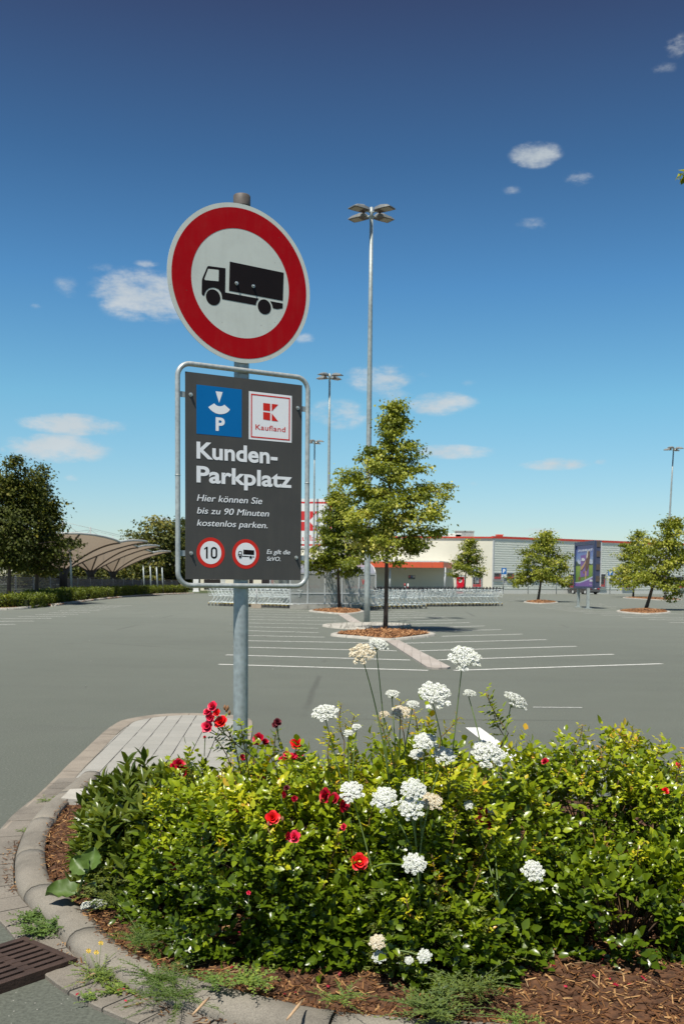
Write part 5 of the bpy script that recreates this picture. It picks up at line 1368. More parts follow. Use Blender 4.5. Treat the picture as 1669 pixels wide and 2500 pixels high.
t = NT(ROOFGL.node_tree); b = t.n['Principled BSDF']; b.inputs['Base Color'].default_value = (.30, .32, .38, 1); b.inputs['Roughness'].default_value = .2
tr = t.node('ShaderNodeBsdfTransparent'); mx = t.node('ShaderNodeMixShader'); mx.inputs[0].default_value = .78; t.l.new(tr.outputs[0], mx.inputs[1]); t.l.new(b.outputs[0], mx.inputs[2]); t.l.new(mx.outputs[0], t.n['Material Output'].inputs[0])
kz = .26; rail = .82; top = 1.95
def SH(s, off, z): q = sA[:2] + sd * s + sN * -off; return np.array([q[0], q[1], z])
DEP = 4.4
for off in (0.0, DEP):
    mb = MB(SHB)
    nb_ = 5
    for i in range(nb_): mb.boxu(SH(SL * i / nb_ + .01, off + (.12 if off else -.12), -.02), (*(sd * (SL / nb_ - .02)), 0), (*(-sN * (.24 if not off else -.24)), 0), (0, 0, kz))
    mb.build('base_kerb', CONC_W, sh)
    for i in range(6):
        mb = MB(SHB); s = SL * i / 5; mb.boxu(SH(s - .035, off - .03, kz), (*(sd * .07), 0), (*(-sN * .06), 0), (0, 0, top - kz)); mb.build('shelter_post', LGREY, sh)
    for z in (kz, rail, top - .04): mb = MB(SHB); mb.boxu(SH(.0, off - .02, z), (*(sd * SL), 0), (*(-sN * .04), 0), (0, 0, .06 if z == rail else .05)); mb.build('shelter_rail', LGREY, sh)
    for i in range(5):
        mb = MB(SHB); mb.boxu(SH(SL * i / 5 + .04, off, kz + .05), (*(sd * (SL / 5 - .08)), 0), (*(-sN * .008), 0), (0, 0, top - kz - .1)); mb.build('glass_pane', GLASS, sh)
arch = [(.0, top), (.10, 2.12), (.35, 2.33), (.9, 2.52), (1.6, 2.60), (2.2, 2.62), (2.8, 2.60), (3.5, 2.52), (4.05, 2.33), (4.3, 2.12), (DEP, top)]
for i in range(6): mb = MB(SHB); mb.tube([SH(SL * i / 5, o, z) for o, z in arch], .035, 6); mb.build('roof_arch', LGREY, sh)
mb = MB(SHB); V = []
for s in (0.02, SL - .02):
    for o, z in arch: V.append(SH(s, o, z + .02))
mb.add(V, [(i, i + 1, len(arch) + i + 1, len(arch) + i) for i in range(len(arch) - 1)], 0, True); mb.build('roof_panes', ROOFGL, sh)
mb = MB(SHB); text_on(mb, 'W', 0, .28, 0, .3, lambda a, b: SH(SL * .835 + a, -.012, 1.35 + b), .02); mb.build('red_letter', REDSIGN, sh)

# ------------------------------------------------------------------ left side: hedge, fence, canopies, trees
def hedge(name, label, pts, width, h, n, lsize, seed, tint0=.45):
    pts = [np.array(p[:2]) for p in pts]; o = pts[0]; root = thing(name, label, 'hedge', (o[0], o[1], 0))
    seg = [np.linalg.norm(pts[i + 1] - pts[i]) for i in range(len(pts) - 1)]; cum = np.concatenate(([0], np.cumsum(seg)))
    s = rng.uniform(0, cum[-1], n); i = np.clip(np.searchsorted(cum, s) - 1, 0, len(seg) - 1); f = (s - cum[i]) / np.array(seg)[i]
    Pa = np.array(pts)[i]; Pb = np.array(pts)[i + 1]; c = Pa * (1 - f[:, None]) + Pb * f[:, None]; d = (Pb - Pa) / np.linalg.norm(Pb - Pa, axis=1)[:, None]; nn = np.stack([-d[:, 1], d[:, 0]], 1)
    k = rng.random(n); face = rng.random(n) < .5; wv = 1 + .22 * lumps(c[:, 0], c[:, 1], .6, seed)
    u = np.where(face, rng.uniform(-1, 1, n), rng.choice([-1, 1], n) * (1 - .2 * rng.random(n) ** 2)); v = np.where(face, 1 - .2 * rng.random(n) ** 2, rng.random(n))
    X_ = c[:, 0] + nn[:, 0] * u * width / 2 * wv - o[0]; Y_ = c[:, 1] + nn[:, 1] * u * width / 2 * wv - o[1]; Z_ = np.maximum(.03, v * h * wv + rng.normal(0, .05, n))
    Pt = np.stack([X_, Y_, Z_], 1); out = np.stack([nn[:, 0] * u, nn[:, 1] * u, v], 1); D = unit(out * .5 + rand_unit(n)); N_ = unit(rand_unit(n) * .6 + np.array([0, 0, .9]) + out * .3)
    sz = lsize * rng.uniform(.6, 1.3, n); ti = np.clip(tint0 + .3 * lumps(X_, Y_, .9, seed * 2) + rng.normal(0, .12, n), 0, 1)
    V, L_, T_, I_ = leaves_arrays(Pt, D, N_, sz, sz * .8, ti, False); link('foliage', arr_mesh('foliage', V, L_, T_, HEDGE, False, I_), root)
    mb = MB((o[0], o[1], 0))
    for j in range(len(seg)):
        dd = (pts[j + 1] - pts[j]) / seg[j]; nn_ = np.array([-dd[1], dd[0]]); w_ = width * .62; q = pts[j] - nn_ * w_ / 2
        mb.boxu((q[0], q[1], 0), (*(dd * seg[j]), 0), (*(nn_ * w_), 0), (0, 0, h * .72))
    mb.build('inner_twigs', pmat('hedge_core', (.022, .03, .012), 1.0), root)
    return root
def off(pts, dx_, dy_): return [np.array([p[0] + dx_, p[1] + dy_]) for p in pts]
hp1 = [G(-30, 1489), G(40, 1487), G(112, 1477)]; hp2 = [G(*zl(400, 1228)), G(*zl(560, 1212)), G(*zl(800, 1185)), G(*zl(1000, 1165)), G(*zl(1300, 1145)), G(*zl(1500, 1139))]
hedge('hedge', 'near block of the clipped hedge under the two dark maples at the left edge', off(hp1, -.3, 1.2), 1.5, .60, 9000, .10, 1.0)
hedge('hedge', 'long clipped hedge running away along the fence', off(hp2, -.8, .3), 2.0, .72, 26000, .12, 2.0, .42)
hk = MB(); 
pp_ = [G(-80, 1491)[:2], G(40, 1489)[:2], G(118, 1479.5)[:2], G(*zl(430, 1243))[:2], G(*zl(560, 1222))[:2], G(*zl(800, 1192))[:2], G(*zl(1000, 1171))[:2], G(*zl(1300, 1150))[:2], G(*zl(1550, 1143))[:2]]
sweep_blocks(hk, smooth_path(pp_, .4), [(0, -.05), (.02, .1), (.14, .12), (.16, -.05)], 1.0, .02)
tag(hk.build('far_kerb', CONC_W), kind='structure')
mb = MB(); vv = [(*p, .05) for p in pp_] + [(*(p + np.array([-2.0, 6.0])), .05) for p in pp_[::-1]]
mb.add(vv, [tuple(range(len(vv)))[::-1]]); tag(mb.build('hedge_bed', pmat('red_mulch', (.22, .10, .05), .95, var=.4, scale=3)), kind='structure')
n = 5000; tq = rng.random(n) * (len(pp_) - 1); ii = tq.astype(int); ff = tq - ii; base_ = np.array(pp_)[ii] * (1 - ff[:, None]) + np.array(pp_)[ii + 1] * ff[:, None]
tag(chips('far_mulch', base_[:, 0] - rng.random(n) * .6 - .1, base_[:, 1] + rng.random(n) * .9 + .2, np.full(n, .07), (.08, .16), (.03, .06), BRIGHTCHIP), kind='stuff')
# grass verge beyond
mb = MB(); mb.add([(-60, 60, .02), (-12.5, 112, .02), (-14, 200, .02), (-260, 200, .02), (-260, 60, .02)], [(0, 1, 2, 3, 4)])
tag(mb.build('verge', pmat('verge_grass', (.055, .075, .025), 1, var=.4, scale=1.5)), kind='structure')

# fence
fpts = [np.array([-31.0, 57.0]), np.array([-26.5, 68.0]), np.array([-24.0, 82.0]), np.array([-21.5, 98.0]), np.array([-19.2, 117.0])]
fh = [2.05, 1.75, 1.55, 1.45, 1.25]
FO = (*fpts[0], 0); fence = thing('mesh_fence', 'dark double bar mesh fence with grey posts behind the hedge', 'fence', FO)
fmat = bpy.data.materials.new('mesh_panel'); fmat.use_nodes = True
t = NT(fmat.node_tree); b = t.n['Principled BSDF']; b.inputs['Base Color'].default_value = (.14, .115, .11, 1); b.inputs['Roughness'].default_value = .6
mbp = MB(FO)
for i in range(4):
    L_ = np.linalg.norm(fpts[i + 1] - fpts[i]); k = int(L_ / 2.5)
    for j in range(k):
        a = lerp(fpts[i], fpts[i + 1], j / k); b_ = lerp(fpts[i], fpts[i + 1], (j + 1) / k); ha = fh[i] + (fh[i + 1] - fh[i]) * j / k; hb = fh[i] + (fh[i + 1] - fh[i]) * (j + 1) / k
        m_ = MB(FO); m_.box((a[0], a[1], ha / 2 + .03), (.09, .09, ha + .06)); m_.build('fence_post', GREY, fence)
        for q in range(9):
            z = .08 + q * (1.0 / 8) ; mbp.tube([(a[0], a[1], .05 + z * (ha - .05)), (b_[0], b_[1], .05 + z * (hb - .05))], .024, 3, caps=False)
        for q in range(26):
            p = lerp(a, b_, (q + .5) / 26); hh = ha + (hb - ha) * q / 26; mbp.tube([(p[0], p[1], .05), (p[0], p[1], hh)], .022, 3, caps=False)
mbp.build('mesh_panels', fmat, fence)

# membrane canopies
MEMB = pmat('canopy_membrane', (0.44, 0.39, 0.33), .8, var=.05, scale=.5)
_t = NT(MEMB.node_tree); _tr = _t.node('ShaderNodeBsdfTranslucent'); _tr.inputs[0].default_value = (.62, .50, .38, 1); _mx = _t.node('ShaderNodeMixShader'); _mx.inputs[0].default_value = .24
_t.l.new(_t.n['Principled BSDF'].outputs[0], _mx.inputs[1]); _t.l.new(_tr.outputs[0], _mx.inputs[2]); _t.l.new(_mx.outputs[0], _t.n['Material Output'].inputs[0])
MEMB_EDGE = pmat('membrane_edge', (.45, .46, .44), .5); RIBM = pmat('membrane_rib', (.13, .10, .085), .6); DCOL = pmat('dark_column', (.035, .028, .026), .7)
def funnel(px, Y, rim, label):
    q = P(px, 1390, Y); root = thing('membrane_canopy', label, 'canopy', (q[0], Y, 0), math.radians(-8), 'funnel shaped membrane canopies')
    hw, hd = 5.0, 8.2; zbot = 2.3; N_ = 32; K = 9; V = []
    def rimp(t):
        c, s = math.cos(t), math.sin(t); k = 1 / max(abs(c), abs(s)); k = min(k, 1.32) 
        return np.array([c * k * hw, s * k * hd])
    def surf(u, t):
        p = rimp(t); e = p * (.04 + .96 * u); cor = (abs(math.sin(2 * t))) ** .7
        z = zbot + (rim - zbot) * (1 - (1 - u) ** 1.7) + .35 * cor * u * u
        return (e[0], e[1], z)
    for i in range(K + 1):
        for k in range(N_): V.append(surf(i / K, 2 * math.pi * k / N_))
    mb = MB(); mb.add(V, [(i * N_ + k, i * N_ + (k + 1) % N_, (i + 1) * N_ + (k + 1) % N_, (i + 1) * N_ + k) for i in range(K) for k in range(N_)], 0, True); mem = mb.build('membrane', MEMB, root)
    mb = MB(); mb.tube([np.array(surf(1, 2 * math.pi * k / N_)) + [0, 0, .02] for k in range(N_)], .09, 5, closed=True); mb.build('rim_tube', MEMB_EDGE, mem)
    for k in range(8):
        t = math.pi / 4 * k + math.pi / 8 * 0; mb = MB(); mb.tube([np.array(surf(u, t)) - [0, 0, .06] for u in np.linspace(0, 1, 9)], .075, 5); mb.build('rib', RIBM, mem)
    mb = MB(); mb.tube([(0, 0, 0), (0, 0, zbot - .5), (0, 0, zbot + .05)], [.32, .34, .62], 12); mb.build('column', DCOL, root)
    mb = MB(); mb.tube([(0, 0, zbot), (0, 0, rim + 2.0)], [.09, .05], 6); mb.build('mast', GREY, root)
    for k in range(4):
        a = math.pi / 4 + k * math.pi / 2; e = surf(1, a); mb = MB(); mb.tube([(0, 0, rim + 1.7), e], .018, 3); mb.build('cable', GREY, root)
funnel(155, 84.0, 4.55, 'nearest membrane canopy, partly behind the dark maples')
funnel(222, 101.0, 4.7, 'middle one of the three membrane canopies')
funnel(276, 119.0, 4.6, 'farthest membrane canopy nearest the yellow-green trees')
# thin lamp and posts on the left
q = G(178, 1444); t = thing('slim_lamp', 'slim grey lamp post in front of the membrane canopies', 'street lamp', (q[0], 80, 0)); mb = MB(); q = P(176, 1440, 80); t.location = (q[0], 80, 0)
mb.tube([(0, 0, 0), (-.12, 0, 4.6)], [.1, .06], 8); mb.build('pole', GALV_L, t); mb = MB(); mb.box((-.25, 0, 4.62), (.75, .3, .14)); mb.build('lamp_head', LGREY, t)
for i, (px, top_) in enumerate(((347, 1383), (360, 1382), (372, 1384), (382, 1385))):
    q = P(px, 1440, 98); zt2 = P(px, top_, 98)[2]; ordn = ('first', 'second', 'third', 'fourth')[i]
    t = thing('grey_post', ordn + ' from the left of four bare grey posts behind the hedge', 'post', (q[0] + .25, 98 + i * .8, 0), 0, 'four bare grey posts'); mb = MB(); mb.tube([(0, 0, 0), (-.12, 0, zt2)], .062, 8); mb.build('shaft', GALV, t)
    mb = MB(); mb.tube([(-.12, 0, zt2), (-.12, 0, zt2 + .05)], .072, 8); mb.build('cap', GREY, t)
q = P(444, 1440, 108); t = thing('timber_post', 'pale timber post at the far end of the hedge', 'post', (q[0], 108, 0)); mb = MB(); mb.box((0, 0, .62), (.2, .2, 1.25)); mb.box((0, 0, 1.27), (.16, .16, .06)); mb.build('shaft', pmat('pale_timber', (.45, .33, .2), .8), t)

# dark maples at the left edge
def mprof(u): return (1.5 + 2.4 * u if u < .3 else 2.2 * (1 - (u - .3) / .74) ** .7 + .12)
ma = P(20, 1440, 57.0); 
make_tree('maple_tree', 'dark maple with several pointed tops at the left edge', 'tree', (ma[0], 57.0, 0), 7.1, mprof, 46, 15000, .17, MAPLE, .13, 2.5, (.2, 0), 'dark maples', seed=31, droop=.2, clump=.3, tint0=.4, barkmat=BARK,
          lobes=[(.5, 0, 5.8, .75, 2.8, 34), (-.5, .3, 5.2, .8, 2.2, 26), (1.3, .2, 5.2, .8, 2.5, 34)])
ma = P(89, 1440, 60.0)
make_tree('maple_tree', 'rounder dark maple beside the membrane canopies', 'tree', (ma[0], 60.0, 0), 7.0, lambda u: (1.3 + 2 * u if u < .3 else 1.85 * (1 - (u - .3) / .74) ** .6 + .1), 44, 14000, .17, MAPLE, .14, 2.4, (.1, 0), 'dark maples', seed=37, droop=.25, clump=.28, tint0=.4,
          lobes=[(.35, 0, 5.2, .62, 3.0, 40), (.85, 0, 3.9, .75, 2.0, 40), (-.4, .2, 5.0, .8, 2.0, 26)])
# woodland behind
wood = [(300, 150, 5.5, 3.6, 'low olive tree behind the farthest membrane canopy', 41), (352, 142, 7.6, 4.2, 'olive tree behind the four grey posts', 42), (385, 135, 9.6, 4.2, 'tall yellow-green tree left of the panel', 43), (425, 138, 9.0, 3.8, 'darker green tree behind the frame tube of the panel', 44),
        (446, 150, 10.6, 3.0, 'tall dark tree just left of the panel', 45), (240, 160, 5.2, 4.2, 'low olive tree seen between the second and third canopy', 46), (190, 150, 4.8, 3.8, 'low olive tree seen between the first and second canopy', 47), (120, 140, 4.8, 4.2, 'low olive tree behind the round maple', 48), (60, 150, 5, 4.5, 'low olive tree behind the fence at the far left', 49), (500, 165, 8.5, 4.5, 'green tree behind the left end of the store', 50)]
for (px, Y, h_, r_, lab, sd_) in wood:
    q = P(px, 1440, Y)
    make_tree('woodland_tree', lab, 'tree', (q[0], Y, 0), h_, (lambda r_: (lambda u: r_ * (.8 + .5 * u if u < .4 else max(.08, (1 - ((u - .4) / .62) ** 2)) ** .5)))(r_), 30, 3600, .42, WOODG, .2, .6, (0, 0), 'trees behind the fence', seed=sd_, droop=.1, clump=.55, tint0=(.62 if px in (385, 352) else .42 if px < 400 else .25))
# tree just outside the frame whose twig reaches in at the right
make_tree('overhanging_tree', 'yellow-green twig of a tree reaching in at the right edge of the sky', 'tree', (6.3, 10.4, 0), 7.4, lambda u: 1.9 * (1 - abs(u - .4)) , 34, 9000, .085, LINDEN, .1, 2.6, (0, 0), seed=61, droop=.3, clump=.12,
          extra=[((6.2, 10.4, 5.6), (4.6, 10.1, 5.95), tuple(P(1682, 424, 9.9)))])

# ------------------------------------------------------------------ foreground planting
DOMES = {}
def dome(key, px, Y, rx, ry, h, seed, lump=.16):
    q = P(px, 1500, Y); DOMES[key] = Dome(q[0], Y, rx, ry, h, seed, lump); return DOMES[key]
rose_defs = [ # key, px, Y, rx, ry, height, seed, label, count
('r1', 520, 4.68, .34, .46, .64, 1.0, 'left rose bush with yellow-green tips beside the laurel', 2100),
             ('r2', 665, 4.36, .38, .54, .72, 2.3, 'rose bush at the foot of the sign post with dark red blooms', 2700),
             ('r3', 850, 4.42, .40, .58, .73, 3.1, 'middle rose bush in front of the near tree island, behind white umbels', 2600),
             ('r4', 1040, 4.38, .38, .66, .80, 4.7, 'tallest rose bush with leaning shoots among the wild carrots', 2700),
             ('r5', 1205, 4.62, .34, .54, .70, 5.9, 'rose bush right of the white umbels with dark red blooms', 2400),
             ('r6', 1470, 4.90, .44, .46, .74, 6.4, 'yellow-green rose bush near the right edge', 2700),
             ('r7', 1720, 4.80, .52, .46, .72, 7.7, 'rose bush cut by the right edge of the photo', 1900),
             ('r8', 1550, 4.18, .42, .32, .42, 8.2, 'low rose bush in front at the right above bare mulch', 1700),
             ('r10', 1070, 3.84, .24, .17, .31, 10.5, 'lowest rose shoots spilling forward over the mulch at the bottom centre', 640),
             ('r12', 930, 3.96, .24, .18, .30, 12.5, 'low rose shoots in front of the lowest white umbels', 560),
             ('r11', 800, 4.05, .26, .20, .32, 11.5, 'low rose shoots spilling forward below the single bright red bloom', 620),
             ('r9', 1165, 4.10, .24, .28, .46, 9.5, 'low rose shoots in front between the wild carrots and the bare gap', 900)]
roses = {}
for key, px, Y, rx, ry, h, sd, lab, n in rose_defs:
    dm = dome(key, px, Y, rx, ry, h, sd)
for key, px, Y, rx, ry, h, sd, lab, n in rose_defs:
    dm = DOMES[key]; base = dm.c.copy(); base[2] = .09
    root = thing('rose_bush', lab, 'rose bush', base, 0, 'rose bushes of the bed'); roses[key] = (root, dm)
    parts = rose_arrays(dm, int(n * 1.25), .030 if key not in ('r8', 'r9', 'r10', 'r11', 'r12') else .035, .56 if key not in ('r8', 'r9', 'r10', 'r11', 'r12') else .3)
    cane = MB(base)
    for i in range(16):
        a = random.uniform(0, 6.28); rr = random.uniform(.3, .95); tip = dm.c + np.array([math.cos(a) * rx * rr, math.sin(a) * ry * rr, dm.r[2] * math.sqrt(max(0, 1 - rr * rr)) * .95]); m_ = (base + tip) / 2 + np.array([math.cos(a) * .03, math.sin(a) * .03, .05])
        cane.tube([base + np.array([math.cos(a) * .05, math.sin(a) * .05, -.03]), m_, tip], [.006, .0045, .002], 5)
    # leafy shoots that stand above the rounded outline
    sh_ = []
    for i in range(26 if dm.r[2] > .3 else 10):
        a = random.uniform(0, 6.28); rr = math.sqrt(random.random()) * .92; b0_ = dm.c + np.array([math.cos(a) * rx * rr, math.sin(a) * ry * rr, dm.r[2] * (1 - rr ** 2.5) ** .5 * .86])
        ln_ = random.uniform(.07, .17); sh_.append((b0_, b0_ + np.array([random.gauss(0, .05) + .25 * ln_ * math.cos(a), random.gauss(0, .05), ln_]), random.uniform(.62, .92)))
    roses[key] = (root, dm, parts, cane, sh_, base)
def add_shoot(key, b0_, t0_, tint=.6, n=9, size=.03):
    roses[key][4].append((np.array(b0_), np.array(t0_), tint, n, size))
def near(px, py, Y): return P(px, py, Y)
add_shoot('r4', near(1240, 1790, 4.25), near(1186, 1690, 4.25), .55, 12, .034); add_shoot('r4', near(1232, 1800, 4.3), near(1205, 1745, 4.3), .6, 8, .03)
add_shoot('r3', near(840, 1810, 4.4), near(832, 1722, 4.4), .75, 8, .026); add_shoot('r3', near(850, 1800, 4.45), near(865, 1748, 4.45), .75, 7, .026); add_shoot('r3', near(800, 1850, 4.4), near(812, 1790, 4.4), .8, 7)
add_shoot('r4', near(985, 1790, 4.3), near(978, 1712, 4.3), .85, 8, .026); add_shoot('r4', near(1075, 1800, 4.3), near(1120, 1752, 4.3), .8, 8, .024)
add_shoot('r4', near(1020, 1800, 4.3), near(1010, 1735, 4.3), .8, 8, .026); add_shoot('r4', near(950, 1820, 4.3), near(925, 1750, 4.3), .8, 8, .026)
add_shoot('r2', near(580, 1850, 4.45), near(535, 1755, 4.42), .5, 9, .03); add_shoot('r2', near(600, 1840, 4.45), near(588, 1765, 4.42), .5, 8, .036); add_shoot('r2', near(670, 1850, 4.5), near(675, 1785, 4.5), .3, 8, .028)
add_shoot('r2', near(620, 1850, 4.42), near(548, 1790, 4.4), .5, 8, .036); add_shoot('r2', near(560, 1860, 4.42), near(524, 1800, 4.4), .4, 6, .034)
add_shoot('r1', near(470, 1890, 4.6), near(452, 1850, 4.6), .4, 8, .03)
add_shoot('r6', near(1400, 1830, 4.8), near(1420, 1772, 4.8), .8, 8); add_shoot('r6', near(1520, 1830, 4.8), near(1545, 1780, 4.8), .8, 9); add_shoot('r6', near(1600, 1850, 4.8), near(1612, 1800, 4.8), .75, 8); add_shoot('r7', near(1650, 1900, 4.6), near(1662, 1845, 4.6), .7, 8)
for key, (root, dm, parts, cane, sh_, base) in roses.items():
    stem = cane
    for s in sh_:
        pr, path = shoot_arrays(s[0], s[1], s[3] if len(s) > 3 else 6, s[4] if len(s) > 4 else .024, s[2])
        parts += pr; stem.tube([base + [0, 0, -.02], (base + path[0]) / 2 + [0, 0, .04]] + path[::2] + [path[-1]], .0022, 4, mi=1)
    V, L_, T_, I_ = merge(parts); V = V - base
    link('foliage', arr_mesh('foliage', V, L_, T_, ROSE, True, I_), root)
    cane.build('canes', [TWIG, REDSTEM], root)

# laurel
def laurel(label, spots, n, key, lsize=.075):
    c = np.array([np.mean([s[0] for s in spots]), np.mean([s[1] for s in spots]), .09]); root = thing('laurel_shrub', label, 'laurel', c, 0, 'laurels of the bed'); parts = []; mb = MB(c)
    for (x, y, rx, ry, h) in spots:
        dm = Dome(x, y, rx, ry, h, x * 7, .12); DOMES[key + str(x)] = dm; Pt, Nn, k = dm.shell(n // len(spots), .55, 1.0, -.05)
        for p, nn in zip(Pt, Nn):
            ax = unit(nn * .5 + np.array([0, 0, .75]) + rng.normal(0, .22, 3)); m_ = 6; az_ = np.arange(m_) * 2.4 + rng.uniform(0, 6)
            e1 = unit(np.cross(ax, [.2, 1, .1])); e2 = np.cross(ax, e1); t_ = np.arange(m_) / m_
            rad = e1 * np.cos(az_)[:, None] + e2 * np.sin(az_)[:, None]; d = unit(rad * (.85 - .5 * t_)[:, None] + ax * (.55 + .5 * t_)[:, None]); Pp = p + ax * (t_ * .05)[:, None]
            s_ = lsize * rng.uniform(.65, 1.15, m_) * (1.05 - .35 * t_); nnn = unit(ax + rng.normal(0, .15, (m_, 3)) - d * .2)
            tt = np.clip(.35 + .35 * t_ + rng.normal(0, .12, m_) + .2 * (rng.random() < .15), 0, 1)
            parts.append(leaves_arrays(Pp, d, nnn, s_, s_ * .33, tt))
        for i in range(12):
            a = random.uniform(0, 6.28); mb.tube([(x, y, .06), (x + math.cos(a) * rx * .4, y + math.sin(a) * ry * .4, h * .5), (x + math.cos(a) * rx * .8, y + math.sin(a) * ry * .8, h * .8)], [.008, .006, .003], 5)
    V, L_, T_, I_ = merge(parts); link('foliage', arr_mesh('foliage', V - c, L_, T_, LAUREL, True, I_), root); mb.build('branches', TWIG, root)
X5 = lambda px, Y: P(px, 1500, Y)[0]
laurel('glossy laurel shrub with long dark leaves at the left end of the bed', [(X5(285, 5.2), 5.2, .17, .26, .51), (X5(355, 5.2), 5.2, .24, .30, .61), (X5(445, 5.1), 5.1, .24, .28, .57), (X5(300, 4.92), 4.92, .22, .2, .44), (X5(400, 4.85), 4.85, .16, .2, .5)], 860, 'l', .112)
laurel('low laurel shoots with broad dark leaves in front of the laurel shrub', [(X5(240, 4.85), 4.85, .12, .12, .27), (X5(325, 4.68), 4.68, .14, .12, .30), (X5(400, 4.62), 4.62, .10, .10, .22)], 90, 'm', .11)

ALL = list(DOMES.values())
def hit(px, py, y0=3.4, y1=7.0):
    for Y in np.arange(y0, y1, .02):
        p = P(px, py, Y)
        if any(d.has(p) for d in ALL): return P(px, py, Y - .085)
    return P(px, py, 4.7)

# rose blooms
def petal_grid(r_in, r_out, w, cup, n=5):
    out = []
    for i in range(n):
        u = i / (n - 1); hw = w * (math.sin(math.pi * (.12 + .80 * u)) ** .7)
        for v in (-1, -.4, .4, 1): out.append((r_in + (r_out - r_in) * u, v * hw, cup * u * u + .22 * abs(v) * hw - .10 * r_out * max(0, u - .8) * 5))
    return out
def bloom(c, r, axis, open_=1.0, seed=0):
    rr = random.Random(seed); V = []; F = []; axis = unit(np.array(axis, float)); e1 = unit(np.cross(axis, [.3, .1, .95])); e2 = np.cross(axis, e1)
    for ring, (k, ro, tilt, zo) in enumerate(((5, 1.0, .15, 0), (5, .85, .55, .05), (5, .62, .95, .12), (4, .40, 1.25, .18))):
        for j in range(k):
            a = 2 * math.pi * (j + .5 * (ring % 2)) / k + rr.uniform(-.15, .15); t = tilt / open_ + rr.uniform(-.12, .12); ca, sa = math.cos(a), math.sin(a); ct, st = math.cos(t), math.sin(t)
            b = len(V)
            for (x, y, z) in petal_grid(.05, ro * rr.uniform(.9, 1.05), .42 * ro + .12, .25):
                x2 = x * ct - z * st; z2 = x * st + z * ct + zo
                V.append(c + (e1 * (x2 * ca - y * sa) + e2 * (x2 * sa + y * ca) + axis * z2) * r)
            for i in range(4):
                for q in range(3): F.append((b + i * 4 + q, b + i * 4 + q + 1, b + (i + 1) * 4 + q + 1, b + (i + 1) * 4 + q))
    return V, F
RB = pmat('rose_red', (0.72, 0.006, 0.008), .5, var=.15, scale=30); RC = pmat('rose_crimson', (0.46, 0.0, 0.025), .5, var=.3, scale=30); RP = pmat('rose_faded', (.70, .02, .07), .5, var=.3, scale=30); RD = pmat('rose_dark', (.10, .004, .012), .6, var=.3, scale=30)
STAM = pmat('stamens', (.75, .5, .05), .6)
flowers = [(521, 1726, 13, RP, 4.38), (508, 1740, 11, RP, 4.38), (530, 1741, 10, RB, 4.37), (516, 1752, 13, RP, 4.38), (541, 1764, 17, RB, 4.38), (507, 1775, 14, RP, 4.38), (503, 1782, 9, RC, 4.38), (634, 1806, 17, RC, 0), (647, 1812, 9, RC, 0), (677, 1764, 10, RD, 4.45), (672, 1770, 8, RD, 4.45),
           (724, 1817, 15, RB, 0), (690, 1858, 12, RP, 0), (713, 1852, 13, RP, 0), (729, 1845, 11, RP, 0), (735, 1853, 10, RB, 0), (700, 1842, 9, RP, 0), (437, 1869, 16, RC, 0), (452, 1884, 15, RC, 0), (425, 1872, 10, RC, 0), (665, 1998, 17, RB, 0), (877, 2105, 20, RB, 0),
           (797, 1944, 19, RC, 0), (815, 1950, 14, RC, 0), (836, 1964, 17, RC, 0), (845, 1945, 12, RC, 0), (720, 2044, 15, RP, 0), (700, 2040, 10, RC, 0), (402, 2062, 13, RC, 0), (397, 2070, 10, RP, 0), (421, 2113, 13, RC, 0), (1204, 2014, 18, RC, 0), (1180, 1985, 13, RC, 0), (1172, 2003, 11, RP, 0),
           (1612, 1925, 11, RP, 0), (1622, 1931, 9, RB, 0), (760, 1905, 8, RC, 0), (640, 1900, 9, RC, 0), (575, 1985, 8, RP, 0), (690, 1940, 9, RC, 0), (590, 1850, 9, RC, 0), (718, 1950, 8, RC, 0), (685, 1905, 7, RP, 0), (700, 1925, 8, RD, 0), (545, 1928, 6, RP, 0), (840, 2020, 9, RP, 0), (1330, 1860, 9, RC, 0), (1652, 1870, 8, RP, 0), (607, 2180, 5, RP, 0), (500, 1800, 4, RC, 0)]
for i, (px, py, rp, mt, Y) in enumerate(flowers):
    p = P(px, py, Y) if Y else hit(px, py)
    r = rp * p[1] / FPX
    key = min(roses, key=lambda k: np.hypot(*(roses[k][1].c - p)[:2])); root, base = roses[key][0], roses[key][5]
    ax = unit(np.array([random.gauss(-.05, .3), -.75, .55 + random.gauss(0, .2)])) if mt is not RC else unit(np.array([random.gauss(0, .5), -.6, random.gauss(.3, .4)]))
    V, F = bloom(p, r * 1.15, ax, 1.25 if mt is RB else .9, i)
    mb = MB(base); mb.add(V, F, 0, True); bo = mb.build('bloom', mt, root)
    if px == 877: mb = MB(base); mb.lathe([(.0, .006), (.006, .004), (.009, 0)], (0, 0, 0), 8); mb.V = [tuple(np.array(v) + base + (p + ax * r * .5) - base) for v in mb.V]; mb.build('stamens', STAM, bo)
    mb = MB(base); q = p + np.array([random.gauss(0, .02), .05, -.10])
    if px < 560 and py < 1790: q = P(550, 1795, 4.4)
    mb.tube([p - ax * .005, (p + q) / 2 + np.array([0, 0, -.01]), q], [.0025, .002, .002], 5); mb.build('bloom_stem', GSTEM, root)
for (px, py) in ((553, 1732), (560, 1740), (549, 1727), (556, 1728), (655, 2012), (690, 2000), (1212, 1998)):
    p = P(px, py, 4.4) if py < 1800 else hit(px, py); root, base = roses['r2'][0], roses['r2'][5]; mb = MB(base); mb.tube([p + [0, 0, -.012], p, p + [0, 0, .012]], [.003, .007, .002], 8); mb.build('rose_bud', pmat('dry_bud', (.25, .12, .05), .8) if px != 560 else bpy.data.materials['dry_bud'] if 'dry_bud' in bpy.data.materials else TWIG, root)

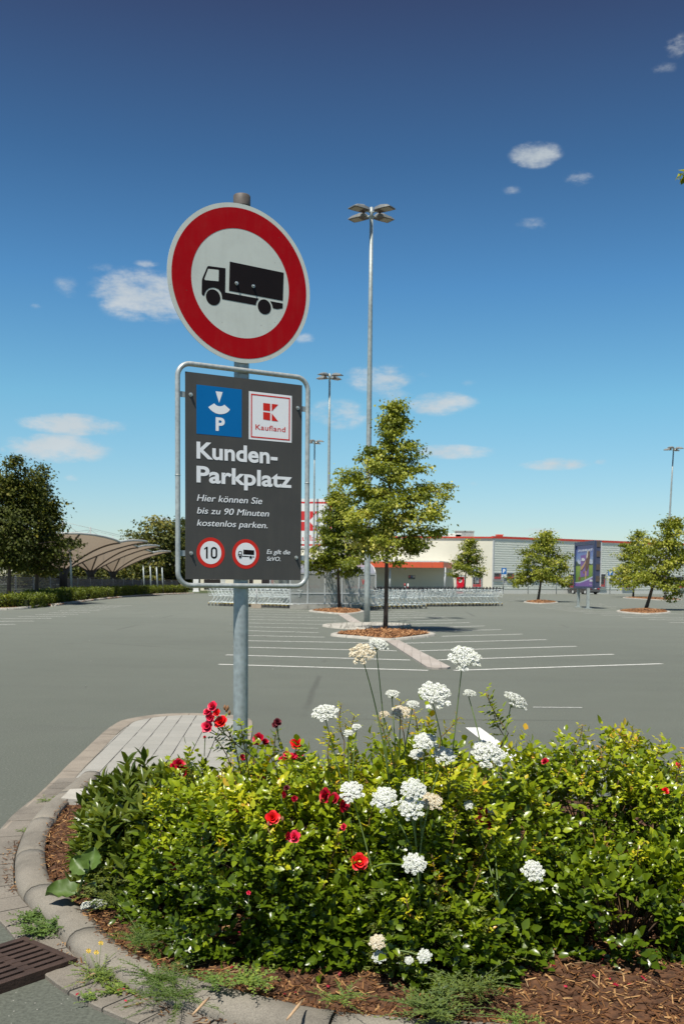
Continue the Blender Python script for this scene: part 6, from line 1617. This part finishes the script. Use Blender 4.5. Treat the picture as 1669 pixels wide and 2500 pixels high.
# wild carrots
UMB = tintmat('umbel_floret', [(0, (.40, .43, .30)), (.35, (.60, .62, .56)), (1, (.80, .81, .78))], .6); UMBO = tintmat('old_umbel_floret', [(0, (.42, .34, .20)), (.5, (.62, .54, .38)), (1, (.80, .77, .66))], .7)
def umbel_mesh(c, r, axis, mt, seed):
    rg = np.random.default_rng(seed); axis = unit(np.array(axis, float)); e1 = unit(np.cross(axis, [.2, .9, .1])); e2 = np.cross(axis, e1)
    nu = 20 if r < .02 else 34; cs = []
    for i in range(nu):
        q = i * 2.39996 + rg.uniform(-.2, .2); rr = math.sqrt((i + .5) / nu) * (1 + rg.uniform(-.10, .12)); cs.append((rr * math.cos(q), rr * math.sin(q), .40 * (1 - rr * rr) + rg.uniform(-.05, .05), .20 if r > .02 else .27))
    V = []; tot = 0; ti = []
    for (x, y, z, rs) in cs:
        m_ = 40; a = rg.uniform(0, 6.28, m_); k = np.sqrt(rg.random(m_)) * rs
        px_, py_ = x + k * np.cos(a), y + k * np.sin(a); pz_ = z + .07 * (1 - (k / rs) ** 2) + rg.uniform(-.02, .02, m_)
        f = max(.0023, r * .066)
        for j in range(m_):
            o = c + (e1 * px_[j] + e2 * py_[j] + axis * pz_[j]) * r; nn = unit(axis + rg.normal(0, .45, 3)); u1 = unit(np.cross(nn, [.1, .3, .9])); u2 = np.cross(nn, u1); a0 = rg.uniform(0, 6.28)
            for t in range(5): V.append(o + (u1 * math.cos(a0 + t * 1.2566) + u2 * math.sin(a0 + t * 1.2566)) * f)
            ti.append(rg.random())
    V = np.array(V); n = len(V) // 5
    return V, np.arange(n * 5), np.full(n, 5), np.array(ti), cs, (e1, e2, axis)
carrots = [  # label, base px/Y, umbels: (px, py, half width px, Y, tilt, old)
    ('tall wild carrot with overlapping beige and white umbels before the near tree island', (975, 2200, 4.05), [(922, 1574, 24, 3.95, (.2, -.35, 1), 0), (884, 1596, 31, 3.92, (-.1, -.55, .9), 1)]),
    ('tall wild carrot with a large white umbel in front of the paving strip', (1065, 2230, 4.0), [(1132, 1607, 38, 3.95, (.1, -.55, .9), 0), (1060, 1697, 40, 3.85, (.1, -.5, .9), 0)]),
    ('wild carrot with a tilted white umbel, rightmost one against the asphalt', (1160, 2200, 4.1), [(1256, 1710, 31, 4.1, (.45, -.25, .9), 0), (1145, 1693, 15, 4.2, (.1, -.3, 1), 0), (1190, 1842, 42, 4.0, (.25, -.45, .9), 0)]),
    ('wild carrot with a lone white umbel above the left of the middle rose bush', (905, 2200, 4.1), [(793, 1742, 31, 4.1, (-.1, -.4, 1), 0), (870, 1775, 11, 4.15, (0, -.3, 1), 0), (850, 1790, 12, 4.15, (0, -.3, 1), 0)]),
    ('wild carrot with small cream umbels standing just above the tallest rose bush', (985, 2250, 4.1), [(957, 1695, 17, 4.15, (0, -.3, 1), 0), (977, 1740, 23, 4.1, (0, -.45, 1), 1), (1007, 1720, 15, 4.15, (0, -.3, 1), 0), (937, 1744, 12, 4.15, (0, -.3, 1), 1)]),
    ('wild carrot with two broad white umbels in the top of the tallest rose bush', (1020, 2330, 3.85), [(1036, 1812, 29, 3.9, (-.1, -.5, 1), 0), (1084, 1845, 28, 3.9, (.15, -.5, 1), 0), (1016, 1842, 17, 3.95, (0, -.4, 1), 0)]),
    ('wild carrot with the largest cluster of white umbels in the middle of the bushes', (1030, 2380, 3.8), [(1007, 1927, 30, 3.8, (0, -.6, .8), 0), (1003, 1972, 31, 3.78, (0, -.6, .8), 0), (1052, 1958, 26, 3.85, (.2, -.5, .9), 1), (937, 1951, 31, 3.82, (-.2, -.6, .8), 0)]),
    ('wild carrot with a white umbel beside crimson roses', (950, 2380, 3.8), [(858, 1933, 29, 3.9, (-.1, -.55, .9), 0), (1010, 2110, 29, 3.70, (.1, -.6, .8), 0)]),
    ('wild carrot with a single white umbel low over the dark gap at the right', (1150, 2420, 3.8), [(1300, 2127, 28, 3.8, (.2, -.6, .8), 0), (1210, 2315, 11, 3.8, (.1, -.5, .8), 0), (1145, 1965, 14, 4.0, (0, -.4, 1), 0), (1198, 1980, 10, 4.0, (0, -.4, 1), 0)]),
    ('small wild carrot low in front with a beige seed head and tiny umbels', (960, 2450, 3.7), [(921, 2300, 20, 3.60, (-.1, -.5, .8), 1), (925, 2336, 16, 3.60, (0, -.6, .8), 0), (1035, 2334, 17, 3.58, (.1, -.6, .8), 0), (998, 2345, 10, 3.60, (0, -.5, .8), 0)]),
    ('low sprawling umbellifer with fine white florets on the bare mulch at the left', (235, 2260, 4.5), [(205, 2228, 15, 4.5, (-.2, -.5, .8), 0), (233, 2207, 17, 4.55, (0, -.3, 1), 0), (252, 2203, 10, 4.55, (.2, -.3, 1), 0), (210, 2210, 12, 4.5, (-.2, -.3, 1), 0)])]
FERN = leafmat('feathery_leaf', [(0, (.06, .10, .03)), (.5, (.15, .20, .04)), (1, (.34, .34, .07))], .55, .3, .3)
for ci, (lab, (bx, by, bY), ums) in enumerate(carrots):
    b0 = P(bx, by, bY); b0[2] = .1; root = thing('wild_carrot', lab, 'wild flower', b0, 0, 'wild carrots of the bed')
    fork = None
    for k, (px, py, hw, Y, tl_, old) in enumerate(ums):
        p = P(px, py, Y); r = hw * Y / FPX * 1.08; tl_ = (tl_[0], tl_[1] * 1.5, tl_[2]); r *= .89; V, lo, to, ti, cs, (e1, e2, ax) = umbel_mesh(p, r, tl_, None, ci * 10 + k)
        uo = link('umbel', arr_mesh('umbel', V - b0, lo, to, UMBO if old else UMB, False, ti), root)
        mb = MB(b0); fk = p - ax * r * .75
        for (x, y, z, rs) in cs[::2]: mb.tube([fk, p + (e1 * x + e2 * y + ax * (z - .04)) * r], .0007, 3, caps=False)
        mb.build('rays', GSTEM, uo)
        mb = MB(b0); start = b0 if fork is None else fork
        d0 = fk - start; m1 = start + d0 * .35 + np.array([d0[0] * -.12, .0, .03]); m2 = start + d0 * .75 + np.array([-d0[0] * .06, 0, .02])
        pts = smooth3 = [start * (1 - t) ** 3 + 3 * m1 * t * (1 - t) ** 2 + 3 * m2 * t * t * (1 - t) + fk * t ** 3 for t in np.linspace(0, 1, 9)]
        mb.tube(pts, [.0038 * (1 - .45 * t) for t in np.linspace(0, 1, 9)], 6); mb.build('stem', GSTEM, root)
        if fork is None: fork = pts[4]
    # feathery leaves low on the stem
    parts = []; Pts = []
    for j in range(11):
        q = b0 + np.array([random.gauss(0, .04), random.gauss(-.02, .03), random.uniform(.03, .30 if ci < 9 else .12)]); a = random.uniform(0, 6.28); d = unit(np.array([math.cos(a), math.sin(a) * .7 - .3, random.uniform(.1, .8)])); L0 = random.uniform(.08, .17)
        m_ = 60; t = rng.random(m_); s = rng.choice([-1, 1], m_); sd_ = unit(np.cross(d, [0, 0, 1])); Pq = q + d * (t * L0)[:, None] + np.array([0, 0, -.05]) * (t ** 2)[:, None] + sd_ * (s * rng.random(m_) * (1 - t) * L0 * .4)[:, None]
        D = unit(d + sd_ * s[:, None] * .8 + rand_unit(m_) * .3); Ls = np.full(m_, .016) * rng.uniform(.6, 1.3, m_); parts.append(leaves_arrays(Pq, D, unit(np.array([0, -.2, 1]) + rand_unit(m_) * .4), Ls, Ls * .3, np.clip(rng.normal(.5, .2, m_), 0, 1), False))
    V, L_, T_, I_ = merge(parts); link('leaves', arr_mesh('leaves', V - b0, L_, T_, FERN, False, I_), root)

# weeds, big leaves, fallen petals
def tuft(name, label, px, py, z, n, L0, lw, mat, spread=.6, per=12, tint=.5, ll=.02, group=None, up=.6, stem=True):
    b0 = G(px, py, z); root = thing(name, label, 'weed', b0, 0, group); parts = []; mb = MB(b0)
    for i in range(n):
        a = random.uniform(0, 6.28); d = unit(np.array([math.cos(a) * spread, math.sin(a) * spread, random.uniform(.15, 1) * up])); L = L0 * random.uniform(.5, 1.2); o = b0 + np.array([random.gauss(0, .02), random.gauss(0, .02), 0])
        t = np.linspace(.1, 1, per); P_ = o + d * (t * L)[:, None] - np.array([0, 0, .25 * L]) * (t ** 2)[:, None]; P_[:, 2] = np.maximum(P_[:, 2], z + .004); mb.tube([o, *P_[::4], P_[-1]], .0012, 3)
        s = np.where(np.arange(per) % 2, 1, -1); sd_ = unit(np.cross(d, [0, 0, 1])); D = unit(d * .7 + sd_ * s[:, None] * .8 + rand_unit(per) * .25); Ls = ll * rng.uniform(.6, 1.3, per) * (1.2 - .6 * t)
        parts.append(leaves_arrays(P_, D, unit(np.array([0, -.1, 1]) + rand_unit(per) * .4), Ls, Ls * lw, np.clip(rng.normal(tint, .15, per), 0, 1), lw > .4))
    V, L_, T_, I_ = merge(parts); link('leaves', arr_mesh('leaves', V - b0, L_, T_, mat, True, I_), root); mb.build('stems', GSTEM, root); return root, b0
tuft('weed', 'low leafy weed on the kerb beside the drain grate', 78, 2245, .02, 34, .11, .5, WEED, .8, 9, .3, .022)
tuft('weed', 'larger low leafy weed hanging over the kerb above the drain grate', 108, 2275, .03, 44, .13, .45, WEED, .8, 10, .3, .024)
r_, b0 = tuft('weed', 'bright feathery weed with two yellow flowers at the kerb', 240, 2385, .03, 46, .13, .3, WEED, .6, 16, .7, .014)
for (px, py) in ((247, 2302), (217, 2321), (236, 2325)):
    p = P(px, py, b0[1] + .03); mb = MB(b0); mb.tube([b0, p], .001, 4); fs = mb.build('flower_stem', GSTEM, r_); mb = MB(b0)
    for j in range(8): a = j * .785; mb.add([p, p + [.009 * math.cos(a - .3), 0, .009 * math.sin(a - .3)], p + [.011 * math.cos(a), -.003, .011 * math.sin(a)], p + [.009 * math.cos(a + .3), 0, .009 * math.sin(a + .3)]], [(0, 1, 2, 3)])
    mb.build('yellow_flower', pmat('flower_yellow', (.85, .55, .01), .5) if 'flower_yellow' not in bpy.data.materials else bpy.data.materials['flower_yellow'], fs)
tuft('weed', 'bright green weed growing in the gutter joint below the yellow flowers', 285, 2420, .02, 22, .09, .45, WEED, .8, 8, .7, .02)
tuft('weed', 'small weed in the gutter joint near the bottom left asphalt', 232, 2438, .02, 12, .06, .5, WEED, .9, 7, .5, .016)
tuft('weed', 'thin branched weed with needle leaves at the kerb edge', 395, 2390, .07, 34, .20, .14, WEED, .8, 22, .4, .022)
tuft('weed', 'sprawling fine leaved weed over the lower kerb', 430, 2435, .07, 34, .22, .13, WEED, .9, 22, .35, .022)
tuft('weed', 'fine grassy weed in the mulch below the laurel shoots', 350, 2300, .09, 40, .18, .13, WEED, .7, 22, .45, .022)
tuft('weed', 'pale grassy weed between laurel shoots and mulch', 285, 2205, .09, 40, .16, .12, WEED, .6, 18, .55, .02)
tuft('weed', 'small round leafed weed in the mulch at the lower centre', 612, 2395, .12, 36, .11, .6, WEED, .8, 8, .65, .02)
tuft('weed', 'tiny weed sprouting from the kerb joint at the left', 118, 1957, .02, 16, .08, .25, WEED, .6, 8, .6, .018)
tuft('weed', 'tiny weed between gutter stones at the far left', 57, 2030, .02, 12, .06, .3, WEED, .8, 7, .6, .015)
tuft('weed', 'spindly green weed in the bare mulch near the bottom centre', 830, 2440, .12, 22, .12, .3, WEED, .6, 10, .6, .018)
tuft('weed', 'low weed in the mulch at the bottom right', 1270, 2490, .12, 20, .08, .5, WEED, .8, 8, .6, .016)
tuft('weed', 'leafy clump at the very front beside the dark hollow', 1060, 2475, .12, 60, .20, .5, FERN, .6, 12, .3, .022)
tuft('weed', 'small sprig on the bare mulch near the kerb corner', 520, 2400, .12, 20, .08, .6, WEED, .9, 8, .5, .018)
tuft('weed', 'trailing fern-like clump at the front of the middle bushes', 1150, 2420, .12, 50, .20, .3, FERN, .6, 14, .4, .02)
# burdock-like big leaves
bl0 = G(190, 2190, .11); root = thing('broad_leaf_weed', 'weed with large pale green lobed leaves at the kerb', 'weed', bl0)
for (px, py, s, d, n_) in ((150, 2180, .135, (-.9, -.35, .25), (.1, -.4, 1)), (195, 2112, .10, (-.6, .2, .55), (-.2, -.7, .6)), (225, 2095, .10, (.1, .2, .8), (0, -.9, .4)), (222, 2165, .08, (.5, -.4, .4), (.2, -.3, 1))):
    c = P(px, py, bl0[1] + .0); D = unit(np.array(d)); N_ = unit(np.array(n_)); S_ = unit(np.cross(D, N_)); N_ = np.cross(S_, D); o = c - D * s * .5; mb = MB(bl0); V = []; nu, nv = 9, 7
    for i in range(nu):
        u = i / (nu - 1); hw = .48 * math.sin(math.pi * min(1, .10 + .85 * u)) ** .8 * (1 + .12 * math.sin(u * 21))
        for j in range(nv): v = j / (nv - 1) * 2 - 1; V.append(o + (D * u + S_ * v * hw + N_ * (- .02 + .30 * abs(v) - .2 * u * u + .035 * math.sin(u * 16 + abs(v) * 7))) * s)
    mb.add(V, [(i * nv + j, i * nv + j + 1, (i + 1) * nv + j + 1, (i + 1) * nv + j) for i in range(nu - 1) for j in range(nv - 1)], 0, True)
    mb.build('leaf', pmat('broad_leaf', (.075, .13, .022), .5, var=.25, scale=14) if 'broad_leaf' not in bpy.data.materials else bpy.data.materials['broad_leaf'], root)
    mb = MB(bl0); mb.tube([bl0, (bl0 + o) / 2 + [0, 0, .03], o], .004, 5); mb.build('leaf_stalk', GSTEM, root)
# petals
n = 150; X = rng.uniform(-1.0, 1.9, n); Y = rng.uniform(3.6, 4.4, n)
pet = chips('fallen_petals', X, Y, np.where(inside(X, Y), mulch_z(X, Y) + .012, .03), (.010, .018), (.008, .016), tintmat('petal', [(0, (.22, .005, .02)), (1, (.5, .02, .06))], .6), .3); tag(pet, kind='stuff')
# long dry straws and sticks
mb = MB(); 
for i in range(420):
    x = rng.uniform(-1.4, 2.2); y = rng.uniform(3.6, 5.6)
    if not inside(np.array([x]), np.array([y]))[0]: continue
    a = rng.uniform(0, 6.28); L = rng.uniform(.03, .10); z = float(mulch_z(np.array([x]), np.array([y]))[0]) + .012; mb.tube([(x, y, z), (x + math.cos(a) * L / 2, y + math.sin(a) * L / 2, z + rng.uniform(0, .012)), (x + math.cos(a) * L, y + math.sin(a) * L, z)], rng.uniform(.0006, .0018), 4)
tag(mb.build('dry_straws', pmat('straw', (.45, .31, .16), .85, var=.3, scale=20)), kind='stuff')
for i, (a, b, r, lab) in enumerate((((470, 2478), (512, 2435), .006, 'curled dry stick leaning on the lower kerb'), ((700, 2490), (740, 2440), .006, 'pale broken stick lying on the front kerb'), ((205, 2392), (240, 2378), .005, 'pale dry stick in the gutter beside the grate'))):
    A = G(*a, .125 if i < 2 else .03); B = G(*b, .13 if i < 2 else .035); t = thing('dry_stick', lab, 'stick', A); mb = MB(A); mb.tube([A, (A + B) / 2 + [.01, 0, .012], B], [r * .6, r, r * .4], 6); mb.build('stick', pmat('dry_wood', (.42, .28, .16), .85, var=.3, scale=40) if i == 0 else bpy.data.materials['dry_wood'], t)
for (a, b, lab) in (((1275, 2218), (1362, 2140), 'bare forked twig sticking out in front of the dark gap'), ((1330, 2330), (1362, 2225), 'thin bare twig rising from the mulch at the right gap')):
    A = P(*a, 4.12); B = P(*b, 4.12); t = thing('bare_twig', lab, 'twig', A); mb = MB(A); mb.tube([A, (A + B) / 2 + [.01, 0, -.01], B], [.003, .0025, .0012], 5); mb.tube([(A + B) / 2, (A + B) / 2 + [.04, 0, -.05]], [.002, .001], 4); mb.build('twig', bpy.data.materials['dry_wood'], t)
# white stones and broken slab at the end of the kerb
for i, (px, py, r, lab) in enumerate(((205, 1945, .055, 'rough white stone at the end of the kerb beside the laurel'), (212, 1958, .04, 'smaller white stone against the laurel leaves'))):
    q = G(px, py, .03); t = thing('white_stone', lab, 'stone', q); V = []; F = []; mb = MB(q)
    prof_ = [(0.0, -.5), (.7, -.4), (1.0, 0), (.75, .55), (.3, .8), (0, .85)]; mb.lathe([(a * r, b * r) for a, b in prof_], q, 10, smooth=False); mb.V = [(v[0] * (1 + .25 * math.sin(v[1] * 90 + i)), v[1] * (1 + .25 * math.sin(v[2] * 90)), v[2]) for v in mb.V]; mb.build('stone', pmat('white_stone', (.72, .72, .68), .8, var=.3, scale=40, bump=.6), t)
t0 = G(165, 1975); t = thing('broken_slab', 'flat pale paving slab fragment at the corner of the mulch', 'paving slab', t0); mb = MB(t0); mb.prism([G(*p)[:2] for p in ((150, 1978), (172, 1955), (204, 1953), (200, 1972), (192, 1982))], .03, .085); mb.prism([G(*p)[:2] for p in ((205, 1972), (212, 1962), (235, 1964), (232, 1978))], .03, .075); mb.build('slab', CONC_W, t)

# drain grate
gA = G(190, 2362)[:2]; gB = G(0, 2428)[:2]; ud = unit(gB - gA); vd = np.array([-ud[1], ud[0]]); 
gT = G(142, 2290)[:2]
if vd @ (gT - gA) < 0: vd = -vd
GL, GW = .72, .38
g0 = (*gA, 0); gr = thing('drain_grate', 'rusty cast iron drain grate in the gutter at the lower left', 'drain grate', g0)
IRON = pmat('cast_iron', (.060, .036, .027), .75, .2, var=.3, scale=14, bump=.4, bscale=120)
def GB(mb, u0, u1, v0, v1, z0=.0235, z1=.040): q = gA + ud * u0 + vd * v0; mb.boxu((q[0], q[1], z0), (*(ud * (u1 - u0)), 0), (*(vd * (v1 - v0)), 0), (0, 0, z1 - z0))
mb = MB(g0); GB(mb, -.0, GL, -.0, .035, -.02); GB(mb, 0, GL, GW - .035, GW, -.02); GB(mb, 0, .03, .0351, GW - .0351, -.02); GB(mb, GL - .03, GL, .0351, GW - .0351, -.02); mb.build('frame', IRON, gr)
mb = MB(g0); nbar = 6; ww = (GW - .07) / (nbar + .45)
for i in range(nbar): v = .035 + ww * (i + .45); GB(mb, .0301, GL - .0301, v, v + ww * .60, .0236, .038)
for k in (.17, .40): GB(mb, k, k + .045, .0352, GW - .0352, .0237, .0365)
mb.build('bars', IRON, gr)
mb = MB(g0); GB(mb, .03, GL - .03, .035, GW - .035, .0232, .0242); mb.build('dark_shaft', pmat('shaft_dark', (.004, .003, .003), 1), gr)
# litter and pebbles on the asphalt
n = 60; X = rng.uniform(-14, 14, n); Y = rng.uniform(12, 70, n) 
pb = chips('tiny_litter', X, Y, np.full(n, .006), (.015, .04), (.01, .03), tintmat('litter', [(0, (.2, .19, .15)), (1, (.6, .6, .57))]), .1); tag(pb, kind='stuff')
bpy.context.view_layer.update()
